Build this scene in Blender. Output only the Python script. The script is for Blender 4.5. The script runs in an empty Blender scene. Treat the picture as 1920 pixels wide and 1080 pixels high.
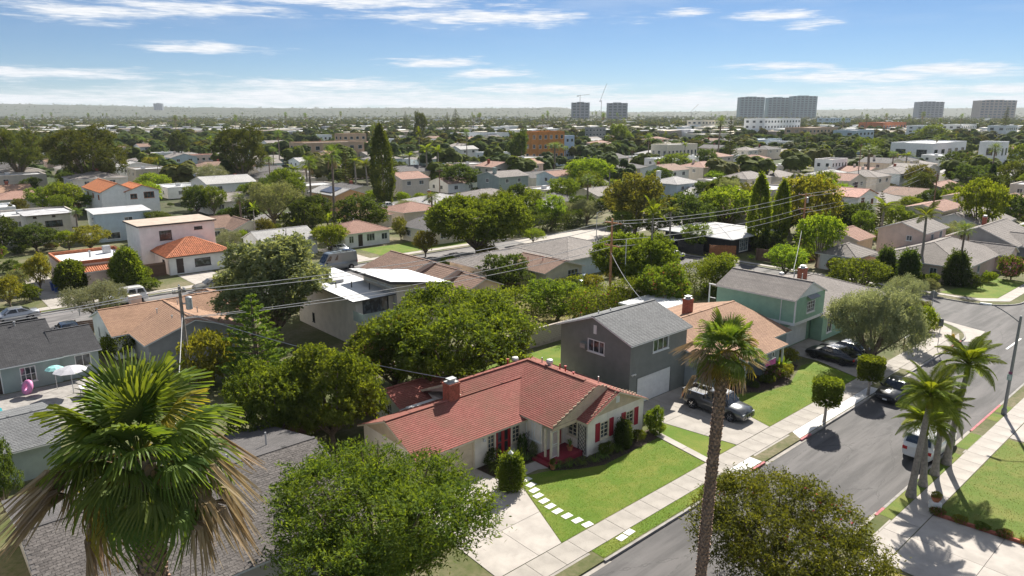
import bpy, bmesh, math, random
import numpy as np
from mathutils import Vector, Matrix
R = math.radians
sc = bpy.context.scene
COL = sc.collection
# ---------------------------------------------------------------- camera (drone, 22 m up, looking over the neighbourhood)
F, CX, CY, HCAM = 1332.0, 960.0, 540.0, 22.0
TH = math.atan((540 - 212) / F); S_, C_ = math.sin(TH), math.cos(TH)
AZ = R(48.2)
D1 = (math.sin(AZ), math.cos(AZ)); D2 = (-math.cos(AZ), math.sin(AZ))
ROT = math.pi / 2 - AZ
cam = bpy.data.cameras.new('camera'); camo = bpy.data.objects.new('camera', cam); COL.objects.link(camo)
cam.sensor_width = 36; cam.lens = 36 * F / 1920; cam.clip_start = 0.5; cam.clip_end = 30000
camo.location = (0, 0, HCAM); camo.rotation_euler = (math.pi / 2 - TH, 0, 0)
sc.camera = camo
# ---------------------------------------------------------------- sun, sky, exposure
SUN_AZ, SUN_EL = R(23.5), R(41)          # azimuth to the right of the view direction (+Y)
sun = bpy.data.lights.new('sun', 'SUN'); sun.energy = 4.6; sun.angle = R(0.53); sun.color = (1.0, .94, .84)
suno = bpy.data.objects.new('sun', sun); COL.objects.link(suno)
sd = Vector((math.sin(SUN_AZ) * math.cos(SUN_EL), math.cos(SUN_AZ) * math.cos(SUN_EL), math.sin(SUN_EL)))
suno.rotation_euler = sd.to_track_quat('Z', 'Y').to_euler(); suno.location = sd * 200
sc.view_settings.view_transform = 'Standard'; sc.view_settings.look = 'None'
sc.view_settings.exposure = 1.18; sc.view_settings.gamma = 1; sc.view_settings.use_curve_mapping = False
cy = sc.cycles
cy.max_bounces = 6; cy.diffuse_bounces = 4; cy.glossy_bounces = 2; cy.transmission_bounces = 4; cy.transparent_max_bounces = 4
cy.volume_bounces = 0; cy.caustics_reflective = False; cy.caustics_refractive = False; cy.use_denoising = True
cy.sample_clamp_indirect = 4

class NT:
    """small helper to write node trees"""
    def __init__(s, tree): s.t = tree; s.n = tree.nodes; s.l = tree.links
    def new(s, typ, **kw):
        nd = s.n.new(typ)
        for k, v in kw.items():
            if k == 'ins':
                for kk, vv in v.items(): s.put(nd.inputs[kk], vv)
            else: setattr(nd, k, v)
        return nd
    def put(s, sock, v):
        if isinstance(v, bpy.types.NodeSocket): s.l.new(v, sock)
        else: sock.default_value = v
    def math(s, op, a, b=None, clamp=False):
        nd = s.n.new('ShaderNodeMath'); nd.operation = op; nd.use_clamp = clamp
        s.put(nd.inputs[0], a)
        if b is not None: s.put(nd.inputs[1], b)
        return nd.outputs[0]
    def mix(s, f, a, b, mode='MIX'):
        nd = s.n.new('ShaderNodeMix'); nd.data_type = 'RGBA'; nd.blend_type = mode
        s.put(nd.inputs[0], f)
        for i, v in ((6, a), (7, b)):
            if isinstance(v, tuple) and len(v) == 3: v = v + (1,)
            s.put(nd.inputs[i], v)
        return nd.outputs[2]
    def ramp(s, f, lo, hi, smooth=True):
        nd = s.n.new('ShaderNodeMapRange'); nd.interpolation_type = 'SMOOTHSTEP' if smooth else 'LINEAR'
        s.put(nd.inputs[0], f); nd.inputs[1].default_value = lo; nd.inputs[2].default_value = hi
        return nd.outputs[0]
    def noise(s, vec, scale, detail=4, rough=.55, dist=0):
        nd = s.n.new('ShaderNodeTexNoise'); nd.inputs['Scale'].default_value = scale; nd.inputs['Detail'].default_value = detail
        nd.inputs['Roughness'].default_value = rough; nd.inputs['Distortion'].default_value = dist
        if vec is not None: s.l.new(vec, nd.inputs['Vector'])
        return nd.outputs[0]
    def mapping(s, vec, scale=(1, 1, 1), rot=(0, 0, 0), loc=(0, 0, 0)):
        nd = s.n.new('ShaderNodeMapping'); s.l.new(vec, nd.inputs[0])
        nd.inputs['Scale'].default_value = scale; nd.inputs['Rotation'].default_value = rot; nd.inputs['Location'].default_value = loc
        return nd.outputs[0]

def build_sky():
    w = bpy.data.worlds.new('World'); sc.world = w; w.use_nodes = True
    n = NT(w.node_tree); n.n.clear()
    sky = n.new('ShaderNodeTexSky', sky_type='NISHITA', sun_disc=False, sun_elevation=SUN_EL, sun_rotation=SUN_AZ,
                altitude=2500, air_density=1.0, dust_density=0.15, ozone_density=2.2)
    tc = n.new('ShaderNodeTexCoord'); sep = n.new('ShaderNodeSeparateXYZ'); n.l.new(tc.outputs['Generated'], sep.inputs[0])
    x, y, z = sep.outputs
    az = n.math('ARCTAN2', x, y)
    hor = n.math('SQRT', n.math('ADD', n.math('MULTIPLY', x, x), n.math('MULTIPLY', y, y)))
    el = n.math('ARCTAN2', z, hor)
    comb = n.new('ShaderNodeCombineXYZ'); n.l.new(az, comb.inputs[0]); n.l.new(n.math('MULTIPLY', el, 9.0), comb.inputs[1])
    v = comb.outputs[0]
    nz = n.noise(v, 14, 7, .62, .25)
    nz2 = n.noise(n.mapping(v, (1, 1.6, 1)), 40, 5, .65)
    wob = n.math('ADD', n.math('MULTIPLY', n.math('SUBTRACT', nz, .5), 2.6), n.math('MULTIPLY', n.math('SUBTRACT', nz2, .5), 1.1))
    # long lens-shaped clouds: centre and half size in photo pixels
    blobs = [(150, 22, 100, 11, .65), (350, 14, 150, 11, .7), (640, 2, 240, 10, .75), (905, 33, 230, 15, .95), (390, 90, 70, 5, .5), (120, 138, 190, 8, .8),
             (828, 118, 100, 9, .9), (915, 139, 70, 8, .8), (620, 160, 200, 11, .8), (1010, 167, 150, 10, .85), (1290, 24, 40, 7, .8), (1450, 29, 85, 8, .9),
             (1520, 46, 45, 6, .8), (1465, 124, 70, 5, .7), (1640, 142, 250, 13, 1.), (1800, 131, 190, 12, .95), (1690, 169, 150, 7, .7), (1290, 186, 170, 12, .75),
             (520, 184, 300, 10, .5), (1870, 167, 90, 7, .7), (60, 186, 150, 8, .6), (1000, 193, 420, 7, .4), (1700, 192, 280, 8, .45)]
    dm = None
    for px, py, hx, hy, k in blobs:
        dx, dy = (px - CX) / F, (CY - py) / F
        X, Y, Z = dx, C_ - dy * S_ * -1.0, dy * C_ - S_
        a0 = math.atan2(X, Y); e0 = math.atan2(Z, math.hypot(X, Y))
        sa = hx / F * math.cos(a0) ** 2 / k; se = hy / F / k
        ma = n.new('ShaderNodeVectorMath', operation='MULTIPLY_ADD'); n.l.new(v, ma.inputs[0])
        ma.inputs[1].default_value = (1 / sa, 1 / (9 * se), 0); ma.inputs[2].default_value = (-a0 / sa, -e0 / se, 0)
        ln = n.new('ShaderNodeVectorMath', operation='LENGTH'); n.l.new(ma.outputs[0], ln.inputs[0])
        dm = ln.outputs[1] if dm is None else n.math('MINIMUM', dm, ln.outputs[1])
    tot = n.ramp(n.math('ADD', n.math('SUBTRACT', 1.0, n.math('MULTIPLY', dm, .95)), wob), -.15, 1.0)
    tot = n.math('MULTIPLY', tot, .95)
    # heavier cloud added overhead, mostly out of view, to brighten the shadows
    flat = n.new('ShaderNodeCombineXYZ'); zz = n.math('ADD', n.math('MAXIMUM', z, 0), .05)
    n.l.new(n.math('DIVIDE', x, zz), flat.inputs[0]); n.l.new(n.math('DIVIDE', y, zz), flat.inputs[1])
    gen = n.ramp(n.noise(flat.outputs[0], 1.1, 6, .6), .43, .64)
    gen = n.math('MULTIPLY', gen, n.ramp(el, R(4), R(20)))
    tot = n.math('MAXIMUM', tot, n.math('MULTIPLY', gen, .92))
    shade = n.ramp(nz2, .3, .7)
    ccol = n.mix(shade, (6.2, 6.5, 6.9), (7.9, 7.9, 8.0))
    sky_c = n.mix(1.0, sky.outputs[0], (0.45, 0.545, 0.645), 'MULTIPLY')
    colr = n.mix(tot, sky_c, ccol)
    bg = n.new('ShaderNodeBackground'); n.l.new(colr, bg.inputs[0]); bg.inputs[1].default_value = 0.06; w.cycles.sampling_method = 'MANUAL'; w.cycles.sample_map_resolution = 256
    out = n.new('ShaderNodeOutputWorld'); n.l.new(bg.outputs[0], out.inputs[0])
build_sky()

# ---------------------------------------------------------------- positions: photo pixel -> place on the ground or at a known height
def W(px, py, h=0.0):
    v = (py - CY) / F; z = (HCAM - h) / (S_ + v * C_)
    return Vector(((px - CX) / F * z, z * (C_ - v * S_), h))
def toUW(p): return (p[0] * D1[0] + p[1] * D1[1], p[0] * D2[0] + p[1] * D2[1])
def UW(px, py, h=0.0): return toUW(W(px, py, h))
def G(u, w, z=0.0): return Vector((u * D1[0] + w * D2[0], u * D1[1] + w * D2[1], z))
def hgt(py, fwd):
    v = (py - CY) / F; return HCAM - fwd * (S_ + v * C_) / (C_ - v * S_)
def depth(p): return p[1] * C_ + (HCAM - p[2]) * S_
def topix(p):
    z = depth(p); return (CX + F * p[0] / z, CY + F * ((HCAM - p[2]) * C_ - p[1] * S_) / z)

# ---------------------------------------------------------------- mesh helpers
class MB:
    def __init__(s): s.v = []; s.f = []; s.uv = {}
    def add(s, vs, fs, uvs=None):
        o = len(s.v); s.v.extend([tuple(p) for p in vs])
        for i, f in enumerate(fs):
            if uvs: s.uv[len(s.f)] = uvs[i]
            s.f.append(tuple(o + k for k in f))
        return s
    def quad(s, a, b, c, d, uv=None): return s.add([a, b, c, d], [(0, 1, 2, 3)], [uv] if uv else None)
    def tri(s, a, b, c, uv=None): return s.add([a, b, c], [(0, 1, 2)], [uv] if uv else None)
    def box(s, x0, x1, y0, y1, z0, z1):
        return s.add([(x0, y0, z0), (x1, y0, z0), (x1, y1, z0), (x0, y1, z0), (x0, y0, z1), (x1, y0, z1), (x1, y1, z1), (x0, y1, z1)],
                     [(0, 3, 2, 1), (4, 5, 6, 7), (0, 1, 5, 4), (1, 2, 6, 5), (2, 3, 7, 6), (3, 0, 4, 7)])
    def beam(s, a, b, w, h, up=(0, 0, 1)):
        a, b = Vector(a), Vector(b); d = (b - a).normalized(); u = Vector(up)
        if abs(d.dot(u)) > .98: u = Vector((0, 1, 0))
        r = d.cross(u).normalized() * w / 2; t = r.cross(d).normalized() * h / 2
        P = [a - r - t, a + r - t, a + r + t, a - r + t, b - r - t, b + r - t, b + r + t, b - r + t]
        return s.add(P, [(0, 3, 2, 1), (4, 5, 6, 7), (0, 1, 5, 4), (1, 2, 6, 5), (2, 3, 7, 6), (3, 0, 4, 7)])
    def tube(s, pts, rad, seg=8, caps=True):
        pts = [Vector(p) for p in pts]; n = len(pts); o = len(s.v)
        if not isinstance(rad, (list, tuple)): rad = [rad] * n
        prev = None
        for i, p in enumerate(pts):
            d = (pts[min(i + 1, n - 1)] - pts[max(i - 1, 0)]).normalized()
            if prev is None:
                ref = Vector((0, 0, 1)) if abs(d.z) < .9 else Vector((1, 0, 0)); r = d.cross(ref).normalized()
            else:
                r = (prev - d * prev.dot(d)); r = r.normalized() if r.length > 1e-6 else d.orthogonal().normalized()
            prev = r; t = d.cross(r)
            for k in range(seg):
                a = 2 * math.pi * k / seg; s.v.append(tuple(p + (r * math.cos(a) + t * math.sin(a)) * rad[i]))
        for i in range(n - 1):
            for k in range(seg):
                a = o + i * seg + k; b = o + i * seg + (k + 1) % seg; s.f.append((a, b, b + seg, a + seg))
        if caps:
            s.f.append(tuple(o + k for k in reversed(range(seg)))); s.f.append(tuple(o + (n - 1) * seg + k for k in range(seg)))
        return s
    def lathe(s, prof, seg=16, c=(0, 0, 0)):
        o = len(s.v)
        for r, z in prof:
            for k in range(seg):
                a = 2 * math.pi * k / seg; s.v.append((c[0] + r * math.cos(a), c[1] + r * math.sin(a), c[2] + z))
        for i in range(len(prof) - 1):
            for k in range(seg):
                a = o + i * seg + k; b = o + i * seg + (k + 1) % seg; s.f.append((a, b, b + seg, a + seg))
        s.f.append(tuple(o + k for k in reversed(range(seg)))); s.f.append(tuple(o + (len(prof) - 1) * seg + k for k in range(seg)))
        return s
    def prism(s, poly, z0, z1):
        n = len(poly); o = len(s.v)
        s.v.extend([(p[0], p[1], z0) for p in poly]); s.v.extend([(p[0], p[1], z1) for p in poly])
        s.f.append(tuple(o + n + i for i in range(n))); s.f.append(tuple(o + i for i in reversed(range(n))))
        for i in range(n):
            j = (i + 1) % n; s.f.append((o + i, o + j, o + n + j, o + n + i))
        return s
    def mesh(s, name, mat=None, smooth=False):
        m = bpy.data.meshes.new(name); m.from_pydata(s.v, [], s.f)
        if s.uv:
            l = m.uv_layers.new(name='UVMap').data
            for p in m.polygons:
                q = s.uv.get(p.index)
                if q:
                    for k, li in enumerate(p.loop_indices): l[li].uv = q[k]
        if mat: m.materials.append(mat)
        if smooth: m.polygons.foreach_set('use_smooth', [True] * len(m.polygons))
        m.update(); return m
    def build(s, name, mat, parent=None, loc=(0, 0, 0), rz=0, smooth=False, bevel=0):
        me = s.mesh(name, mat, smooth)
        if bevel:
            bm = bmesh.new(); bm.from_mesh(me); bmesh.ops.bevel(bm, geom=bm.edges[:], offset=bevel, segments=2, affect='EDGES', clamp_overlap=True); bm.to_mesh(me); bm.free()
        return put(name, me, parent, loc, rz)
def put(name, me, parent=None, loc=(0, 0, 0), rz=0, scale=None):
    o = bpy.data.objects.new(name, me); COL.objects.link(o)
    o.location = loc; o.rotation_euler = (0, 0, rz)
    if scale: o.scale = scale
    if parent: o.parent = parent
    return o
LABELS = {}
def tag(o, label, cat, group=None):
    if label in LABELS and not group: print('DUPLICATE LABEL', label)
    LABELS[label] = 1
    o['label'] = label; o['category'] = cat
    if group: o['group'] = group
    return o
def thing(name, label, cat, loc=(0, 0, 0), rz=0, group=None):
    o = bpy.data.objects.new(name, None); COL.objects.link(o); o.empty_display_size = .3
    o.location = loc; o.rotation_euler = (0, 0, rz)
    return tag(o, label, cat, group)
def struct(o, kind='structure'): o['kind'] = kind; return o

# ---------------------------------------------------------------- materials
MATS = {}
def new_mat(name):
    m = bpy.data.materials.new(name); m.use_nodes = True; n = NT(m.node_tree)
    return m, n, n.n['Principled BSDF']
def mat(name, col, rough=.85, var=.18, scale=2.0, bump=0.0, bscale=40, metal=0, spec=.4, dirt=0.0, coat=0):
    """plain painted / mineral surface with uneven colour and fine relief"""
    if name in MATS: return MATS[name]
    m, n, b = new_mat(name)
    tc = n.new('ShaderNodeTexCoord'); v = tc.outputs['Object']
    f = n.noise(v, scale, 6, .6)
    lo = tuple(c * (1 - var) for c in col); hi = tuple(min(1, c * (1 + var)) for c in col)
    c = n.mix(n.ramp(f, .3, .7), lo, hi)
    if dirt:
        f2 = n.noise(n.mapping(v, (1.3, 1.3, .25)), 1.4, 6, .7)
        c = n.mix(n.math('MULTIPLY', n.ramp(f2, .5, .75), dirt), c, tuple(x * .45 for x in col))
    n.l.new(c, b.inputs['Base Color']); b.inputs['Roughness'].default_value = rough
    b.inputs['Metallic'].default_value = metal; b.inputs['Specular IOR Level'].default_value = spec
    if coat: b.inputs['Coat Weight'].default_value = coat; b.inputs['Coat Roughness'].default_value = .06
    if bump:
        bp = n.new('ShaderNodeBump'); bp.inputs['Strength'].default_value = bump; bp.inputs['Distance'].default_value = .02
        n.l.new(n.noise(v, bscale, 4, .6), bp.inputs['Height']); n.l.new(bp.outputs[0], b.inputs['Normal'])
    MATS[name] = m; return m
def shingle(name, col, col2=None, bw=.3, bh=.145, var=.35, patch=None):
    """asphalt shingles: tab by tab tone from the slope's own metre UV"""
    if name in MATS: return MATS[name]
    m, n, b = new_mat(name); col2 = col2 or tuple(c * 1.35 for c in col)
    uv = n.new('ShaderNodeUVMap').outputs[0]
    bt = n.new('ShaderNodeTexBrick'); n.l.new(uv, bt.inputs['Vector'])
    bt.inputs['Scale'].default_value = 1; bt.inputs['Brick Width'].default_value = bw; bt.inputs['Row Height'].default_value = bh
    bt.inputs['Mortar Size'].default_value = .012; bt.inputs['Mortar Smooth'].default_value = .3; bt.inputs['Bias'].default_value = 0
    bt.inputs['Color1'].default_value = col + (1,); bt.inputs['Color2'].default_value = col2 + (1,); bt.inputs['Mortar'].default_value = tuple(c * .45 for c in col) + (1,)
    tc = n.new('ShaderNodeTexCoord').outputs['Object']
    f = n.noise(tc, .5, 6, .65)
    c = n.mix(n.math('MULTIPLY', n.ramp(f, .35, .7), var), bt.outputs[0], patch or tuple(x * .55 for x in col))
    g = n.noise(tc, 30, 3, .7)
    c = n.mix(n.math('MULTIPLY', n.ramp(g, .3, .7), .35), c, tuple(x * .6 for x in col))
    n.l.new(c, b.inputs['Base Color']); b.inputs['Roughness'].default_value = .9; b.inputs['Specular IOR Level'].default_value = .3
    bp = n.new('ShaderNodeBump'); bp.inputs['Strength'].default_value = .6; bp.inputs['Distance'].default_value = .015
    n.l.new(n.math('ADD', bt.outputs[1], n.math('MULTIPLY', g, -.4)), bp.inputs['Height']); bp.invert = True
    n.l.new(bp.outputs[0], b.inputs['Normal'])
    MATS[name] = m; return m
def leafmat(name, dark, light, trans=.35, rough=.75, nscale=.7, tint=(1.38, 1.27, .3), spec=.06):
    """leaf: lit face plus light through the blade; tone varies leaf by leaf, clump by clump and plant by plant"""
    if name in MATS: return MATS[name]
    m, n, b = new_mat(name)
    geo = n.new('ShaderNodeNewGeometry'); oi = n.new('ShaderNodeObjectInfo')
    tc = n.new('ShaderNodeTexCoord').outputs['Object']
    f = n.math('ADD', n.math('MULTIPLY', n.ramp(n.noise(tc, nscale, 4, .6), .3, .7), .6), n.math('MULTIPLY', geo.outputs['Random Per Island'], .4))
    c = n.mix(f, dark, light)
    hs = n.new('ShaderNodeHueSaturation'); n.l.new(c, hs.inputs['Color'])
    n.put(hs.inputs['Hue'], n.math('ADD', .485, n.math('MULTIPLY', oi.outputs['Random'], .03)))
    n.put(hs.inputs['Value'], n.math('ADD', .8, n.math('MULTIPLY', oi.outputs['Random'], .4)))
    hs.inputs['Saturation'].default_value = .87; c = hs.outputs[0]
    n.l.new(c, b.inputs['Base Color']); b.inputs['Roughness'].default_value = rough; b.inputs['Specular IOR Level'].default_value = spec
    tr = n.new('ShaderNodeBsdfTranslucent'); n.l.new(n.mix(1.0, c, tint, 'MULTIPLY'), tr.inputs[0])
    mx = n.new('ShaderNodeMixShader'); mx.inputs[0].default_value = trans
    n.l.new(b.outputs[0], mx.inputs[1]); n.l.new(tr.outputs[0], mx.inputs[2])
    n.l.new(mx.outputs[0], n.n['Material Output'].inputs['Surface'])
    MATS[name] = m; return m
def ground_mat(name, cols, scale=.5, fine=18, bump=.3, rough=.95, rot=0, stretch=(1, 1, 1)):
    """patchy ground: three tones by two noises"""
    if name in MATS: return MATS[name]
    m, n, b = new_mat(name)
    p = n.new('ShaderNodeNewGeometry').outputs['Position']
    pm = n.mapping(n.mapping(p, rot=(0, 0, rot)), stretch)
    a = n.ramp(n.noise(pm, scale, 6, .65, .3), .38, .66); f = n.noise(p, fine, 5, .7)
    c = n.mix(a, cols[0], cols[1]); c = n.mix(n.math('MULTIPLY', n.ramp(f, .35, .72), .75), c, cols[2])
    n.l.new(c, b.inputs['Base Color']); b.inputs['Roughness'].default_value = rough; b.inputs['Specular IOR Level'].default_value = .25
    bp = n.new('ShaderNodeBump'); bp.inputs['Strength'].default_value = bump; bp.inputs['Distance'].default_value = .03
    n.l.new(f, bp.inputs['Height']); n.l.new(bp.outputs[0], b.inputs['Normal'])
    MATS[name] = m; return m
def asphalt(name, base=.085):
    m, n, b = new_mat(name)
    p = n.new('ShaderNodeNewGeometry').outputs['Position']
    al = n.mapping(n.mapping(p, rot=(0, 0, -ROT)), (.09, .9, 1))
    streak = n.noise(al, 1.0, 5, .6, .2); patch = n.noise(p, .35, 6, .7); fine = n.noise(p, 60, 3, .7)
    c = n.mix(n.ramp(streak, .35, .68), (base * .72, base * .69, base * .70), (base * 1.6, base * 1.5, base * 1.5))
    c = n.mix(n.math('MULTIPLY', n.ramp(patch, .5, .72), .5), c, (base * 1.8, base * 1.75, base * 1.72))
    vo = n.new('ShaderNodeTexVoronoi', feature='DISTANCE_TO_EDGE'); n.l.new(n.mapping(n.mapping(p, rot=(0, 0, -ROT)), (.10, .30, 1)), vo.inputs['Vector'])
    vo.inputs['Scale'].default_value = 1
    dn = n.math('ADD', vo.outputs['Distance'], n.math('MULTIPLY', n.math('SUBTRACT', n.noise(p, 1.3, 4, .6), .5), .12))
    c = n.mix(n.math('MULTIPLY', n.ramp(n.math('ABSOLUTE', dn), .008, .002), .45), c, (.035, .035, .035))
    c = n.mix(n.math('MULTIPLY', n.ramp(fine, .4, .7), .3), c, (base * 1.7,) * 3)
    n.l.new(c, b.inputs['Base Color']); b.inputs['Roughness'].default_value = .85; b.inputs['Specular IOR Level'].default_value = .35
    bp = n.new('ShaderNodeBump'); bp.inputs['Strength'].default_value = .35; bp.inputs['Distance'].default_value = .01
    n.l.new(fine, bp.inputs['Height']); n.l.new(bp.outputs[0], b.inputs['Normal'])
    MATS[name] = m; return m
def glass_mat(name, col=(.03, .036, .04), rough=.06, spec=.7):
    m, n, b = new_mat(name)
    tc = n.new('ShaderNodeTexCoord').outputs['Object']
    c = n.mix(n.ramp(n.noise(tc, 1.6, 2), .45, .6), col, tuple(x * 3.2 for x in col))
    n.l.new(c, b.inputs['Base Color']); b.inputs['Roughness'].default_value = rough; b.inputs['Specular IOR Level'].default_value = spec
    MATS[name] = m; return m
def facade_mat(name, wall, glass, sx, sz, fx=.55, fz=.5, rough=.5):
    """far tower faces only: storeys and bays too small to build"""
    m, n, b = new_mat(name)
    sep = n.new('ShaderNodeSeparateXYZ'); n.l.new(n.new('ShaderNodeTexCoord').outputs['Object'], sep.inputs[0])
    a = n.math('FRACT', n.math('MULTIPLY', n.math('ADD', sep.outputs[0], sep.outputs[1]), 1 / sx)); z = n.math('FRACT', n.math('MULTIPLY', sep.outputs[2], 1 / sz))
    k = n.math('MULTIPLY', n.math('LESS_THAN', a, fx), n.math('LESS_THAN', z, fz))
    n.l.new(n.mix(k, wall, glass), b.inputs['Base Color']); b.inputs['Roughness'].default_value = rough
    MATS[name] = m; return m
asphalt('asphalt', .076); asphalt('asphalt_old', .13)
mat('concrete', (.32, .295, .265), .9, .16, .9, .25, 50, dirt=.25)
mat('concrete_pale', (.37, .34, .31), .9, .14, .7, .2, 60, dirt=.2)
mat('kerb_concrete', (.28, .265, .25), .9, .2, 2, .2, 60, dirt=.3)
mat('kerb_red', (.40, .13, .14), .85, .3, 3, .1, dirt=.3)
mat('joint', (.12, .11, .10), .95)
mat('soil', (.055, .038, .028), .95, .4, 6, .6, 25)
mat('white_gravel', (.62, .61, .60), .9, .25, 14, .9, 45)
mat('paver_white', (.66, .64, .60), .9, .1, 3, .1)
ground_mat('lawn', ((.10, .165, .014), (.185, .20, .035), (.06, .115, .010)), .42, 22, .7)
ground_mat('lawn_dry', ((.12, .17, .03), (.19, .19, .05), (.06, .11, .015)), .6, 22, .7)
ground_mat('dry_grass', ((.20, .17, .06), (.26, .21, .09), (.09, .11, .025)), .5, 14, .7)
ground_mat('yard', ((.09, .10, .035), (.20, .165, .11), (.06, .08, .022)), .16, 3.0, .5)
ground_mat('town_ground', ((.035, .055, .015), (.10, .09, .055), (.035, .05, .015)), .035, .5, .3)
ground_mat('hill_ground', ((.032, .045, .016), (.07, .068, .042), (.03, .042, .016)), .012, .08, .3)
mat('trim_white', (.74, .74, .72), .6, .06, 3)
mat('trim_cream', (.62, .55, .42), .7, .1, 3)
mat('dark_metal', (.03, .03, .032), .5, .2, 5)
mat('galv', (.45, .46, .47), .45, .15, 6, metal=.5)
mat('brick', (.32, .10, .065), .9, .35, 9, .4, 30)
mat('wood_pole', (.20, .12, .075), .95, .35, 5, .5, 30)
mat('wood_pole_orange', (.50, .25, .125), .9, .3, 5, .5, 30)
mat('wood_pole_grey', (.24, .21, .18), .95, .3, 5, .5, 30)
mat('bark', (.17, .13, .10), .95, .4, 6, .8, 22)
mat('bark_pale', (.30, .27, .24), .95, .3, 6, .6, 22)
mat('wire', (.34, .34, .35), .6)
mat('steel_grey', (.20, .21, .22), .5, .1, 3, metal=.3)
glass_mat('glass'); glass_mat('glass_light', (.10, .12, .13), .1); glass_mat('car_glass', (.012, .014, .016), .04, .8)
mat('solar', (.02, .025, .05), .2, .1, 2, spec=.7)
# ================================================================ the ground, streets and pavements (u runs along the near street, w away from it)
def P2(pts, z=0.0): return [G(u, w, z) for u, w in pts]
def sheet(name, pts, z, m, kind='structure', parent=None):
    mb = MB(); mb.add(P2(pts, z), [tuple(range(len(pts)))]); o = mb.build(name, MATS[m], parent)
    if not parent: struct(o, kind)
    return o
def arc(cu, cw, r, a0, a1, n=8): return [(cu + r * math.cos(R(a0 + (a1 - a0) * i / n)), cw + r * math.sin(R(a0 + (a1 - a0) * i / n))) for i in range(n + 1)]
def slabbed(name, pts, m, z1=0.0, depth_=.12):
    mb = MB(); mb.prism([tuple(G(u, w).xy) for u, w in pts], z1 - depth_ - .06, z1); return struct(mb.build(name, MATS[m]))
ZS = -.12
mb = MB(); n_ = 24
ring = [(9000 * math.cos(2 * math.pi * i / n_), 9000 * math.sin(2 * math.pi * i / n_), -.2) for i in range(n_)]
mb.add(ring, [tuple(range(n_))]); struct(mb.build('ground', MATS['town_ground']))
sheet('street', [(-60, 12.8), (330, 12.8), (330, 20.8), (-60, 20.8)], ZS, 'asphalt')
sheet('cross_street', [(78, 20.7), (103, 20.7), (96, 28), (97, 84.2), (84.3, 84.2), (84.3, 28)], ZS + .004, 'asphalt')
sheet('back_street', [(-60, 83.8), (330, 83.8), (330, 93.8), (-60, 93.8)], ZS, 'asphalt_old')
sheet('third_street', [(-60, 148), (330, 148), (330, 156), (-60, 156)], ZS, 'asphalt_old')
sheet('intersection_concrete', [(83.6, 93), (83.6, 74), (97.5, 74), (112, 84.5), (112, 93)], ZS + .008, 'concrete_pale')
sheet('valley_gutter', [(78.5, 20.3), (79.2, 19.6), (83.9, 19.9), (86.0, 26.5), (84.6, 26.5)], ZS + .010, 'concrete_pale')
blockA = [(-60, 20.5), (78.4, 20.5)] + arc(78.6, 26.5, 6, -90, 0) + [(84.6, 84), (-60, 84)]
slabbed('block_ground', blockA, 'yard')
slabbed('near_block_ground', [(-60, -60), (330, -60), (330, 13), (-60, 13)], 'yard')
blockC = [(330, 84), (95.8, 84)] + [(95.6, 30)] + arc(100.6, 25.5, 5, 180, 270) + [(330, 20.5)]
slabbed('corner_block_ground', blockC, 'yard')
slabbed('far_block_ground', [(-60, 93.5), (330, 93.5), (330, 148), (-60, 148)], 'yard')
# kerbs -------------------------------------------------------------
def kerb(name, pts, m='kerb_concrete', top=.012):
    mb = MB()
    for a, b in zip(pts, pts[1:]):
        pa, pb = G(*a, 0), G(*b, 0); d = (pb - pa).normalized() * .01
        mb.beam(pa - d + Vector((0, 0, top / 2 - .075)), pb + d + Vector((0, 0, top / 2 - .075)), .15, .15 + top)
    return struct(mb.build(name, MATS[m]))
for a, b, m in [(-10, 18.9, 'kerb_concrete'), (24.6, 38.6, 'kerb_concrete'), (38.6, 40.3, 'kerb_red'), (45.2, 46.6, 'kerb_red'), (46.6, 59.3, 'kerb_concrete'), (65.2, 73.5, 'kerb_concrete'), (73.5, 78.2, 'kerb_red')]:
    kerb('kerb', [(a, 20.46), (b, 20.46)], m)
kerb('kerb', [(u, w) for u, w in arc(78.6, 26.5, 6.04, -90, 0, 12)], 'kerb_concrete'); kerb('kerb', [(84.64, 26.5), (84.64, 84)])
for a, b, m in [(-5, 34.2, 'kerb_concrete'), (39.2, 40.3, 'kerb_red'), (40.3, 51.0, 'kerb_concrete'), (55.6, 62.5, 'kerb_red'), (62.5, 110, 'kerb_concrete')]:
    kerb('kerb', [(a, 13.04), (b, 13.04)], m)
kerb('kerb', [(95.76, 84), (95.56, 30)] + arc(100.6, 25.5, 5.04, 180, 270, 8) + [(150, 20.46)])
kerb('kerb', [(-40, 84.04), (84, 84.04)]); kerb('kerb', [(-40, 93.46), (130, 93.46)])
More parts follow.
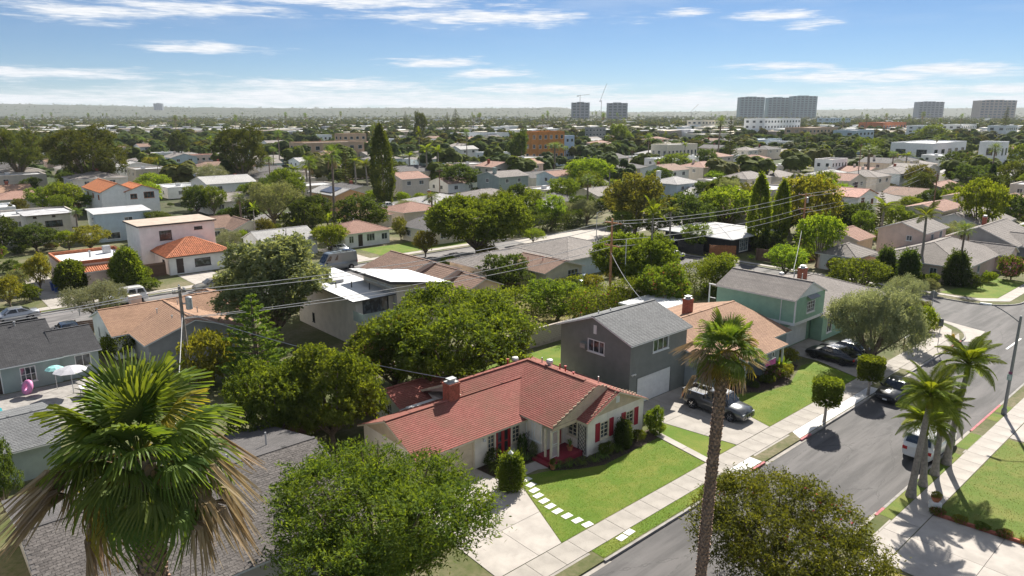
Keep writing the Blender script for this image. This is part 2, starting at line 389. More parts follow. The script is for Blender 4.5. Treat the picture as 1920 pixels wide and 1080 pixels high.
# convex polygon cutting for concrete panels -------------------------
def clip(poly, a, b, c):
    out = []
    for i in range(len(poly)):
        p, q = poly[i], poly[(i + 1) % len(poly)]; fp, fq = a * p[0] + b * p[1] - c, a * q[0] + b * q[1] - c
        if fp >= 0: out.append(p)
        if fp * fq < 0:
            t = fp / (fp - fq); out.append((p[0] + (q[0] - p[0]) * t, p[1] + (q[1] - p[1]) * t))
    return out
def area(p): return abs(sum(p[i][0] * p[(i + 1) % len(p)][1] - p[(i + 1) % len(p)][0] * p[i][1] for i in range(len(p)))) / 2
rs = random.Random(5)
def panels(name, poly, us, ws, m='concrete', z=.02, gap=.012, base='joint'):
    """a paved area: dark joint bed and one slab per panel"""
    o = sheet(name, poly, z - .012, base); us = [-1e4] + list(us) + [1e4]; ws = [-1e4] + list(ws) + [1e4]
    for a, b in zip(us, us[1:]):
        for c, d in zip(ws, ws[1:]):
            p = clip(clip(clip(clip(poly, 1, 0, a + gap), -1, 0, -b + gap), 0, 1, c + gap), 0, -1, -d + gap)
            if len(p) > 2 and area(p) > .05:
                cu = sum(q[0] for q in p) / len(p); cw = sum(q[1] for q in p) / len(p)
                mb = MB(); org = G(cu, cw)
                mb.prism([tuple((G(*q) - org).xy) for q in p], 0, .02 + rs.uniform(-.003, .003))
                mb.build('slab', MATS[m], o, (org.x, org.y, z - .01))
    return o
def rng(a, b, s): return [a + s * i for i in range(1, int((b - a) / s) + 1) if a + s * i < b - .1]
panels('sidewalk', [(-6, 21.45), (78, 21.45), (78, 22.9), (-6, 22.9)], rng(-6, 78, 1.52), [], 'concrete')
panels('corner_pavement', [(71.5, 21.45), (78.6, 21.45), (81.5, 22.3), (83.3, 24.0), (84.3, 26.5), (84.3, 30), (81.5, 30), (80.5, 25), (78, 22.95)], [78, 80, 82], [23.5, 25, 27], 'concrete_pale', .022)
panels('near_sidewalk', [(-6, 10.9), (110, 10.9), (110, 12.2), (-6, 12.2)], rng(-6, 110, 1.52), [], 'concrete_pale')
panels('back_sidewalk', [(-20, 94.3), (84, 94.3), (84, 95.8), (-20, 95.8)], rng(-20, 84, 3), [], 'concrete_pale')
panels('corner_sidewalk', [(97.2, 24), (99.5, 21.6), (150, 21.6), (150, 23.0), (100.2, 23.0), (97.9, 25.4), (97.2, 60), (96.3, 60)], rng(98, 150, 2), rng(24, 60, 2), 'concrete_pale')
# driveways, aprons
panels('driveway', [(19.6, 22.95), (24.0, 22.95), (26.3, 28.4), (25.9, 30.3), (25.7, 32.3), (19.9, 32.3)], [22.35], [25.9, 28.6], 'concrete_pale')
panels('driveway', [(41.1, 22.95), (45.4, 22.95), (46.4, 26.2), (47.2, 29.5), (47.3, 31.8), (40.6, 31.8), (40.2, 29.0)], [43.4], [25.3, 28.4], 'concrete')
panels('driveway', [(60.2, 22.95), (66.6, 22.95), (67.2, 24.3), (67.6, 30.9), (61.9, 30.9), (61.8, 27.2)], [64.3], [26.5], 'concrete')
panels('near_driveway', [(34.9, 2), (42.4, 2), (41.5, 10.85), (34.9, 10.85)], [38.3], [4, 7.5], 'concrete_pale')
panels('near_driveway', [(56.2, -6), (60.4, -6), (60.4, 10.85), (56.2, 10.85)], [], [4, 7.5], 'concrete_pale')
panels('back_driveway', [(29.6, 95.85), (34.2, 95.85), (34.2, 103), (29.6, 103)], [32], [99.5], 'concrete_pale')
panels('back_driveway', [(13.0, 95.85), (16.0, 95.85), (16.0, 118), (13.0, 118)], [], [100, 105, 110], 'concrete')
panels('back_driveway', [(52.8, 95.85), (56.0, 95.85), (56.0, 108), (52.8, 108)], [], [100, 104], 'concrete_pale')
for a, b, s in [(19.2, 24.4, 1), (40.6, 45.2, 1), (60, 65, 1), (34.6, 39.2, -1), (51.4, 55.2, -1)]:
    w0, w1 = (21.43, 20.25) if s > 0 else (12.22, 13.25)
    mb = MB(); mb.add([G(a, w0, .014), G(b, w0, .014), G(b + .5, w1, ZS + .012), G(a - .5, w1, ZS + .012)], [(0, 1, 2, 3)] if s < 0 else [(3, 2, 1, 0)])
    struct(mb.build('driveway_apron', MATS['concrete']))
# front walks, lawns, beds
lawn = sheet('lawn', [(24.06, 22.98), (37.3, 22.98), (38.0, 27.3), (32.2, 27.2), (30.6, 27.9), (29.1, 28.9), (27.3, 29.5), (26.4, 28.4)], .012, 'lawn')
sheet('side_lawn', [(38.0, 22.98), (41.05, 22.98), (40.2, 28.8), (38.9, 28.5)], .012, 'lawn')
panels('front_walk', [(37.36, 22.95), (37.95, 22.95), (38.85, 28.2), (38.1, 27.4)], [], [25], 'concrete_pale', .024)
panels('porch_walk', [(26.0, 28.9), (27.1, 29.55), (28.6, 29.5), (29.2, 29.2), (29.3, 30.4), (28.0, 30.5), (25.9, 30.2)], [], [], 'concrete', .024)
sheet('flower_bed', [(29.2, 29.35), (29.1, 28.8), (30.6, 27.8), (32.2, 27.1), (38.7, 27.2), (38.7, 28.5), (32.2, 28.6), (32.1, 29.4)], .018, 'soil')
sheet('flower_bed', [(25.75, 32.3), (25.95, 30.5), (28.0, 30.55), (29.9, 30.6), (29.9, 32.3)], .018, 'soil')
sheet('parkway_grass', [(24.7, 20.62), (36.2, 20.62), (36.2, 21.43), (24.7, 21.43)], .012, 'lawn')
sheet('gravel_strip', [(37.2, 20.6), (40.2, 20.6), (40.2, 21.44), (37.2, 21.44)], .012, 'white_gravel')
sheet('gravel_strip', [(45.3, 20.6), (58.9, 20.6), (58.9, 21.44), (45.9, 21.44)], .012, 'white_gravel')
sheet('parkway_concrete', [(65.4, 20.6), (78.3, 20.6), (80.8, 21.43), (65.4, 21.43)], .012, 'concrete')
sheet('lawn', [(45.5, 22.98), (60.1, 22.98), (61.7, 27.2), (59.4, 27.6), (54.3, 26.0), (51.0, 26.6), (49.2, 27.8), (47.0, 29.2), (46.5, 26.2)], .012, 'lawn')
sheet('flower_bed', [(47.4, 31.6), (47.1, 29.4), (49.3, 28.0), (51.0, 26.8), (54.3, 26.2), (59.3, 27.8), (59.6, 29.6), (57, 29.6)], .016, 'soil')
sheet('near_lawn', [(41.9, 10.85), (55.9, 10.85), (55.9, -8), (42.8, -8)], .012, 'lawn_dry')
sheet('near_lawn', [(20, 10.85), (34.6, 10.85), (34.6, -4), (20, -4)], .012, 'dry_grass')
for a, b in [(39.4, 50.9), (52.0, 55.2), (58.7, 60.3), (60.7, 62.6)]:
    sheet('parkway_grass', [(a, 12.24), (b, 12.24), (b, 12.95), (a, 12.95)], .012, 'lawn_dry')
sheet('corner_lawn', [(98.8, 23.1), (113, 23.1), (113, 27.4), (104, 27.6), (98.4, 29)], .012, 'lawn')
sheet('back_lawn', [(40.0, 39.3), (47.6, 39.3), (47.6, 46.2), (36, 46.2), (36, 41.5)], .012, 'lawn')
sheet('back_field', [(44, 47.5), (64, 47.5), (64, 61.5), (54, 61.5), (44, 58)], .008, 'dry_grass')
sheet('far_lawn', [(58.5, 96), (84, 96), (84, 103.5), (58.5, 103.5)], .012, 'lawn')
sheet('far_lawn', [(143, 95), (156, 95), (156, 101), (143, 101)], .012, 'lawn')
sheet('patio', [(-4, 57.5), (15, 57.5), (15, 67), (-4, 67)], .012, 'kerb_concrete')
# stepping stones laid in the lawn and the parkway
for u, w, r_ in [(27.2, 29.05, .1), (26.95, 28.4, .1), (26.65, 27.8, .05), (26.4, 27.2, 0), (26.25, 26.55, 0), (26.12, 25.9, 0), (26.05, 25.25, .0), (26.1, 24.55, -.05), (26.2, 23.85, -.1), (26.32, 23.2, -.1), (26.76, 21.14, .05), (27.45, 21.2, .05)]:
    mb = MB(); mb.box(-.3, .3, -.2, .2, 0, .03); p = G(u, w, .004)
    mb.build('stepping_stone', MATS['paver_white'], lawn, p, ROT + math.pi / 2 * 0 + r_)
# kerbside paint line far along the street
sheet('lane_line', [(79, 16.7), (84, 16.7), (84, 16.85), (79, 16.85)], ZS + .006, 'trim_white')
# grass blades standing on the near lawns
def blades(name, poly, n, hgt_, seed, m):
    rr = np.random.default_rng(seed); us = [p[0] for p in poly]; ws = [p[1] for p in poly]
    pu = rr.uniform(min(us), max(us), n * 2); pw = rr.uniform(min(ws), max(ws), n * 2)
    ins = np.zeros(n * 2, bool); j = len(poly) - 1
    for i in range(len(poly)):
        (x1, y1), (x2, y2) = poly[i], poly[j]
        ins ^= ((y1 > pw) != (y2 > pw)) & (pu < (x2 - x1) * (pw - y1) / (y2 - y1 + 1e-9) + x1); j = i
    pu, pw = pu[ins][:n], pw[ins][:n]; k = len(pu)
    x = pu * D1[0] + pw * D2[0]; y = pu * D1[1] + pw * D2[1]
    a = rr.uniform(0, 6.28, k); h = hgt_ * rr.uniform(.5, 1.2, k); wd = .02; lx, ly = rr.normal(0, .03, k), rr.normal(0, .03, k)
    V = np.empty((k, 3, 3)); V[:, 0] = np.c_[x - wd * np.cos(a), y - wd * np.sin(a), np.full(k, .01)]; V[:, 1] = np.c_[x + wd * np.cos(a), y + wd * np.sin(a), np.full(k, .01)]
    V[:, 2] = np.c_[x + lx, y + ly, .012 + h]
    o = put(name, npmesh(name, V.reshape(-1, 3), np.arange(k * 3).reshape(-1, 3), MATS[m])); struct(o, 'stuff'); return o
def npmesh(name, V, Fa, m=None, smooth=False):
    me = bpy.data.meshes.new(name); nv, (nf, k) = len(V), Fa.shape
    me.vertices.add(nv); me.vertices.foreach_set('co', np.ascontiguousarray(V, dtype=np.float32).ravel())
    me.loops.add(nf * k); me.loops.foreach_set('vertex_index', np.ascontiguousarray(Fa, dtype=np.int32).ravel())
    me.polygons.add(nf); me.polygons.foreach_set('loop_start', np.arange(0, nf * k, k, dtype=np.int32))
    if smooth: me.polygons.foreach_set('use_smooth', np.ones(nf, bool))
    if m: me.materials.append(m)
    me.update(calc_edges=True); return me
leafmat('grass_blade', (.11, .18, .01), (.17, .26, .015), .4, .6); leafmat('grass_blade_dry', (.10, .15, .02), (.2, .2, .05), .3, .6)
blades('grass', [(24.06, 22.98), (37.3, 22.98), (38.0, 27.3), (32.2, 27.2), (29.1, 28.9), (27.3, 29.5), (26.4, 28.4)], 9000, .035, 1, 'grass_blade')
blades('grass', [(45.5, 22.98), (60.1, 22.98), (61.7, 27.2), (54.3, 26.0), (49.2, 27.8), (47.0, 29.2)], 8000, .035, 2, 'grass_blade')
blades('grass', [(41.9, 10.85), (55.9, 10.85), (55.9, 0), (42.8, 0)], 9000, .04, 3, 'grass_blade_dry')
blades('grass', [(24.7, 20.62), (36.2, 20.62), (36.2, 21.43), (24.7, 21.43)], 1500, .045, 4, 'grass_blade')
# ================================================================ house builder
def slope(mb, eL, eR, tR, tL, cs, lift=.018):
    eL, eR, tR, tL = map(Vector, (eL, eR, tR, tL)); e = (eR - eL).normalized(); nn = e.cross((tL + tR) / 2 - (eL + eR) / 2).normalized()
    if nn.z < 0: nn = -nn
    vd = nn.cross(e).normalized()
    if vd.z < 0: vd = -vd
    L = ((tL + tR) / 2 - (eL + eR) / 2).dot(vd); n = max(1, int(round(L / cs))) if cs else 1
    uv = lambda p: ((p - eL).dot(e), (p - eL).dot(vd))
    for k in range(n):
        a, b = k / n, (k + 1) / n; l0, r0, l1, r1 = eL.lerp(tL, a), eR.lerp(tR, a), eL.lerp(tL, b), eR.lerp(tR, b)
        up = nn * lift if n > 1 else Vector((0, 0, 0))
        mb.quad(l0 + up, r0 + up, r1, l1, [uv(l0), uv(r0), uv(r1), uv(l1)])
        if n > 1: mb.quad(l0 - nn * .01, r0 - nn * .01, r0 + up, l0 + up, [uv(l0), uv(r0), uv(r0), uv(l0)])
def tiled(mb, eL, eR, tR, tL, pitch=.26, hgt_=.07):
    """barrel tiles: rounded ribs running up the slope, stepped in courses"""
    eL, eR, tR, tL = map(Vector, (eL, eR, tR, tL)); e = (eR - eL); Lx = e.length; e.normalize()
    nn = e.cross((tL + tR) / 2 - (eL + eR) / 2).normalized()
    if nn.z < 0: nn = -nn
    vd = nn.cross(e).normalized()
    if vd.z < 0: vd = -vd
    pts = [((p - eL).dot(e), (p - eL).dot(vd)) for p in (eL, eR, tR, tL)]; vt = pts[3][1]
    def vmax(s):
        m = vt
        if pts[3][0] > 1e-3 and s < pts[3][0]: m = min(m, vt * s / pts[3][0])
        if pts[2][0] < Lx - 1e-3 and s > pts[2][0]: m = min(m, vt * (Lx - s) / (Lx - pts[2][0]))
        return max(m, 0)
    n = int(Lx / pitch); prof = [(0, 0), (.16, .75), (.35, 1), (.54, .75), (.7, 0)]
    S = [(min((i + a) * pitch, Lx), h * hgt_) for i in range(n) for a, h in prof] + [(Lx, 0)]
    for (s0, h0), (s1, h1) in zip(S, S[1:]):
        v0, v1 = vmax(s0), vmax(s1)
        if max(v0, v1) < .05: continue
        q = lambda s, v, h: eL + e * s + vd * v + nn * h
        mb.quad(q(s0, 0, h0), q(s1, 0, h1), q(s1, v1, h1), q(s0, v0, h0), [(s0, 0), (s1, 0), (s1, v1), (s0, v0)])
def roof_slopes(kind, x0, x1, y0, y1, ze, rise, oh, og):
    xm, ym = (x0 + x1) / 2, (y0 + y1) / 2
    if kind == 'gx':
        s = rise / ((y1 - y0) / 2); z = ze - s * oh; t = ze + rise; a, b = x0 - og, x1 + og
        return [((a, y0 - oh, z), (b, y0 - oh, z), (b, ym, t), (a, ym, t)), ((b, y1 + oh, z), (a, y1 + oh, z), (a, ym, t), (b, ym, t))], [((a, ym, t), (b, ym, t))]
    if kind == 'gy':
        s = rise / ((x1 - x0) / 2); z = ze - s * oh; t = ze + rise; a, b = y0 - og, y1 + og
        return [((x0 - oh, b, z), (x0 - oh, a, z), (xm, a, t), (xm, b, t)), ((x1 + oh, a, z), (x1 + oh, b, z), (xm, b, t), (xm, a, t))], [((xm, a, t), (xm, b, t))]
    if kind == 'hip':
        X0, X1, Y0, Y1 = x0 - oh, x1 + oh, y0 - oh, y1 + oh; run = min(X1 - X0, Y1 - Y0) / 2
        s = rise / (min(x1 - x0, y1 - y0) / 2); z = ze - s * oh; t = z + s * run
        if X1 - X0 >= Y1 - Y0: A, B = (X0 + run, ym, t), (X1 - run, ym, t)
        else: A, B = (xm, Y0 + run, t), (xm, Y1 - run, t)
        c = [(X0, Y0, z), (X1, Y0, z), (X1, Y1, z), (X0, Y1, z)]
        if X1 - X0 >= Y1 - Y0: sl = [(c[0], c[1], B, A), (c[1], c[2], B, B), (c[2], c[3], A, B), (c[3], c[0], A, A)]; hp = [(c[0], A), (c[1], B), (c[2], B), (c[3], A), (A, B)]
        else: sl = [(c[0], c[1], A, A), (c[1], c[2], B, A), (c[2], c[3], B, B), (c[3], c[0], A, B)]; hp = [(c[0], A), (c[1], A), (c[2], B), (c[3], B), (A, B)]
        return sl, hp
    if kind == 'sf':      # single slope rising to the back
        t = ze + rise; return [((x0 - og, y0 - oh, ze), (x1 + og, y0 - oh, ze), (x1 + og, y1 + oh, t), (x0 - og, y1 + oh, t))], []
    if kind == 'sl':      # single slope rising to the right
        t = ze + rise; return [((x0 - oh, y1 + og, ze), (x0 - oh, y0 - og, ze), (x1 + oh, y0 - og, t), (x1 + oh, y1 + og, t))], []
def face_map(side, b):
    x0, x1, y0, y1 = b[:4]
    if side == 'f': return lambda s, z, d=0: (s, y0 - d, z)
    if side == 'b': return lambda s, z, d=0: (s, y1 + d, z)
    if side == 'l': return lambda s, z, d=0: (x0 - d, s, z)
    return lambda s, z, d=0: (x1 + d, s, z)
def sbox(mb, mp, s0, s1, z0, z1, d0, d1):
    mb.add([mp(s0, z0, d0), mp(s1, z0, d0), mp(s1, z1, d0), mp(s0, z1, d0), mp(s0, z0, d1), mp(s1, z0, d1), mp(s1, z1, d1), mp(s0, z1, d1)],
           [(0, 3, 2, 1), (4, 5, 6, 7), (0, 1, 5, 4), (1, 2, 6, 5), (2, 3, 7, 6), (3, 0, 4, 7)])
def walls(b, z0, ze, ops, gable=None, rise=0):
    mb = MB(); x0, x1, y0, y1 = b[:4]
    for side in 'fblr':
        mp = face_map(side, b); s0, s1 = (x0, x1) if side in 'fb' else (y0, y1)
        H = [(o[1] - o[3] / 2, o[1] + o[3] / 2, z0 + o[2], z0 + o[2] + o[4]) for o in ops if o[0] == side]
        S = sorted({s0, s1, *[h for q in H for h in q[:2]]}); Z = sorted({z0, ze, *[h for q in H for h in q[2:]]})
        S = [s for s in S if s0 <= s <= s1]; Z = [z for z in Z if z0 <= z <= ze]
        for a, c in zip(S, S[1:]):
            for d, e in zip(Z, Z[1:]):
                if any(q[0] < (a + c) / 2 < q[1] and q[2] < (d + e) / 2 < q[3] for q in H): continue
                mb.quad(mp(a, d), mp(c, d), mp(c, e), mp(a, e))
        for q in H:
            for (a, d), (c, e) in (((q[0], q[2]), (q[1], q[2])), ((q[1], q[2]), (q[1], q[3])), ((q[1], q[3]), (q[0], q[3])), ((q[0], q[3]), (q[0], q[2]))):
                mb.quad(mp(a, d), mp(c, e), mp(c, e, -.14), mp(a, d, -.14))
    return mb
def gables(b, ze, kind, rise):
    mb = MB(); x0, x1, y0, y1 = b[:4]
    if kind == 'gx':
        for x in (x0, x1): mb.tri((x, y0, ze), (x, y1, ze), (x, (y0 + y1) / 2, ze + rise))
    if kind == 'gy':
        for y in (y0, y1): mb.tri((x0, y, ze), (x1, y, ze), ((x0 + x1) / 2, y, ze + rise))
    if kind == 'sf':
        for x in (x0, x1): mb.tri((x, y0, ze), (x, y1, ze), (x, y1, ze + rise))
        mb.quad((x0, y1, ze), (x1, y1, ze), (x1, y1, ze + rise), (x0, y1, ze + rise))
    if kind == 'sl':
        for y in (y0, y1): mb.tri((x0, y, ze), (x1, y, ze), (x1, y, ze + rise))
        mb.quad((x1, y0, ze), (x1, y1, ze), (x1, y1, ze + rise), (x1, y0, ze + rise))
    return mb
def opening(root, b, z0, o, trim='trim_white'):
    side, c, sill, w, h, kind = o[:6]; nx, ny = (o[6], o[7]) if len(o) > 7 else (2, 1); trim = o[8] if len(o) > 8 else trim
    mp = face_map(side, b); a, d, z, t = c - w / 2, c + w / 2, z0 + sill, z0 + sill + h; f = .065
    mb = MB()
    if kind in ('win', 'shut'):
        for q in ((a, a + f, z, t), (d - f, d, z, t), (a + f, d - f, t - f, t), (a + f, d - f, z, z + f)): sbox(mb, mp, *q, -.09, .025)
        sbox(mb, mp, a - .06, d + .06, z - .06, z - .003, -.05, .07)
        for i in range(1, nx): s = a + w * i / nx; sbox(mb, mp, s - .022, s + .022, z + f, t - f, -.075, -.02)
        for i in range(1, ny): s = z + h * i / ny; sbox(mb, mp, a + f, d - f, s - .018, s + .018, -.072, -.024)
        wn = mb.build('window', MATS[trim], root)
        g = MB(); g.quad(mp(a + f / 2, z + f / 2, -.06), mp(d - f / 2, z + f / 2, -.06), mp(d - f / 2, t - f / 2, -.06), mp(a + f / 2, t - f / 2, -.06)); g.build('pane', MATS[o[9] if len(o) > 9 else 'glass'], wn)
        if kind == 'shut':
            for s in (a - .06 - .42, d + .06):
                q = MB(); sbox(q, mp, s, s + .06, z - .05, t + .05, .005, .05); sbox(q, mp, s + .36, s + .42, z - .05, t + .05, .005, .05)
                sbox(q, mp, s + .06, s + .36, z - .05, z + .05, .005, .048); sbox(q, mp, s + .06, s + .36, t - .05, t + .05, .005, .048); sbox(q, mp, s + .06, s + .36, (z + t) / 2 - .03, (z + t) / 2 + .03, .005, .048)
                k = 12
                for i in range(k): zz = z + .06 + (t - z - .12) * i / k; sbox(q, mp, s + .06, s + .36, zz, zz + (t - z - .12) / k * .8, .005, .03)
                q.build('shutter', MATS['shutter_red'], root)
    elif kind in ('door', 'french'):
        tm = MATS[trim]
        for q in ((a, a + .07, z, t), (d - .07, d, z, t), (a + .07, d - .07, t - .07, t)): sbox(mb, mp, *q, -.1, .03)
        fr = mb.build('door_frame', tm, root); dm = MATS[o[9] if len(o) > 9 else 'door_dark']
        n = 2 if kind == 'french' else 1; ww = (w - .14) / n
        for i in range(n):
            s0 = a + .07 + ww * i; q = MB()
            if kind == 'french':
                for e in ((s0 + .003, s0 + .12, z, t - .07), (s0 + ww - .12, s0 + ww - .003, z, t - .07), (s0 + .12, s0 + ww - .12, z, z + .3), (s0 + .12, s0 + ww - .12, t - .2, t - .07), (s0 + .12, s0 + ww - .12, z + 1.0, z + 1.05)): sbox(q, mp, *e, -.08, -.035)
                dr = q.build('door', dm, root); g = MB(); g.quad(mp(s0 + .1, z + .1, -.06), mp(s0 + ww - .1, z + .1, -.06), mp(s0 + ww - .1, t - .1, -.06), mp(s0 + .1, t - .1, -.06)); g.build('pane', MATS['glass'], dr)
            else:
                sbox(q, mp, s0 + .003, s0 + ww - .003, z, t - .073, -.09, -.04)
                for e in ((.12, .45), (.55, .88)):
                    for e2 in ((.08, .5), (.56, .94)): sbox(q, mp, s0 + ww * e[0], s0 + ww * e[1], z + h * e2[0], z + (h - .1) * e2[1], -.045, -.028)
                dr = q.build('door', dm, root); g = MB(); sbox(g, mp, s0 + ww * .9, s0 + ww * .95, z + 1.0, z + 1.08, -.04, .03); g.build('handle', MATS['galv'], dr)
    elif kind == 'garage':
        sbox(mb, mp, a - .1, a, z, t + .1, -.01, .03); sbox(mb, mp, d, d + .1, z, t + .1, -.01, .03); sbox(mb, mp, a, d, t, t + .1, -.01, .03)
        gd = mb.build('garage_door', MATS[trim], root); k = 4
        for i in range(k):
            z_ = z + h * i / k; q = MB(); sbox(q, mp, a, d, z_, z_ + h / k - .012, -.11, -.06)
            m_ = max(2, int(w / .6))
            for j in range(m_): sbox(q, mp, a + w * (j + .12) / m_, a + w * (j + .88) / m_, z_ + .1, z_ + h / k - .11, -.061, -.045)
            q.build('door_panel', MATS[o[9] if len(o) > 9 else 'trim_white'], gd)
    elif kind == 'vent':
        for q in ((a, a + .04, z, t), (d - .04, d, z, t), (a + .04, d - .04, t - .04, t), (a + .04, d - .04, z, z + .04)): sbox(mb, mp, *q, -.02, .03)
        for i in range(6): s = z + .05 + (h - .1) * i / 6; sbox(mb, mp, a + .04, d - .04, s, s + .035, -.03, .02)
        mb.build('gable_vent', MATS[trim], root)
def house(name, label, u0, w0, blocks, cat='house', z=0.0, group=None):
    """blocks: dicts with r=(x0,x1,y0,y1), ze, kind, rise and looks; x along the street, y away from it"""
    p = G(u0, w0, z); root = thing(name, label, cat, p, ROT, group)
    for bk in blocks:
        b = bk['r']; z0 = bk.get('z0', 0); ze = bk['ze']; kind = bk.get('k', 'hip'); rise = bk.get('rise', 1.2); oh = bk.get('oh', .4); og = bk.get('og', .25)
        ops = bk.get('ops', []); wm = MATS[bk.get('wm', 'stucco')]; rm = MATS[bk.get('rm', 'shingle_brown')]; trim = bk.get('trim', 'trim_white'); cs = bk.get('cs', .35)
        if wm and not bk.get('nowall'):
            mb = walls(b, z0, ze, ops)
            gm = bk.get('gm')
            if not gm: g = gables(b, ze, kind, rise); mb.add(g.v, g.f)
            mb.build('wall', wm, root)
            if gm:
                g = gables(b, ze, kind, rise)
                for f in g.f: MB().add([g.v[q] for q in f], [tuple(range(len(f)))]).build('gable', MATS[gm], root)
        for o in ops: opening(root, b, z0, o, trim)
        if kind == 'flat':
            ph = bk.get('ph', .35); t = .22; x0, x1, y0, y1 = b[0] - oh * 0, b[1], b[2], b[3]
            mb = MB(); mb.quad((x0 + t, y0 + t, ze - .02), (x1 - t, y0 + t, ze - .02), (x1 - t, y1 - t, ze - .02), (x0 + t, y1 - t, ze - .02)); rf = mb.build('roof', rm, root)
            mb = MB(); mb.box(x0, x1, y0, y0 + t, ze + .001, ze + ph); mb.box(x0, x1, y1 - t, y1, ze + .001, ze + ph); mb.box(x0, x0 + t, y0 + t, y1 - t, ze + .001, ze + ph); mb.box(x1 - t, x1, y0 + t, y1 - t, ze + .001, ze + ph)
            mb.build('parapet', MATS[bk.get('pm', bk.get('wm', 'stucco'))], rf)
            continue
        if kind == 'slab':
            mb = MB(); mb.box(b[0] - oh, b[1] + oh, b[2] - oh, b[3] + oh, ze + .002, ze + .16); rf = mb.build('roof', rm, root)
            mb = MB(); mb.box(b[0] - oh - .03, b[1] + oh + .03, b[2] - oh - .03, b[3] + oh + .03, ze - .05, ze + .12); mb.build('fascia', MATS[trim], rf); continue
        if kind == 'none': continue
        sl, rid = roof_slopes(kind, *b, ze, rise, oh, og); top, fa = MB(), MB()
        for q in sl:
            (tiled if bk.get('tile') else slope)(top, *q, *(() if bk.get('tile') else (cs,)))
            lo = [Vector(p_) - Vector((0, 0, .11)) for p_ in q]; hi = [Vector(p_) - Vector((0, 0, .012)) for p_ in q]
            fa.quad(*lo)
            for i in range(4):
                j = (i + 1) % 4
                if (hi[i] - hi[j]).length > .01: fa.quad(lo[i], lo[j], hi[j], hi[i])
        for a, c in rid: top.beam(Vector(a) + Vector((0, 0, .012)), Vector(c) + Vector((0, 0, .012)), .24, .05)
        rf = top.build('roof', rm, root); fa.build('fascia', MATS[trim], rf)
        for e in bk.get('pipes', []): # roof vents: (x, y, kind)
            zz = ze + rise - abs((e[0] - (b[0] + b[1]) / 2) * (rise / ((b[1] - b[0]) / 2)) if kind == 'gy' else (e[1] - (b[2] + b[3]) / 2) * (rise / ((b[3] - b[2]) / 2)))
            mb = MB()
            if e[2] == 'turbine': mb.lathe([(.14, -.1), (.14, .2), (.24, .28), (.27, .42), (.22, .55), (.06, .6)], 14, (e[0], e[1], zz)); mb.build('roof_vent', MATS['vent_white'], rf, smooth=False)
            else: mb.lathe([(.05, -.1), (.05, e[3]), (.10 if e[2] == 'cap' else .05, e[3] + .01), (.10 if e[2] == 'cap' else .05, e[3] + .08)], 10, (e[0], e[1], zz)); mb.build('vent_pipe', MATS[e[4] if len(e) > 4 else 'galv'], rf)
    return root
def chimney(root, x, y, z0, z1, w=.7, d=.5, m='brick', cap=True):
    mb = MB(); mb.box(x - w / 2, x + w / 2, y - d / 2, y + d / 2, z0, z1); mb.box(x - w / 2 - .04, x + w / 2 + .04, y - d / 2 - .04, y + d / 2 + .04, z1 - .14, z1 - .001)
    c = mb.build('chimney', MATS[m], root)
    if cap:
        mb = MB(); mb.box(x - w / 2 + .04, x + w / 2 - .04, y - d / 2 + .04, y + d / 2 - .04, z1 + .002, z1 + .08); mb.box(x - .2, x + .2, y - .16, y + .16, z1 + .08, z1 + .26); mb.box(x - .3, x + .3, y - .24, y + .24, z1 + .26, z1 + .3)
        mb.build('chimney_cap', MATS['galv'], c)
mat('stucco', (.76, .70, .62), .92, .08, 1.2, .25, 50, dirt=.18); mat('stucco_white', (.80, .80, .78), .92, .06, 1.2, .25, 50, dirt=.15)
mat('stucco_pink', (.68, .52, .44), .92, .08, 1.2, .25, 50, dirt=.18); mat('stucco_cream', (.72, .65, .52), .92, .08, 1.2, .2, 50, dirt=.15)
mat('stucco_grey', (.30, .30, .29), .92, .1, 1.2, .25, 50, dirt=.12); mat('stucco_peach', (.62, .38, .2), .9, .08, 1, .2, 50, dirt=.1)
mat('stucco_blue', (.50, .58, .62), .9, .08, 1, .2, 50, dirt=.1); mat('stucco_sage', (.30, .36, .34), .9, .08, 1, .2, 50, dirt=.15)
mat('stucco_beige', (.58, .52, .45), .92, .08, 1.2, .25, 50, dirt=.15); mat('greywall', (.19, .20, .185), .85, .08, 1.5, .2, 50, dirt=.1)
mat('greenwall', (.29, .45, .33), .8, .08, 1.5, .2, 50, dirt=.12); mat('bluegrey_wall', (.32, .36, .36), .85, .08, 1.5, .2, 50, dirt=.1)
mat('siding_tan', (.52, .42, .30), .85, .1, 2, .1, dirt=.15); mat('dark_wall', (.035, .035, .037), .8, .2, 2, .1)
mat('shutter_red', (.33, .022, .04), .6, .1, 4); mat('door_dark', (.05, .035, .03), .5, .2, 3); mat('door_red', (.36, .03, .035), .5, .1, 4); mat('porch_red', (.20, .02, .035), .55, .15, 3, .1)
mat('roof_white', (.60, .61, .62), .7, .08, .8, .1, 20, dirt=.18); mat('roof_grey', (.42, .42, .43), .9, .15, .8, .2, 30, dirt=.3); mat('roof_tan', (.40, .33, .27), .9, .15, .8, .3, 30, dirt=.2)
mat('vent_white', (.55, .54, .52), .5, .2, 8, metal=.2, dirt=.4); mat('pipe_red', (.34, .03, .03), .6); mat('fascia_dark', (.05, .045, .045), .7); mat('wood_red', (.35, .14, .06), .7, .25, 4, .2)
mat('garage_tan', (.56, .47, .34), .75, .08, 2); mat('garage_white', (.72, .72, .70), .6, .06, 2); mat('terracotta', (.42, .155, .075), .85, .35, 3, .2, 20, dirt=.3); mat('terracotta_orange', (.46, .16, .06), .85, .25, 3, .2, 20, dirt=.2)
shingle('shingle_red', (.27, .088, .072), (.335, .122, .10), .33, .155, .85, (.20, .095, .066)); shingle('shingle_slate', (.17, .175, .18), (.235, .24, .245)); shingle('shingle_black', (.055, .055, .06), (.085, .085, .09))
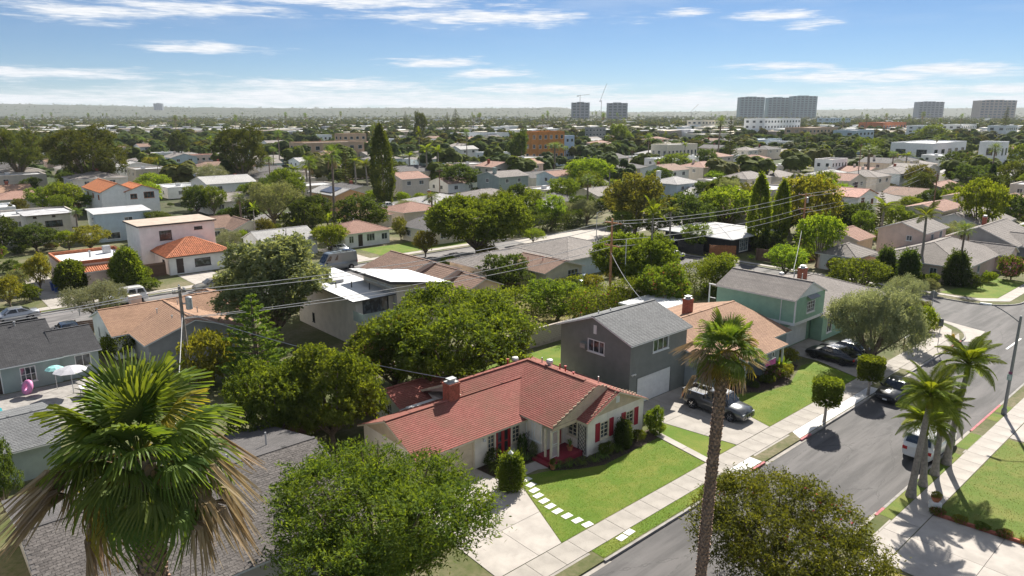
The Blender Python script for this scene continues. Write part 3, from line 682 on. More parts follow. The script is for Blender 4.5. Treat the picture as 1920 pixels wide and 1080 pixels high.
shingle('shingle_brown', (.23, .15, .115), (.31, .20, .15)); shingle('shingle_tan', (.33, .20, .135), (.43, .27, .18)); shingle('shingle_grey', (.25, .225, .21), (.32, .29, .27)); shingle('shingle_mauve', (.33, .19, .15), (.38, .235, .185))
shingle('shingle_pale', (.42, .41, .40), (.5, .49, .48)); shingle('shingle_charcoal', (.10, .095, .095), (.15, .14, .14))

mat('tile_pink', (.45, .235, .185), .85, .25, 3, .2, 20, dirt=.25)
# ================================================================ the houses along the near street
PW = lambda u, ref: u - ref
# --- red-roofed house (u0=21, w0=28.5)
hb = lambda **k: k
W8 = lambda side, c, s, w, h, nx=2, ny=4, kind='win': (side, c, s, w, h, kind, nx, ny)
red = house('bungalow', 'cream stucco bungalow with red shingle roof and red shutters on the front lawn', 21, 28.5, [
    hb(r=(9.0, 17.0, 2.1, 7.75), ze=2.6, k='gy', rise=1.75, oh=.28, og=.05, wm='stucco', rm='shingle_red', cs=.155, trim='trim_cream', gm='siding_tan',
       ops=[('f', 10.4, .36, .95, 2.05, 'door', 1, 1, 'trim_cream', 'door_red')],
       pipes=[(13.4, 5.9, 'turbine'), (13.75, 5.2, 'pipe', .4, 'pipe_red'), (13.7, 4.6, 'cap', .4, 'pipe_red'), (13.8, 3.9, 'cap', .15, 'pipe_red'), (14.5, 7.8, 'pipe', .35), (15.0, 2.6, 'pipe', .4)]),
    hb(r=(11.2, 17.0, 0.1, 6.0), ze=2.6, k='gy', rise=1.27, oh=.28, og=.22, wm='stucco', rm='shingle_red', cs=.155, trim='trim_cream', gm='siding_tan',
       ops=[('f', 12.85, .85, .85, 1.2, 'shut', 2, 4), ('f', 15.5, .85, .85, 1.2, 'shut', 2, 4), W8('l', 1.45, 1.05, .85, 1.15), ('f', 14.1, 2.95, .34, .45, 'vent', 1, 1)][:3]),
    hb(r=(0.35, 12.0, 3.72, 9.9), ze=2.35, k='gx', rise=1.3, oh=.3, og=.3, wm='stucco', rm='shingle_red', cs=.155, trim='trim_cream', gm='siding_tan',
       ops=[('f', 2.45, .02, 4.2, 2.05, 'garage', 1, 1, 'trim_cream', 'garage_tan'), W8('f', 6.0, .75, .62, 1.2), ('f', 7.05, .1, 1.25, 2.05, 'french', 1, 1, 'door_red', 'door_red'), W8('f', 8.15, .75, .7, 1.2)]),
])
mb = MB(); A_, L_, C_o, B_o = (13.0, 7.8, 4.35), (6.0, 7.8, 4.3), (17.28, 11.9, 2.48), (6.0, 11.9, 2.48)
slope(mb, (17.28, 7.8, 2.48), C_o, A_, A_, .155); slope(mb, C_o, B_o, L_, A_, .155); slope(mb, (6.0, 6.82, 3.69), (12.3, 6.82, 3.69), A_, L_, .155)
for a_, b_ in ((A_, L_), (A_, C_o)): mb.beam(a_, b_, .24, .06)
rw = mb.build('rear_roof', MATS['shingle_red'], red)
mb = MB(); mb.box(6.3, 16.95, 7.0, 11.6, .002, 2.5); mb.tri((6.3, 6.9, 3.8), (6.3, 7.8, 4.2), (6.3, 11.6, 2.5)); mb.build('rear_wall', MATS['stucco'], red)
mb = MB(); mb.beam((5.98, 6.85, 3.66), (5.98, 7.8, 4.26), .05, .16); mb.beam((5.98, 11.9, 2.44), (5.98, 7.8, 4.26), .05, .16); mb.build('fascia', MATS['trim_cream'], rw)
mb = MB(); mb.lathe([(.14, -.1), (.14, .2), (.24, .28), (.27, .42), (.22, .55), (.06, .6)], 14, (12.2, 8.3, 4.0)); mb.build('roof_vent', MATS['vent_white'], rw)
mb = MB(); mb.lathe([(.06, -.1), (.06, .45), (.11, .46), (.11, .54)], 10, (11.4, 8.2, 4.1)); mb.build('vent_pipe', MATS['pipe_red'], rw)
chimney(red, 5.35, 7.0, 2.9, 4.75, .85, .75)
# bay wall, porch with floor, step, posts and beam
mb = MB(); mb.box(9.0 - .02, 9.9, 2.1, 3.7, .002, 2.55); bay = mb.build('bay_wall', MATS['stucco'], red)
for c in (3.3, 2.5):
    opening(red, (8.98, 9.9, 2.1, 3.7), 0, W8('l', c, .95, .62, 1.3))
gb = MB(); mp_ = face_map('f', (0, 0, .85, 0))
gb.tri((8.75, .92, 2.5), (17.2, .92, 2.5), (13.0, .92, 4.32)); gb.box(8.8, 11.5, .86, 1.0, 2.28, 2.52); gb.build('porch_gable', MATS['siding_tan'], red)
for q in range(11):   # lapped boards on the gables
    zz = 2.55 + q * .155; hw = (4.35 - zz) / 1.85 * 4.3
    if hw < .1: continue
    m_ = MB(); x_l = 13.0 - hw; x_r = min(13.0 + hw, 17.1); m_.box(x_l, x_r, .905 - .012, .925, zz, zz + .145); m_.build('board', MATS['siding_tan'], red)
for q in range(8):
    zz = 2.72 + q * .145; hw = (3.87 - zz) / 1.27 * 2.9
    if hw < .1: continue
    m_ = MB(); m_.box(14.1 - hw, 14.1 + hw, .08, .098, zz, zz + .135); m_.build('board', MATS['siding_tan'], red)
opening(red, (0, 0, .07, 0), 0, ('f', 14.1, 3.05, .34, .45, 'vent', 1, 1))
mb = MB(); sl, rd = roof_slopes('gy', 9.0, 17.0, 1.1, 1.8, 2.6, 1.75, .28, .25); [slope(mb, *q, .155) for q in sl]; mb.build('porch_roof', MATS['shingle_red'], red)
mb = MB(); mb.box(8.55, 11.15, .45, 2.1, 0, .34); mb.build('porch_floor', MATS['porch_red'], red)
mb = MB(); mb.box(8.2, 8.54, .75, 2.2, 0, .17); mb.build('porch_step', MATS['porch_red'], red)
for x, y in ((8.72, .98), (9.35, .98), (8.72, 1.5)):
    mb = MB(); mb.box(x - .06, x + .06, y - .06, y + .06, .342, 2.3); mb.build('porch_post', MATS['trim_cream'], red)
mb = MB(); [mb.beam((8.85 + .1 * i, .98, .4), (8.85 + .1 * i, .98, 2.2), .025, .025) for i in range(5)]; [mb.beam((8.8, .98, z_), (9.3, .98, z_), .03, .03) for z_ in (.42, 1.3, 2.18)]; mb.build('porch_screen', MATS['trim_white'], red)
def trellis(root, x, y, w, h, z0, rot=False, m='dark_metal'):
    mb = MB(); k = 5
    pt = (lambda s, z_: (x, y + s, z_)) if rot else (lambda s, z_: (x + s, y, z_))
    for s in (0, w): mb.beam(pt(s, z0), pt(s, z0 + h), .035, .035)
    for i in range(-k, 9):
        a = i * w / 2.2
        for sg in (1, -1):
            z_a, z_b = z0 + a, z0 + a + w; s0, s1 = (0, w) if sg > 0 else (w, 0)
            ca, cb = max(z_a, z0), min(z_b, z0 + h)
            if cb - ca < .05: continue
            fa, fb = (ca - z_a) / w, (cb - z_a) / w
            mb.beam(pt(s0 + (s1 - s0) * fa, ca), pt(s0 + (s1 - s0) * fb, cb), .022, .022)
    mb.build('trellis', MATS[m], root)
trellis(red, 11.12, .2, .65, 2.0, .15, True); trellis(red, 8.6, 3.3, .5, 1.3, .1, False)
# hanging lamp by the garage, house meter box
mb = MB(); mb.beam((5.2, 3.7, 1.95), (5.2, 3.45, 2.0), .04, .04); mb.lathe([(.04, 0), (.1, -.12), (.11, -.16)], 10, (5.2, 3.42, 2.02)); mb.build('wall_lamp', MATS['galv'], red)
# --- small red-roofed outbuilding behind it
shed = house('outbuilding', 'small white outbuilding with red shingle roof behind the red chimney', 24.3, 39.2, [
    hb(r=(.5, 4.7, .1, 3.4), ze=2.35, k='gx', rise=.75, oh=.3, og=.3, wm='stucco_white', rm='shingle_red', cs=.155, ops=[W8('l', 1.6, 1.0, .7, .9, 2, 2)]),
    hb(r=(.8, 4.9, -1.3, -.3), ze=2.1, k='slab', oh=.1, wm='stucco_white', rm='roof_white', nowall=1)])
# --- grey two-storey house with garage
grey = house('two_storey_house', 'dark grey two-storey house with white garage door beside the red-roofed bungalow', 40.45, 31.85, [
    hb(r=(0, 7.2, 0, 7.3), ze=5.25, k='gx', rise=1.35, oh=.32, og=.3, wm='greywall', rm='shingle_slate', cs=.15, trim='trim_white',
       ops=[('f', 3.1, .02, 4.3, 2.15, 'garage', 1, 1, 'greywall', 'garage_white'), ('f', 3.75, 3.85, 2.0, 1.05, 'win', 3, 1), ('l', 3.45, 3.6, 1.75, 1.05, 'win', 3, 1)],
       pipes=[(1.5, 4.6, 'pipe', .2), (3.2, 4.8, 'pipe', .15)]),
    hb(r=(7.2, 20.1, -2.1, 9.5), ze=2.7, k='gx', rise=1.5, oh=.35, og=.3, wm='bluegrey_wall', rm='shingle_tan', cs=.16, trim='trim_white',
       ops=[('f', 15.2, .5, 1.0, 1.7, 'win', 2, 2), ('f', 11.0, .3, 2.0, 1.8, 'win', 3, 2)]),
    hb(r=(10.2, 16.6, -3.7, -1.8), ze=2.45, k='sf', rise=.5, oh=.3, og=.2, wm='bluegrey_wall', rm='shingle_tan', cs=.16, trim='trim_white', ops=[], nowall=1),
    hb(r=(13.9, 16.4, -3.4, -2.12), ze=2.45, k='none', wm='bluegrey_wall', ops=[('f', 15.3, 1.0, .01, .01, 'none')])])
chimney(grey, 14.1, 4.7, 3.6, 5.3, .8, .65)
mb = MB(); [mb.add(*[[(15.3 + math.cos(a) * r_, -3.4 - d_, 1.7 + math.sin(a) * r_ * 1.5) for r_, d_ in ((.14, .05), (.24, .05), (.24, -.01)) for a in [2 * math.pi * i / 16 for i in range(16)]],
    [(j * 16 + i, j * 16 + (i + 1) % 16, (j + 1) * 16 + (i + 1) % 16, (j + 1) * 16 + i) for j in range(2) for i in range(16)]])]; ov = mb.build('oval_window', MATS['trim_white'], grey)
mb = MB(); mb.add([(15.3 + math.cos(2 * math.pi * i / 16) * .15, -3.415, 1.7 + math.sin(2 * math.pi * i / 16) * .22) for i in range(16)], [tuple(range(16))]); mb.build('pane', MATS['glass'], ov)
opening(grey, (7.22, 9, -.3, 0), 0, ('f', 8.0, .7, 1.15, 1.7, 'win', 2, 2))
for x in (10.4, 13.6, 16.5): mb = MB(); mb.box(x - .07, x + .07, -3.72, -3.58, 0, 2.42); mb.build('porch_post', MATS['trim_white'], grey)
mb = MB(); mb.box(-.32, -.003, 4.35, 4.95, 3.75, 4.2); ac = mb.build('air_conditioner', MATS['greywall'], grey)
mb = MB(); [mb.box(-.335, -.32, 4.38 + .09 * i, 4.42 + .09 * i, 3.79, 4.16) for i in range(6)]; mb.build('grille', MATS['galv'], ac)
mb = MB(); mb.box(-.05, .0, 3.42, 3.72, 5.15, 5.85); mb.build('gable_vent', MATS['trim_white'], grey)
mb = MB(); [mb.lathe([(.03, 0), (.07, .1), (.05, .16)], 8, (x, -.12, 2.55)) for x in (.2, .55)]; mb.box(.15, .6, -.1, -.003, 2.6, 2.66); mb.build('flood_light', MATS['trim_white'], grey)
mb = MB(); mb.beam((12.9, -3.75, 1.5), (13.7, -4.5, 2.1), .035, .035); mb.build('flag_pole', MATS['trim_white'], grey)
mat('flag_pink', (.55, .12, .33), .8, .3, 6)
mb = MB(); mb.quad((13.7, -4.5, 2.1), (13.05, -3.9, 1.62), (13.12, -3.95, 1.25), (13.75, -4.52, 1.55)); mb.build('flag', MATS['flag_pink'], grey)
# --- green house
green = house('green_house', 'green two-storey house with white trim and overhanging upper floor', 62.5, 30.1, [
    hb(r=(.15, 5.9, .9, 8.4), ze=2.55, k='none', wm='greenwall', ops=[('f', 2.45, .02, 4.5, 2.1, 'garage', 1, 1, 'greenwall', 'garage_white')]),
    hb(r=(0, 5.9, 0, 8.4), z0=2.56, ze=5.1, k='gy', rise=1.25, oh=.22, og=.12, wm='greenwall', rm='shingle_grey', cs=.16, gm='trim_white', ops=[('f', 3.1, .75, 1.65, 1.15, 'win', 4, 3)],
       pipes=[(3.8, 3.6, 'turbine'), (4.4, 2.6, 'pipe', 1.0), (4.3, 1.7, 'pipe', .8)]),
    hb(r=(5.9, 20.0, -.4, 11.0), ze=2.65, k='hip', rise=1.9, oh=.4, wm='greenwall', rm='shingle_grey', cs=.17, ops=[('f', 6.4 + .35, .6, 1.1, 1.55, 'win', 2, 1), ('f', 10, .8, 1.6, 1.3, 'win', 3, 2)]),
    hb(r=(5.2, 5.9, -.4, .8), ze=2.5, k='none', wm='greenwall')])
chimney(green, 11.6, 5.2, 3.8, 5.6, .9, .7)
for q in ((-.03, 5.93, -.03, .1, 2.5, 2.78), (-.03, .1, .1, 8.4, 2.5, 2.78), (-.035, .09, -.035, .09, 2.79, 5.05)):
    mb = MB(); mb.box(*q); mb.build('belt_board', MATS['trim_white'], green)
mb = MB(); mb.tube([(-.06, 1.4, 5.0), (-.06, 1.4, 2.3), (.08, 1.5, .1)], .045, 6); mb.build('downpipe', MATS['trim_white'], green)
mb = MB(); mb.add([(2.1, -.02, 5.02), (4.1, -.02, 5.02), (4.1, -.45, 4.8), (2.1, -.45, 4.8), (2.1, -.02, 5.06), (4.1, -.02, 5.06), (4.1, -.45, 4.84), (2.1, -.45, 4.84)], [(0, 1, 2, 3), (4, 5, 6, 7), (2, 3, 7, 6), (0, 3, 7, 4), (1, 2, 6, 5)]); mb.build('window_awning', MATS['steel_grey'], green)
mb = MB(); [mb.beam((-.1, 8.45 + .0, 2.6 + z_), (-.1, 9.2, 2.6 + z_), .06, .06) for z_ in (0, 1.0)]; mb.beam((-.1, 9.2, 0), (-.1, 9.2, 5.0), .1, .1); mb.beam((-.1, 8.5, 5.0), (-.1, 9.3, 5.0), .1, .1); mb.build('balcony_frame', MATS['trim_white'], green)
house('patio_cover', 'flat white patio roof between the brown roof and the green house', 56.3, 41.5, [hb(r=(0, 6, 0, 4.5), ze=2.6, k='slab', oh=.1, rm='roof_white', nowall=1), hb(r=(.1, .25, .1, .25), ze=2.55, k='none', wm='trim_white'), hb(r=(5.7, 5.85, .1, .25), ze=2.55, k='none', wm='trim_white')], 'patio cover')
# --- grey shingled house at the lower left: every near shingle is a tab of its own
dk = house('shingled_house', 'brown-grey shingled house roof below the big fan palm', 2.4, 28.6, [
    hb(r=(.3, 13.8, .2, 13.6), ze=2.45, k='gx', rise=1.5, oh=.4, og=.35, wm='stucco_beige', rm='shingle_charcoal', cs=0, ops=[('f', 10.5, .8, 1.4, 1.2, 'win', 2, 2), ('r', 5, .9, 1.2, 1.1, 'win', 2, 1)], pipes=[(8.9, 8.3, 'cap', .5), (12.0, 8.6, 'pipe', .7), (9.6, 8.0, 'cap', .25)])])
mat('tab_a', (.098, .088, .083), .95, .3, 9, .4, 60); mat('tab_b', (.115, .104, .098), .95, .3, 9, .4, 60); mat('tab_c', (.082, .074, .070), .95, .3, 9, .4, 60)
rfo = [o for o in dk.children if o.name.startswith('roof')][0]
(eL, eR, tR, tL) = [Vector(q) for q in roof_slopes('gx', .3, 13.8, .2, 13.6, 2.45, 1.5, .4, .35)[0][0]]
ex = (eR - eL).normalized(); vd = (tL - eL).normalized(); nn = ex.cross(vd); Lx, Ly = (eR - eL).length, (tL - eL).length
rr = random.Random(3); tabs = []
mt = {k: {} for k in 'abc'}
def tabmesh(k, wv):
    if wv not in mt[k]:
        q = MB(); wd = wv; q.add([ex * .008 + nn * .012, ex * (wd - .008) + nn * .012, ex * (wd - .008) + vd * .2 + nn * .002, ex * .008 + vd * .2 + nn * .002, ex * .008, ex * (wd - .008)], [(0, 1, 2, 3), (4, 5, 1, 0)])
        mt[k][wv] = q.mesh('shingle', MATS['tab_' + k])
    return mt[k][wv]
CSH, WSH = .165, .31
for r_ in range(int(Ly / CSH)):
    off = (r_ % 2) * WSH / 2 + rr.uniform(-.03, .03); x = off
    while x < Lx - WSH:
        p = eL + ex * x + vd * (r_ * CSH) + nn * (.006 + rr.uniform(0, .008)); wp = G(2.4, 28.6) + Vector((p.x * math.cos(ROT) - p.y * math.sin(ROT), p.x * math.sin(ROT) + p.y * math.cos(ROT), p.z))
        tabs.append((p, wp, 'aabbc'[rr.randrange(5)])); x += WSH
vis = []
for i, (p, wp, k) in enumerate(tabs):
    X, Y = topix(wp); vis.append((0 if (425 < X < 640 and Y < 1075) else 1, depth(wp), i))
vis.sort(); near = {i for _, _, i in vis[:300]}
rest = {k: MB() for k in 'abc'}
for i, (p, wp, k) in enumerate(tabs):
    if i in near: put('shingle', tabmesh(k, WSH), rfo, p)
    else: m_ = tabmesh(k, WSH); rest[k].add([Vector(v.co) + p for v in m_.vertices], [(0, 1, 2, 3), (4, 5, 1, 0)])
for k in 'abc': struct(rest[k].build('shingle_field', MATS['tab_' + k], rfo), 'stuff')
house('low_house', 'dark bluish flat-roofed annex at the bottom left corner', -6.5, 33.0, [hb(r=(0, 7, 0, 9), ze=2.4, k='gx', rise=1.0, wm='stucco_white', rm='shingle_black', cs=.16)])
# ================================================================ vehicles
def paint(name, col, metal=.35): return mat(name, col, .28, .04, 1, metal=metal, spec=.5, coat=.8)
paint('paint_black', (.006, .006, .008), 0); paint('paint_dark', (.02, .022, .026)); paint('paint_truck', (.09, .095, .10), .5); paint('paint_white', (.72, .72, .72), 0); paint('paint_silver', (.42, .44, .47), .6)
paint('paint_tan', (.30, .28, .22), .4); paint('paint_van', (.19, .215, .225), .2); paint('paint_blue', (.03, .05, .09), .4); paint('paint_grey', (.13, .14, .15), .5); paint('paint_red', (.3, .02, .02), .2)
mat('tyre', (.012, .012, .013), .85, .2, 9); mat('rim', (.42, .43, .45), .3, .1, 8, metal=.8); mat('plastic_black', (.015, .015, .016), .6); mat('lamp_red', (.4, .01, .015), .2, .1, 6, spec=.6); mat('lamp_clear', (.6, .62, .65), .12, .1, 6, spec=.7); mat('chrome', (.6, .6, .62), .15, .05, 5, metal=.9); mat('plate', (.65, .66, .68), .5)
def loft(mb, secs):
    n = len(secs[0]); o = len(mb.v)
    for s in secs: mb.v.extend([tuple(p) for p in s])
    for i in range(len(secs) - 1):
        for k in range(n - 1): a = o + i * n + k; mb.f.append((a, a + 1, a + 1 + n, a + n))
    mb.f.append(tuple(o + k for k in reversed(range(n)))); mb.f.append(tuple(o + (len(secs) - 1) * n + k for k in range(n)))
SPEC = {  # length, width, wheelbase, wheel radius, body line [(x, top z)], cabin [(x bottom, x top) rear .. front], belt, roof
 'sedan': dict(L=4.75, Wd=1.82, wb=2.75, wr=.33, top=[(-2.37, .82), (-2.2, .98), (-1.45, 1.02), (-.9, 1.0), (.75, .97), (1.5, .9), (2.15, .78), (2.37, .62)], cab=(-1.65, -.75, .35, 1.12), roof=1.45),
 'hatch': dict(L=4.55, Wd=1.82, wb=2.7, wr=.33, top=[(-2.27, .85), (-2.15, 1.0), (-1.4, 1.0), (.75, .97), (1.45, .9), (2.05, .78), (2.27, .62)], cab=(-2.1, -.75, .35, 1.1), roof=1.43),
 'suv': dict(L=4.9, Wd=1.95, wb=2.85, wr=.38, top=[(-2.45, .95), (-2.38, 1.1), (-1.2, 1.12), (1.0, 1.1), (1.7, 1.05), (2.3, .95), (2.45, .7)], cab=(-2.35, -2.1, .55, 1.15), roof=1.8),
 'van': dict(L=5.9, Wd=2.0, wb=3.65, wr=.36, top=[(-2.95, 1.2), (-2.92, 1.35), (0, 1.35), (2.0, 1.3), (2.55, 1.15), (2.95, .8)], cab=(-2.93, -2.85, 1.45, 2.45), roof=2.65),
 'pickup': dict(L=5.25, Wd=1.85, wb=3.3, wr=.38, top=[(-2.62, 1.08), (-2.6, 1.12), (-.5, 1.12), (.95, 1.1), (1.7, 1.06), (2.35, .98), (2.62, .7)], cab=(-.62, -.45, .85, 1.35), roof=1.78)}
def car(name, label, kind, pm, pos, az, cat='car', group=None):
    """pos = world point on the ground, az = direction the nose points (world angle)"""
    sp = SPEC[kind]; root = thing(name, label, cat, pos, az, group); L, wd, wr = sp['L'] / 2, sp['Wd'] / 2, sp['wr']; xa = sp['wb'] / 2; pmt = MATS[pm]
    zb = wr * .62
    mb = MB(); secs = []
    for x, z in sp['top']:
        e = max(0, abs(x) - L * .8) / (L * .2); w = wd * (1 - .13 * e * e); zl = zb + .10 * e
        secs.append([(x, -w * .9, zl), (x, -w * .985, zl + .12), (x, -w, (zl + z) / 2), (x, -w * .97, z - .1), (x, -w * .86, z - .015), (x, 0, z + .025), (x, w * .86, z - .015), (x, w * .97, z - .1), (x, w, (zl + z) / 2), (x, w * .985, zl + .12), (x, w * .9, zl), (x, -w * .9, zl)])
    loft(mb, secs); body = mb.build('body', pmt, root, smooth=False)
    me = body.data; me.polygons.foreach_set('use_smooth', [len(p.vertices) == 4 for p in me.polygons])
    xs = [t[0] for t in sp['top']]; zat = lambda x: np.interp(x, xs, [t[1] for t in sp['top']])
    r0, r1, f1, f0 = sp['cab']; zr = sp['roof']; wi, wt = wd * .93, wd * (.74 if kind not in ('van', 'suv') else .84)
    base = [(r0, zat(r0) - .03), (f0, zat(f0) - .03)]
    mb = MB(); S = []
    for f in (0, .35, .72, .93, 1):
        xa_, xb_ = r0 + (r1 - r0) * f, f0 + (f1 - f0) * f; z = base[0][1] + (zr - base[0][1]) * f; zf = base[1][1] + (zr - base[1][1]) * f; w = wi + (wt - wi) * f
        if f == 1: w -= .1; xa_ += .08; xb_ -= .1
        S.append([(xa_, -w, z), ((xa_ + xb_) / 2, -w * 1.01, (z + zf) / 2 + .02 * f), (xb_, -w * .95, zf), (xb_ + .04, 0, zf), (xb_, w * .95, zf), ((xa_ + xb_) / 2, w * 1.01, (z + zf) / 2 + .02 * f), (xa_, w, z), (xa_ - .04, 0, z), (xa_, -w, z)])
    loft(mb, S); mb.build('cabin', pmt, root, smooth=False)
    def pt(f, s, g):  # point on cabin: f height 0..1, s along 0 rear..1 front, g side -1..1
        w = wi + (wt - wi) * f; xa_, xb_ = r0 + (r1 - r0) * f, f0 + (f1 - f0) * f; z0, z1 = base[0][1] + (zr - base[0][1]) * f, base[1][1] + (zr - base[1][1]) * f
        return Vector((xa_ + (xb_ - xa_) * s, w * g * (1 - .05 * max(0, s - .5) * 2), z0 + (z1 - z0) * s))
    gl = MATS['car_glass']; o_ = .02
    mb = MB(); d = Vector((.045, 0, .02)); mb.quad(pt(.12, 1, -.88) + d, pt(.12, 1, .88) + d, pt(.9, 1, .84) + d, pt(.9, 1, -.84) + d); mb.build('windscreen', gl, root)
    d = Vector((-.045, 0, .02)); mb = MB(); mb.quad(pt(.2, 0, .86) + d, pt(.2, 0, -.86) + d, pt(.88, 0, -.82) + d, pt(.88, 0, .82) + d); mb.build('rear_window', gl, root)
    spans = {'sedan': [(.06, .44), (.48, .9)], 'hatch': [(.12, .5), (.54, .92)], 'suv': [(.04, .3), (.33, .62), (.65, .94)], 'van': [(.62, .72), (.84, .97)], 'pickup': [(.06, .46), (.5, .92)]}[kind]
    for g in (-1, 1):
        for a, b in spans:
            mb = MB(); d = Vector((0, g * .03, 0)); f0_, f1_ = (.3, .75) if kind == 'van' else (.16, .88)
            mb.quad(pt(f0_, a, g) + d, pt(f0_, b, g) + d, pt(f1_, b - .03, g) + d, pt(f1_, a + .03, g) + d); mb.build('side_window', gl, root)
        mb = MB(); p = pt(.1, .93, g); mb.box(p.x - .08, p.x + .08, p.y + g * .02 - .0, p.y + g * .02 + .001, p.z, p.z + .01); mb.beam(p, p + Vector((-.02, g * .17, .08)), .12, .13); mb.build('mirror', MATS['plastic_black'], root)
        for x in (-xa, xa):   # wheel arch and wheel
            mb = MB(); k = 14; y = g * (wd + .004); a_ = [(x + math.cos(math.pi * i / k) * wr * 1.2, y, wr + math.sin(math.pi * i / k) * wr * 1.2) for i in range(k + 1)]
            mb.add([(x - wr * 1.2, y, zb)] + a_[::-1] + [(x + wr * 1.2, y, zb)], [tuple(range(k + 3))]); mb.build('wheel_arch', MATS['plastic_black'], root)
            mb = MB(); mb.lathe([(wr * .62, -.11), (wr * .93, -.11), (wr, -.07), (wr, .07), (wr * .93, .11), (wr * .62, .11)], 20); wh = mb.build('wheel', MATS['tyre'], root, (x, g * (wd - .06), wr)); wh.rotation_euler = (math.pi / 2, 0, 0)
            mb = MB(); zz = -.115 * g; mb.lathe([(wr * .66, zz * .8), (wr * .64, zz * .98), (wr * .5, zz * .75), (wr * .12, zz * .95)] if g < 0 else [(wr * .66, zz * .8), (wr * .64, zz * .98), (wr * .5, zz * .75), (wr * .12, zz * .95)], 20); rm = mb.build('rim', MATS['rim'], wh)
            mb = MB(); [mb.beam((math.cos(t) * wr * .1, math.sin(t) * wr * .1, zz), (math.cos(t) * wr * .63, math.sin(t) * wr * .63, zz), .05, .03) for t in [2 * math.pi * i / 5 for i in range(5)]]; mb.build('spoke', MATS['plastic_black'], wh) if kind in ('hatch',) else mb.build('spoke', MATS['chrome'], wh)
        zf = zat(L * .93); mb = MB(); mb.add([(L * .9, g * wd * .88, zf - .07), (L * .985, g * wd * .55, zf - .12), (L * 1.003, g * wd * .55, zf - .25), (L * .95, g * wd * .9, zf - .22)], [(0, 1, 2, 3)]); mb.box(L * .93, L * .99, *sorted((g * wd * .54, g * wd * .84)), zf - .27, zf - .13); mb.build('headlight', MATS['lamp_clear'], root)
        zt = zat(-L * .99); mb = MB(); mb.box(-L - .012, -L * .93, *sorted((g * wd * .58, g * wd * .885)), zt - .28, zt - .06) if kind not in ('van', 'pickup') else mb.box(-L - .012, -L + .1, *sorted((g * wd * .76, g * wd * .89)), zt - .42, zt - .05); mb.build('tail_light', MATS['lamp_red'], root)
    mb = MB(); zf = zat(L); mb.box(L * .96, L + .015, -wd * .5, wd * .5, zf - .28, zf - .08); mb.build('grille', MATS['plastic_black'], root)
    mb = MB(); [mb.box(L * .97, L + .028, -wd * .5 + .33 * wd * i, -wd * .5 + .33 * wd * i + .05, zf - .28, zf - .08) for i in range(4)] if kind == 'pickup' else mb.box(L + .012, L + .025, -wd * .5, wd * .5, zf - .14, zf - .11); mb.build('grille_bar', MATS['chrome'], root)
    mb = MB(); mb.box(L * .95, L + .03, -wd * .72, wd * .72, zb + .08, zb + .24); mb.build('front_bumper', pmt if kind != 'pickup' else MATS['paint_grey'], root, bevel=.03)
    mb = MB(); mb.box(-L - .05, -L * .96, -wd * .74, wd * .74, zb + .08, zb + .26); mb.build('rear_bumper', pmt if kind not in ('pickup', 'van') else MATS['plastic_black'], root, bevel=.03)
    for s in (-1, 1): mb = MB(); mb.box(*sorted((s * (L + .035), s * (L + .05))), -.16, .16, zb + .12, zb + .24) if s > 0 else mb.box(-L - .03, -L - .015, -.16, .16, zb + .4, zb + .52); mb.build('number_plate', MATS['plate'], root)
    if kind == 'pickup':
        x0, x1 = -L + .1, -.72; mb = MB(); t = 1.15; zf_ = .82; w = wd * .78
        mb.quad((x0, -w, t), (x1, -w, t), (x1, -w, t + .001), (x0, -w, t + .001)); mb.box(x0, x1, -w, w, t - .01, t + .004); bed = mb.build('truck_bed', MATS['plastic_black'], root)
        for q in ((x0 - .08, x1, -wd * .97, -w + .01), (x0 - .08, x1, w - .01, wd * .97), (x0 - .09, x0 + .01, -w + .011, w - .011), (x1 - .01, x1 + .06, -w + .011, w - .011)):
            m2 = MB(); m2.box(*q, t - .08, t + .22); m2.build('bed_side', pmt, root)
            m2 = MB(); m2.box(*q, t + .222, t + .25); m2.build('bed_rail', MATS['chrome'], root)
        m2 = MB(); m2.tube([(-1.9, -.3, t), (-1.7, 0, t + .45), (-1.2, .2, t + .5), (-1.1, .35, t)], .02, 6); m2.tube([(-1.7, 0, t + .45), (-1.6, .1, t + .7)], .015, 6); m2.build('bed_rack', MATS['trim_white'], root)
    if kind == 'van':
        m2 = MB(); [m2.beam((x, -.8, zr + .07), (x, .8, zr + .07), .05, .04) for x in (-2.4, -1.4, -.4, .6)]; [m2.beam((-2.6, y, zr + .1), (.8, y, zr + .1), .05, .05) for y in (-.82, .82)]; m2.build('roof_rack', MATS['plastic_black'], root)
        m2 = MB(); m2.box(-2.2, -1.2, -.6, .6, zr + .12, zr + .17); m2.build('solar_panel', MATS['solar'], root)
    if kind == 'suv':
        for g in (-1, 1): m2 = MB(); m2.beam((-1.9, g * wt * .9, zr + .05), (.3, g * wt * .9, zr + .05), .04, .04); m2.build('roof_rail', MATS['chrome'], root)
    return root
A1 = ROT            # nose along +u
A2 = ROT + math.pi / 2   # nose along +w
car('pickup_truck', 'grey pickup truck with open black bed parked in front of the white garage door', 'pickup', 'paint_truck', G(44.95, 26.95, .025), A2 + math.pi, 'truck')
car('parked_car', 'black hatchback on the driveway of the green house, nearer the street lawn', 'hatch', 'paint_black', G(62.95, 26.4, .025), A2 - .04)
car('parked_car', 'dark sedan beside the black hatchback, closest to the big olive tree', 'sedan', 'paint_dark', G(65.3, 26.1, .025), A2 - .02)
car('parked_car', 'dark grey sedan parked at the kerb beyond the clipped round trees', 'sedan', 'paint_dark', G(58.7, 19.25, ZS + .005), A1 + math.pi)
car('parked_car', 'white suv parked at the kerb behind the cluster of feather palms', 'suv', 'paint_white', G(50.2, 14.0, ZS + .005), A1, 'suv')
car('parked_car', 'silver-blue sedan parked on the back street at the far left', 'sedan', 'paint_silver', G(9.2, 92.2, ZS + .005), A1 + math.pi)
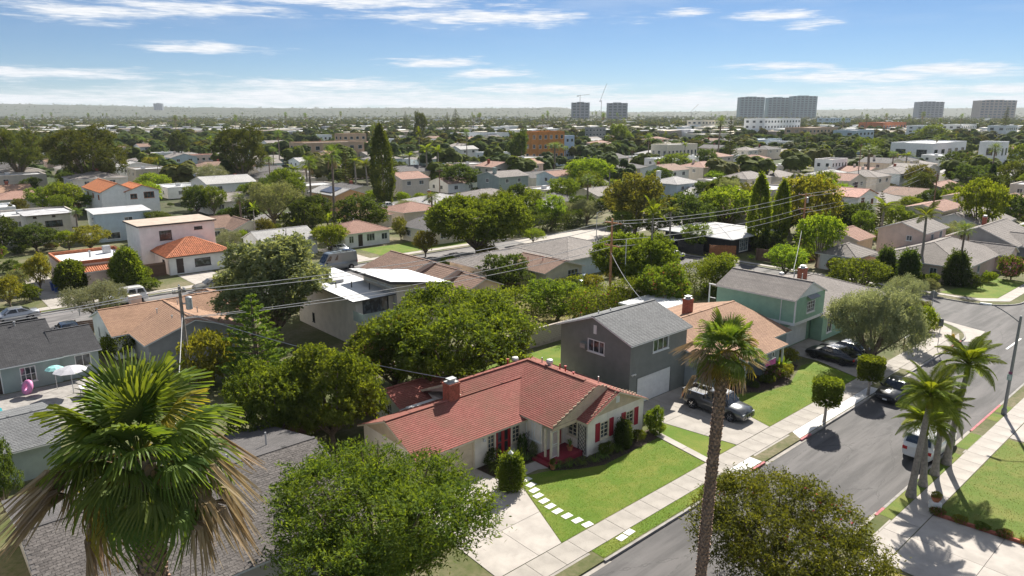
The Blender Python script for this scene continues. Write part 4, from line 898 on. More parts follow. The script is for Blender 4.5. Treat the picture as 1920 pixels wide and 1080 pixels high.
car('parked_car', 'white suv with red tail light on the back street beside the olive tree', 'suv', 'paint_white', G(20.2, 92.2, ZS + .005), A1 + math.pi, 'suv')
car('parked_car', 'tan sedan on the back street before the terracotta-roofed white house', 'sedan', 'paint_tan', G(30.6, 92.2, ZS + .005), A1 + math.pi)
car('camper_van', 'grey-green camper van with roof rack on the back street', 'van', 'paint_van', G(48.3, 92.2, ZS + .005), A1 + math.pi, 'van')
car('parked_car', 'silver car on the driveway left of the mauve-roofed bungalow', 'sedan', 'paint_silver', G(54.6, 103.5, .03), A2)
car('parked_car', 'blue car on the drive behind the black-roofed house', 'sedan', 'paint_blue', G(12.4, 81.5, .03), A2)
for i, (px, py, kd, pm, a, lb) in enumerate([(1262, 466, 'suv', 'paint_blue', .0, 'dark blue suv by the black wall of the low modern house'), (1262, 483, 'sedan', 'paint_white', .1, 'white sedan in front of the dark blue suv by the black wall'),
        (1262, 402, 'sedan', 'paint_silver', A1, 'silver sedan by the far lawn and lamp'), (1292, 404, 'suv', 'paint_dark', A1, 'dark suv by the tall cypress near the far lawn'),
        (698, 386, 'suv', 'paint_dark', A1, 'dark suv beside the white pickup past the peach house'), (724, 390, 'pickup', 'paint_white', A1, 'white pickup by the street lamp past the peach house'),
        (390, 390, 'sedan', 'paint_blue', A2, 'dark blue sedan in the drive of the far grey house'), (350, 328, 'suv', 'paint_dark', A1, 'dark car, leftmost of the far row by the white garage'), (362, 330, 'suv', 'paint_white', A1, 'white car, second of the far row by the white garage'),
        (374, 332, 'sedan', 'paint_grey', A1, 'grey car, third of the far row by the white garage'), (384, 334, 'suv', 'paint_black', A1, 'black car, rightmost of the far row by the white garage'), (1088, 530, 'sedan', 'paint_blue', A1 + .5, 'blue car behind the cream bungalow with white windows')]):
    car('parked_car', lb, kd, pm, W(px, py + 3, .03), A1 + a if a < .5 else a, 'car')
# ================================================================ vegetation: one mesh per kind and size, shared by its copies
rg = np.random.default_rng(11)
def unit(n, r=None): v = (r or rg).normal(size=(n, 3)); return v / np.linalg.norm(v, axis=1)[:, None]
def leaves(P, N, ln, wd, droop=0.0, flat=.5, r=None):
    """one diamond leaf per row of P: blade direction from N mixed with chance, drooping tips"""
    r = r or rg; n = len(P); a = N * (1 - flat) + unit(n, r) * flat; a[:, 2] -= droop; a /= np.linalg.norm(a, axis=1)[:, None]
    b = np.cross(a, unit(n, r)); b /= np.linalg.norm(b, axis=1)[:, None] + 1e-9
    L = ln * r.uniform(.6, 1.3, n)[:, None]; Wd = wd * r.uniform(.7, 1.25, n)[:, None]
    V = np.empty((n, 4, 3)); V[:, 0] = P - a * L * .5; V[:, 1] = P + b * Wd * .5; V[:, 2] = P + a * L * .5; V[:, 3] = P - b * Wd * .5
    V[:, 2, 2] -= droop * L[:, 0] * .3
    return V.reshape(-1, 3)
def shell(lobes, n, r, inner=.5):
    lob = np.array(lobes, float); vol = (lob[:, 3] * lob[:, 4] * lob[:, 5]) ** (2 / 3); k = r.choice(len(lob), n * 2, p=vol / vol.sum())
    d = unit(n * 2, r); rad = r.uniform(inner, 1.0, n * 2) ** .6; P = lob[k, :3] + d * lob[k, 3:] * rad[:, None]
    deep = np.zeros(n * 2, bool)
    for i in range(len(lob)):
        q = np.linalg.norm((P - lob[i, :3]) / lob[i, 3:], axis=1); deep |= (q < .68) & (k != i)
    keep = np.where(~deep)[0][:n]; return P[keep], d[keep]
def crown(lobes, clusters, per, ln, wd, spread, seed, droop=0., flat=.55, inner=.6, spray=.55):
    r = np.random.default_rng(seed); P, d = shell(lobes, clusters, r, inner); m = len(P)
    if spray:   # leaves sit along short twigs that point out and up
        v = d * .8 + unit(m, r) * .6 + np.array([0, 0, .35]); v /= np.linalg.norm(v, axis=1)[:, None]; t = np.tile(np.linspace(0, 1, per), m)[:, None]; ln_ = np.repeat(r.uniform(.6, 1.3, m), per)[:, None] * spray
        V_ = np.repeat(v, per, 0); Q = np.repeat(P, per, 0) + V_ * t * ln_ + r.normal(0, spread * .42, (m * per, 3)); Q[:, 2] -= (t[:, 0] ** 2) * ln_[:, 0] * .25
        return leaves(Q, V_, ln, wd, droop, flat, r)
    Q = np.repeat(P, per, 0) + r.normal(0, spread, (m * per, 3)); N = np.repeat(d, per, 0)
    return leaves(Q, N, ln, wd, droop, flat, r)
def quads(V): return np.arange(len(V)).reshape(-1, 4)
def limbs(seed, h0, lobes, r0=.22, lean=.15, mid=None):
    """tapered trunk with limbs running into each lobe"""
    rr = random.Random(seed); mb = MB(); fork = Vector((rr.uniform(-lean, lean), rr.uniform(-lean, lean), h0))
    mb.tube([(0, 0, -.1), (fork.x * .2, fork.y * .2, h0 * .4), fork], [r0 * 1.35, r0, r0 * .85], 8, False)
    for l in lobes:
        c = Vector(l[:3]); c.z -= l[5] * .15; m_ = fork.lerp(c, .5) + Vector((rr.uniform(-.2, .2), rr.uniform(-.2, .2), -.15))
        mb.tube([fork - Vector((0, 0, .1)), m_, c, c + (c - m_) * .5], [r0 * .6, r0 * .4, r0 * .22, r0 * .06], 6, False)
    return mb.mesh('trunk', MATS['bark'], True)
def lobes_round(seed, n, R_, rz, cz, size=.55, flat=1, sub=5):
    rr = random.Random(seed); out = [(0, 0, cz, R_ * .62, R_ * .62, rz * .7)]
    for i in range(n):
        a = 2 * math.pi * (i + rr.random() * .7) / n; el = rr.uniform(-.45, .9); c = math.sqrt(max(0, 1 - el * el)) if el > 0 else 1
        k = R_ * size * rr.uniform(.6, 1.0); d = (R_ - k) * rr.uniform(.85, 1.12)
        out.append((math.cos(a) * d * c, math.sin(a) * d * c, cz + el * (rz - k * flat * .8), k, k, k * .8 * flat))
    if sub:      # smaller tufts riding on each lobe make the outline uneven
        for l in list(out[1:]):
            for j in range(sub):
                a = rr.uniform(0, 6.283); e = rr.uniform(-.35, .95); c = math.sqrt(1 - e * e); k = l[3] * rr.uniform(.32, .55)
                out.append((l[0] + math.cos(a) * c * l[3] * .85, l[1] + math.sin(a) * c * l[4] * .85, l[2] + e * l[5] * .9, k, k, k * rr.uniform(.6, .9)))
    return out
leafmat('leaf_mid', (.048, .090, .012), (.19, .25, .022), .54); leafmat('leaf_dark', (.036, .070, .018), (.11, .155, .03), .46); leafmat('leaf_bright', (.09, .17, .010), (.25, .33, .020), .56)
leafmat('leaf_olive', (.13, .16, .080), (.31, .34, .19), .42, tint=(1.2, 1.1, .6)); leafmat('leaf_pine', (.042, .07, .018), (.125, .14, .028), .42); leafmat('leaf_cypress', (.028, .06, .018), (.07, .11, .028), .34)
leafmat('leaf_yellow', (.12, .14, .018), (.30, .28, .035), .52); leafmat('leaf_feather', (.055, .11, .008), (.23, .28, .016), .54); leafmat('leaf_rust', (.07, .09, .022), (.21, .20, .04), .48)
leafmat('leaf_palm', (.055, .12, .016), (.19, .255, .04), .46, .55, spec=.14); leafmat('leaf_palm_old', (.22, .15, .085), (.44, .33, .20), .3, .8, tint=(1, .9, .7)); leafmat('leaf_palm_yellow', (.16, .15, .02), (.34, .25, .03), .45, .5)
leafmat('leaf_grey', (.10, .13, .055), (.29, .31, .16), .48, tint=(1.25, 1.15, .5)); leafmat('flower_orange', (.45, .09, .03), (.62, .20, .08), .3, tint=(1, .8, .6)); leafmat('flower_pink', (.45, .08, .14), (.6, .2, .22), .3, tint=(1, .8, .8)); leafmat('flower_red', (.4, .02, .03), (.55, .06, .08), .3, tint=(1, .6, .6)); leafmat('leaf_conifer', (.07, .14, .02), (.17, .25, .035), .46)
leafmat('leaf_brush', (.055, .085, .014), (.19, .215, .026), .5); leafmat('leaf_feather_deep', (.040, .085, .010), (.165, .215, .018), .5); leafmat('leaf_far', (.034, .055, .017), (.10, .125, .03), .4, .9, spec=0); leafmat('leaf_far_warm', (.06, .07, .018), (.15, .15, .035), .4, .9, spec=0)
KIND = {}
def kind(name, trunk, parts, R_, H_): KIND[name] = dict(trunk=trunk, parts=parts, R=R_, H=H_)
def cmesh(V, m): return npmesh('crown', V, quads(V), MATS[m])
def broad(name, seed, m, n=9, R_=3.5, H_=7.0, tr=1.6, cl=720, per=11, ln=.30, wd=.15, spread=.25, size=.43, flat=1, droop=.1, extra=None, r0=.2, inner=.62, spray=.55):
    rz = (H_ - tr) / 2; lb = lobes_round(seed, n, R_, rz, tr + rz, size, flat); parts = [('crown', cmesh(crown(lb, cl, per, ln, wd, spread, seed, droop, inner=inner, spray=spray), m))]
    if extra:
        r = np.random.default_rng(seed + 9); P, d = shell(lb, extra[1], r, .97); P = P[P[:, 2] > tr + rz * extra[2]]; d = d[:len(P)]
        Q = np.repeat(P, 5, 0) + r.normal(0, .12, (len(P) * 5, 3)); parts.append(('blossom', cmesh(leaves(Q, np.repeat(unit(len(P), r), 5, 0), .16, .12, 0, .8, r), extra[0])))
    kind(name, limbs(seed, max(tr, .8) * .9, lb[1:n + 1], r0), parts, R_ + .45 * spray, H_ + .45 * spray)
broad('broad_a', 1, 'leaf_mid', tr=.7); broad('broad_b', 2, 'leaf_mid', 11, 3.6, 6.2, .6); broad('broad_c', 3, 'leaf_mid', 8, 3.2, 8, 1.1)
broad('dark_a', 4, 'leaf_dark', 10, 3.5, 7, .5, ln=.34, wd=.17); broad('dark_b', 5, 'leaf_dark', 8, 3.2, 8.5, .9, ln=.34, wd=.17)
broad('bright_a', 6, 'leaf_bright', 10, 3.4, 6.2, .6); broad('bright_b', 7, 'leaf_bright', 8, 3.2, 7, .8)
broad('olive_a', 8, 'leaf_olive', 10, 3.2, 6, 1.0, 1100, 12, .26, .06, .3, droop=.15); broad('olive_b', 9, 'leaf_grey', 9, 3.2, 6.5, 1.2, 1000, 12, .26, .07, .3)
broad('rust_a', 10, 'leaf_rust', 9, 3.2, 7, .6); broad('yellow_a', 12, 'leaf_yellow', 9, 3.3, 6.5, .6)
broad('shrub_a', 13, 'leaf_mid', 7, 1.5, 2.0, .15, 420, 9, .2, .1, .14, .55, r0=.06, spray=.3); broad('shrub_b', 14, 'leaf_bright', 7, 1.5, 1.8, .12, 420, 9, .2, .1, .14, .55, r0=.06, spray=.3)
broad('shrub_dark', 15, 'leaf_dark', 7, 1.5, 2.2, .15, 420, 9, .2, .1, .14, .55, r0=.06, spray=.3); broad('shrub_yellow', 16, 'leaf_yellow', 7, 1.5, 1.9, .12, 420, 9, .2, .09, .14, .55, r0=.06, spray=.3); broad('shrub_grey', 17, 'leaf_grey', 7, 1.5, 1.9, .12, 460, 9, .2, .06, .14, .55, r0=.06, spray=.3)
broad('shrub_flower', 18, 'leaf_mid', 8, 1.6, 2.3, .15, 480, 9, .2, .1, .15, .55, extra=('flower_orange', 160, -.2), r0=.06, spray=.3); broad('shrub_pink', 19, 'leaf_mid', 8, 1.5, 2.0, .15, 420, 9, .2, .1, .15, .55, extra=('flower_pink', 150, -.2), r0=.06, spray=.3); broad('shrub_red', 20, 'leaf_mid', 8, 1.5, 2.0, .15, 420, 9, .2, .1, .15, .55, extra=('flower_red', 120, -.1), r0=.06, spray=.3)
broad('pine_a', 21, 'leaf_pine', 14, 4.5, 11, 2.5, 1500, 12, .42, .09, .3, .42, .7, droop=-.1, r0=.32, inner=.5); broad('pine_b', 22, 'leaf_pine', 12, 4.5, 10, .8, 1500, 12, .42, .1, .3, .45, 1, r0=.32)
# column kinds
def column(name, seed, m, R_, H_, cl=900, per=10, ln=.3, wd=.1, up=.7, power=.6, base=.3):
    r = np.random.default_rng(seed); t = r.uniform(0, 1, cl); rad = R_ * (np.sin(np.clip(t * .93 + .07, 0, 1) * math.pi) ** power) * r.uniform(.75, 1.05, cl) * (1 - .25 * t); a = r.uniform(0, 6.283, cl)
    P = np.c_[rad * np.cos(a), rad * np.sin(a), base + t * (H_ - base)]; N = np.c_[np.cos(a), np.sin(a), np.full(cl, up * 2)]; N /= np.linalg.norm(N, axis=1)[:, None]
    Q = np.repeat(P, per, 0) + r.normal(0, .13, (cl * per, 3)) * np.array([1, 1, 1.6]); V = leaves(Q, np.repeat(N, per, 0), ln, wd, 0, .4, r)
    mb = MB(); mb.tube([(0, 0, -.1), (0, 0, H_ * .5), (0, 0, H_ * .9)], [.16, .1, .03], 7, False); kind(name, mb.mesh('trunk', MATS['bark'], True), [('crown', cmesh(V, m))], R_, H_)
column('cypress_a', 31, 'leaf_cypress', 1.2, 9, 1000); column('cypress_b', 32, 'leaf_pine', 1.9, 10, 1200, wd=.14); column('juniper', 33, 'leaf_mid', 1.5, 4.5, 900, wd=.12, power=.45); column('clipped', 34, 'leaf_dark', .8, 2.2, 900, 10, .14, .09, .3, .25, .05)
column('column_bright', 35, 'leaf_bright', 1.8, 8, 1300, ln=.3, wd=.16, up=.2)
def conifer(name, seed, m, R_, H_, tiers=14, first=.6):
    """open tiers of branches, each a spray of short needled twigs"""
    r = np.random.default_rng(seed); V = []; mb = MB(); mb.tube([(0, 0, -.1), (0, 0, H_ * .5), (0, 0, H_)], [.2, .12, .02], 7, False)
    for t in range(tiers):
        f = t / (tiers - 1); z = first + f * (H_ - first - .2); L = R_ * (1 - f) ** .85 + .2; nb = int(11 - 5 * f)
        for b in range(nb):
            a = 2 * math.pi * (b + r.random()) / nb; ln = L * r.uniform(.8, 1.1); d = np.array([math.cos(a), math.sin(a), .12]); tip = np.array([0, 0, z]) + d * ln; tip[2] += .12 * ln
            mb.tube([(0, 0, z), tuple((np.array([0, 0, z]) + d * ln * .6)), tuple(tip)], [.035, .02, .006], 4, False)
            k = int(26 * ln + 8); s = r.uniform(.15, 1, k) ** .7; P = np.array([0, 0, z]) + d * ln * s[:, None]; P[:, 2] += .12 * ln * s ** 2; sd = np.cross(d, [0, 0, 1]) * 1.0
            P += sd * (r.uniform(-1, 1, k) * .28 * ln * (1.1 - s))[:, None] + r.normal(0, .04, (k, 3)); V.append(leaves(P, np.tile(d, (k, 1)), .34, .11, -.1, .45, r))
    kind(name, mb.mesh('trunk', MATS['bark'], True), [('crown', cmesh(np.concatenate(V), m))], R_, H_)
conifer('conifer_a', 41, 'leaf_conifer', 2.4, 6.5); conifer('conifer_dark', 42, 'leaf_pine', 3.0, 12, 18, 1.0)
def hedge_block(L, Dp, H_, seed, m, per=60, ln=.16, wd=.09, rough=.12):
    r = np.random.default_rng(seed); A = 2 * (L + Dp) * H_ + L * Dp; n = int(A * per); P = np.empty((n, 3)); N = np.zeros((n, 3)); c = r.uniform(0, A, n)
    top = c < L * Dp; fr = (~top) & (c < L * Dp + 2 * L * H_); sd = ~(top | fr); P[:, 0] = r.uniform(0, L, n); P[:, 1] = r.uniform(0, Dp, n); P[:, 2] = r.uniform(.02, H_, n)
    P[top, 2] = H_; N[top, 2] = 1; g = r.integers(0, 2, n); P[fr, 1] = np.where(g[fr] > 0, Dp, 0); N[fr, 1] = np.where(g[fr] > 0, 1, -1); P[sd, 0] = np.where(g[sd] > 0, L, 0); N[sd, 0] = np.where(g[sd] > 0, 1, -1)
    P += r.normal(0, rough, (n, 3)); P[:, 2] = np.maximum(P[:, 2], .03); P -= N * np.abs(r.normal(0, .08, n))[:, None]; return cmesh(leaves(P, N, ln, wd, 0, .6, r), m)
# ---------------------------------------------------------------- palms
def fan_frond(seed, L=1.15, n=46, m='leaf_palm', droop=.5, pet=1.0):
    """fan leaf: ribs spread over most of a circle, folded, tips hanging; stalk along +x from the origin"""
    rr = random.Random(seed); mb = MB(); mb.tube([(0, 0, 0), (pet * .6, 0, .06), (pet, 0, .03)], [.035, .025, .018], 5, False); o = Vector((pet, 0, .03))
    for i in range(n):
        a = R(-128 + 256 * i / (n - 1)); l = L * (.62 + .38 * math.cos(a * .62)) * rr.uniform(.9, 1.08); d = Vector((math.cos(a), math.sin(a), 0)); s = Vector((-d.y, d.x, 0)); wd = l * .030
        zf = .03 * (1 if i % 2 else -1); q = []
        for t, wf in ((.04, .25), (.4, 1.0), (.7, .75), (1.0, .04)):
            dz = -droop * l * max(0, t - .3) ** 2 * 1.6 * rr.uniform(.8, 1.25) + .10 * t * l * (1 - abs(a) / 2.4); p = o + d * l * t * (1 - .12 * droop * t) + Vector((0, 0, dz)); q.append((p - s * wd * wf + Vector((0, 0, zf * t)), p + s * wd * wf - Vector((0, 0, zf * t))))
        for (a0, b0), (a1, b1) in zip(q, q[1:]): mb.quad(a0, b0, b1, a1)
    return mb.mesh('frond', MATS[m])
def hang_frond(seed, m='leaf_palm_old', L=1.2):
    rr = random.Random(seed); mb = MB(); mb.tube([(0, 0, 0), (.5, 0, -.25), (.7, 0, -.7)], [.03, .022, .015], 5, False)
    for i in range(24):
        a = rr.uniform(-1.0, 1.0); o = Vector((.7, 0, -.7)); l = L * rr.uniform(.6, 1.1); p1 = o + Vector((.25 * math.cos(a), .35 * math.sin(a), -.2)); p2 = p1 + Vector((.1 * rr.uniform(-1, 1.4), .22 * math.sin(a) + rr.uniform(-.1, .1), -l)); s = Vector((rr.uniform(-1, 1), rr.uniform(-1, 1), 0)).normalized() * .03
        mb.quad(o - s * .4, o + s * .4, p1 + s, p1 - s); mb.quad(p1 - s, p1 + s, p2 + s * .2, p2 - s * .2)
    return mb.mesh('dead_frond', MATS[m])
def feather_frond(seed, L=2.4, n=34, m='leaf_feather', arch=.9, lw=.055, ll=.55):
    rr = random.Random(seed); mb = MB(); pts = []
    for i in range(9): t = i / 8; pts.append(Vector((L * (t - .18 * t * t * arch), 0, L * (.42 * t - .62 * arch * t * t))))
    mb.tube(pts, [.035 * (1 - i / 9) + .006 for i in range(9)], 4, False)
    for i in range(n):
        t = .12 + .88 * i / n; f = t * 8; k = min(int(f), 7); p = pts[k].lerp(pts[k + 1], f - k); d = (pts[k + 1] - pts[k]).normalized(); l = ll * math.sin(math.pi * min(1, .25 + t * .72)) * rr.uniform(.85, 1.15)
        for g in (-1, 1):
            e = (Vector((0, g, 0)) * .8 + d * .55 + Vector((0, 0, .18))).normalized(); s = d * lw * .5; m1 = p + e * l * .55; m2 = p + e * l + Vector((0, 0, -.28 * l - .1 * l * rr.random()))
            mb.quad(p - s * .6, p + s * .6, m1 + s, m1 - s); mb.quad(m1 - s, m1 + s, m2 + s * .15, m2 - s * .15)
    return mb.mesh('frond', MATS[m])
FAN = [fan_frond(i, 1.15, 46, 'leaf_palm', d) for i, d in enumerate((.25, .55, .85, 1.1))]; FAN_Y = [fan_frond(20 + i, 1.05, 30, 'leaf_palm_yellow', .7) for i in range(2)]; DEAD = [hang_frond(i) for i in range(3)]
FEA = [feather_frond(i, 2.4, 36, 'leaf_feather', a) for i, a in enumerate((.6, .85, 1.1))]; FEA_D = [feather_frond(10 + i, 2.6, 40, 'leaf_palm', a, .06, .6) for i, a in enumerate((.5, .8, 1.15))]
def frond_obj(me, root, p, a, tilt, s, roll=0):
    o = put('frond' if 'dead' not in me.name else 'dead_frond', me, root, p); o.rotation_euler = (roll, -tilt, a); o.scale = (s, s, s); return o
def fan_palm(label, pos, h, r_tr=.24, size=1.0, n=34, dead=10, seed=1, lean=(0, 0), rings=True, group=None, yellow=.15, boots=False):
    rr = random.Random(seed); root = thing('fan_palm', label, 'palm tree', pos, 0, group); mb = MB(); k = 14
    axis = [Vector((lean[0] * (i / k) ** 1.4, lean[1] * (i / k) ** 1.4, h * i / k)) for i in range(k + 1)]
    mb.tube([p - Vector((0, 0, .1 if i == 0 else 0)) for i, p in enumerate(axis)], [r_tr * (1.25 - .35 * min(1, i / 4) + .1 * (i == k)) for i in range(k + 1)], 12, False); mb.build('trunk', MATS['palm_trunk'], root, smooth=True)
    if boots:   # old leaf bases in a spiral all the way up
        mb = MB(); rows = int(h / .16)
        for q in range(rows):
            z = q * .16 + .1; c = Vector((lean[0] * (z / h) ** 1.4, lean[1] * (z / h) ** 1.4, z))
            for j in range(9):
                a = 2 * math.pi * (j + .5 * (q % 2)) / 9 + rr.uniform(-.1, .1); e = Vector((math.cos(a), math.sin(a), 0)); s = Vector((-e.y, e.x, 0)); o = rr.uniform(.03, .085); l = rr.uniform(.13, .2)
                b_ = c + e * r_tr * .86; mb.add([b_ - s * .08, b_ + s * .08, b_ + e * o + s * .035 + Vector((0, 0, l)), b_ + e * o - s * .035 + Vector((0, 0, l)), b_ + e * .01 + Vector((0, 0, l * 1.05))], [(0, 1, 2, 3), (2, 3, 4), (0, 3, 4), (1, 2, 4)])
        struct(mb.build('leaf_base', MATS['palm_boot'], root), 'stuff')
    top = axis[-1]
    for i in range(n):
        f = i / n; a = i * 2.39996 + rr.uniform(-.2, .2); tilt = R(80 - 135 * f + rr.uniform(-10, 10)); me = (FAN[0] if f < .25 else FAN[1] if f < .5 else FAN[2] if f < .75 else FAN[3]) if rr.random() > yellow * f * 2 else FAN_Y[i % 2]
        frond_obj(me, root, top + Vector((math.cos(a) * .12, math.sin(a) * .12, .25 - .55 * f)), a, tilt, size * rr.uniform(.85, 1.1), rr.uniform(-.35, .35))
    for i in range(dead):
        a = i * 2.39996 * 1.3 + rr.random(); frond_obj(DEAD[i % 3], root, top + Vector((math.cos(a) * .2, math.sin(a) * .2, .15 - .9 * rr.random())), a, R(rr.choice([0, 0, 20, 40, 55])), 1.25 * size * rr.uniform(.75, 1.05), 0)
    return root
def feather_palm(label, pos, h, r_tr=.17, size=1.0, n=15, seed=1, lean=(0, 0), group=None, dark=False, cat='palm tree'):
    rr = random.Random(seed); root = thing('feather_palm', label, cat, pos, 0, group); mb = MB(); k = 10
    ax = [Vector((lean[0] * (i / k) ** 1.5, lean[1] * (i / k) ** 1.5, h * i / k)) for i in range(k + 1)]
    mb.tube([p - Vector((0, 0, .1 if i == 0 else 0)) for i, p in enumerate(ax)], [r_tr * (1.75, 1.25, 1.05, 1, .95, .92, .9, .88, .85, .82, .75)[i] for i in range(k + 1)], 12, False); mb.build('trunk', MATS['palm_trunk_grey'], root, smooth=True)
    mb = MB(); mb.tube([ax[-1] - Vector((0, 0, .05)), ax[-1] + Vector((0, 0, .5)), ax[-1] + Vector((0, 0, 1.0))], [r_tr * .95, r_tr * .85, r_tr * .3], 10, False); mb.build('crownshaft', MATS['leaf_palm_yellow' if not dark else 'leaf_palm'], root, smooth=True)
    top = ax[-1] + Vector((0, 0, .85)); S_f = FEA_D if dark else FEA
    for i in range(n):
        f = i / n; a = i * 2.39996 + rr.uniform(-.2, .2); frond_obj(S_f[min(2, int(f * 3))], root, top + Vector((0, 0, -.3 * f)), a, R(48 - 62 * f + rr.uniform(-8, 8)), size * rr.uniform(.85, 1.1), rr.uniform(-.3, .3))
    return root
mat('palm_trunk', (.20, .155, .125), .95, .4, 7, .8, 20); mat('palm_boot', (.29, .20, .15), .95, .5, 9, .4, 30); mat('palm_trunk_grey', (.26, .23, .20), .95, .25, 5, .6, 30)
# small merged palms for the middle distance (crown = one mesh each)
def merge(parts):
    mb = MB()
    for me, M in parts: mb.add([M @ v.co for v in me.vertices], [tuple(p.vertices) for p in me.polygons])
    return mb
def far_palm(name, fan, h, seed):
    rr = random.Random(seed); parts = []; dead = []; n = 22 if fan else 13
    for i in range(n):
        f = i / n; a = i * 2.4; tilt = R((75 - 120 * f) if fan else (50 - 65 * f)); M = Matrix.Translation((0, 0, h - .3 * f)) @ Matrix.Rotation(a, 4, 'Z') @ Matrix.Rotation(-tilt, 4, 'Y') @ Matrix.Rotation(rr.uniform(-.3, .3), 4, 'X') @ Matrix.Scale(rr.uniform(.85, 1.1), 4); parts.append(((FANS if fan else FEAS)[i % 2], M))
    cm = merge(parts).mesh('crown', MATS['leaf_palm' if fan else 'leaf_feather']); ps = [('crown', cm)]
    if fan:
        for i in range(9): a = i * 2.1; dead.append((DEAD[i % 3], Matrix.Translation((0, 0, h - .5 - .1 * (i % 4))) @ Matrix.Rotation(a, 4, 'Z') @ Matrix.Scale(.8, 4)))
        ps.append(('skirt', merge(dead).mesh('skirt', MATS['leaf_palm_old'])))
    mb = MB(); mb.tube([(0, 0, -.1), (.1, 0, h * .5), (0, 0, h)], [.28 if fan else .2, .2 if fan else .15, .17 if fan else .12], 8, False); kind(name, mb.mesh('trunk', MATS['palm_trunk' if fan else 'palm_trunk_grey'], True), ps, 1.9 if fan else 2.2, h + (1.2 if fan else 1.1))
FANS = [fan_frond(40 + i, 1.15, 16, 'leaf_palm', .5 + .2 * i) for i in range(2)]; FEAS = [feather_frond(40 + i, 2.4, 18, 'leaf_feather', .7 + .3 * i, .11) for i in range(2)]
far_palm('fan_far', True, 12, 1); far_palm('feather_far', False, 8, 2)
def banana(name):
    mb = MB(); rr = random.Random(4)
    for i in range(16):
        a = i * 2.4; l = rr.uniform(1.2, 2.2); d = Vector((math.cos(a), math.sin(a), 0)); s = Vector((-d.y, d.x, 0)); q = []
        for t, w in ((0, .03), (.35, .06), (.5, .22), (.75, .26), (1, .02)): p = d * l * t * .75 + Vector((0, 0, .2 + l * (1.3 * t - .75 * t * t * (1 if i > 5 else .4)))); q.append((p - s * w, p + s * w))
        for (a0, b0), (a1, b1) in zip(q, q[1:]): mb.quad(a0, b0, b1, a1)
    tb = MB(); tb.tube([(0, 0, -.1), (0, 0, .8)], [.15, .1], 7); kind(name, tb.mesh('trunk', MATS['bark'], True), [('crown', mb.mesh('crown', MATS['leaf_bright']))], 1.6, 2.2)
banana('banana')
def strap_clump(name, m):
    r = np.random.default_rng(3); mb = MB()
    for i in range(60):
        a = r.uniform(0, 6.28); l = r.uniform(.35, .7); d = Vector((math.cos(a), math.sin(a), 0)); s = Vector((-d.y, d.x, 0)) * .018; p0 = d * .05; p1 = d * l * .5 + Vector((0, 0, l * .65)); p2 = d * l + Vector((0, 0, l * .35))
        mb.quad(p0 - s, p0 + s, p1 + s, p1 - s); mb.quad(p1 - s, p1 + s, p2 + s * .1, p2 - s * .1)
    kind(name, None, [('leaves', mb.mesh('leaves', MATS[m]))], .7, .5)
strap_clump('strap', 'leaf_palm')
TREES = []
def tree_at(kn, pos, R_, H_, rz=None, name=None):
    k = KIND[kn]; root = bpy.data.objects.new(name or 'tree', None); COL.objects.link(root); root.location = pos; root.rotation_euler = (0, 0, random.Random(int(pos[0] * 37 + pos[1] * 91)).uniform(0, 6.28) if rz is None else rz)
    q_ = random.Random(int(pos[0] * 53 + pos[1] * 17)); e_ = q_.uniform(.87, 1.13); root.scale = (R_ / k['R'] * e_, R_ / k['R'] / e_, H_ / k['H']); root.rotation_euler = (q_.uniform(-.05, .05), q_.uniform(-.05, .05), root.rotation_euler[2])
    if k['trunk']: put('trunk', k['trunk'], root)
    for pn, me in k['parts']: put(pn, me, root)
    return root
NOUN = dict(broad_a='round green tree', broad_b='spreading green tree', broad_c='tall green tree', dark_a='dark green tree', dark_b='tall dark green tree', bright_a='bright green tree', bright_b='yellow-green tree', olive_a='silvery olive tree', olive_b='grey-green tree', rust_a='rusty brown-green tree', yellow_a='yellowish tree', pine_a='umbrella pine', pine_b='large dark pine', cypress_a='slim dark cypress', cypress_b='broad columnar evergreen', juniper='upright juniper', clipped='clipped column shrub', column_bright='bright columnar tree', conifer_a='layered light green conifer', conifer_dark='tall dark conifer', fan_far='tall fan palm', feather_far='feather palm', banana='banana-like plant', strap='strappy leaf clump', shrub_a='green shrub', shrub_b='bright green shrub', shrub_dark='dark green shrub', shrub_yellow='yellow-green shrub', shrub_grey='grey-green shrub', shrub_flower='orange-flowering shrub', shrub_pink='pink-flowering shrub', shrub_red='red-flowering shrub')
def T(kn, px, base, top, width, label=None):
    """a plant by photo pixels: foot, top and spread; its distance is where its foot meets the ground"""
    p = W(px, base, 0); d = depth(p); R_ = width / 2 / F * d; H_ = max(.4, hgt(top, p[1] + R_ * .1)); nm = NOUN[kn]
    o = tree_at(kn, (p.x, p.y, 0), R_, H_, None, 'palm_tree' if 'palm' in nm else 'shrub' if 'shrub' in nm or 'clump' in nm or 'plant' in nm else 'tree')
    TREES.append((o, nm, px, (base + top) / 2, label)); return o
def TG(kn, u, w, R_, H_, label=None):
    p = G(u, w); nm = NOUN[kn]; o = tree_at(kn, p, R_, H_, None, 'palm_tree' if 'palm' in nm else 'shrub' if 'shrub' in nm or 'clump' in nm or 'plant' in nm else 'tree'); X, Y = topix(Vector((p.x, p.y, H_ / 2))); TREES.append((o, nm, X, Y, label)); return o
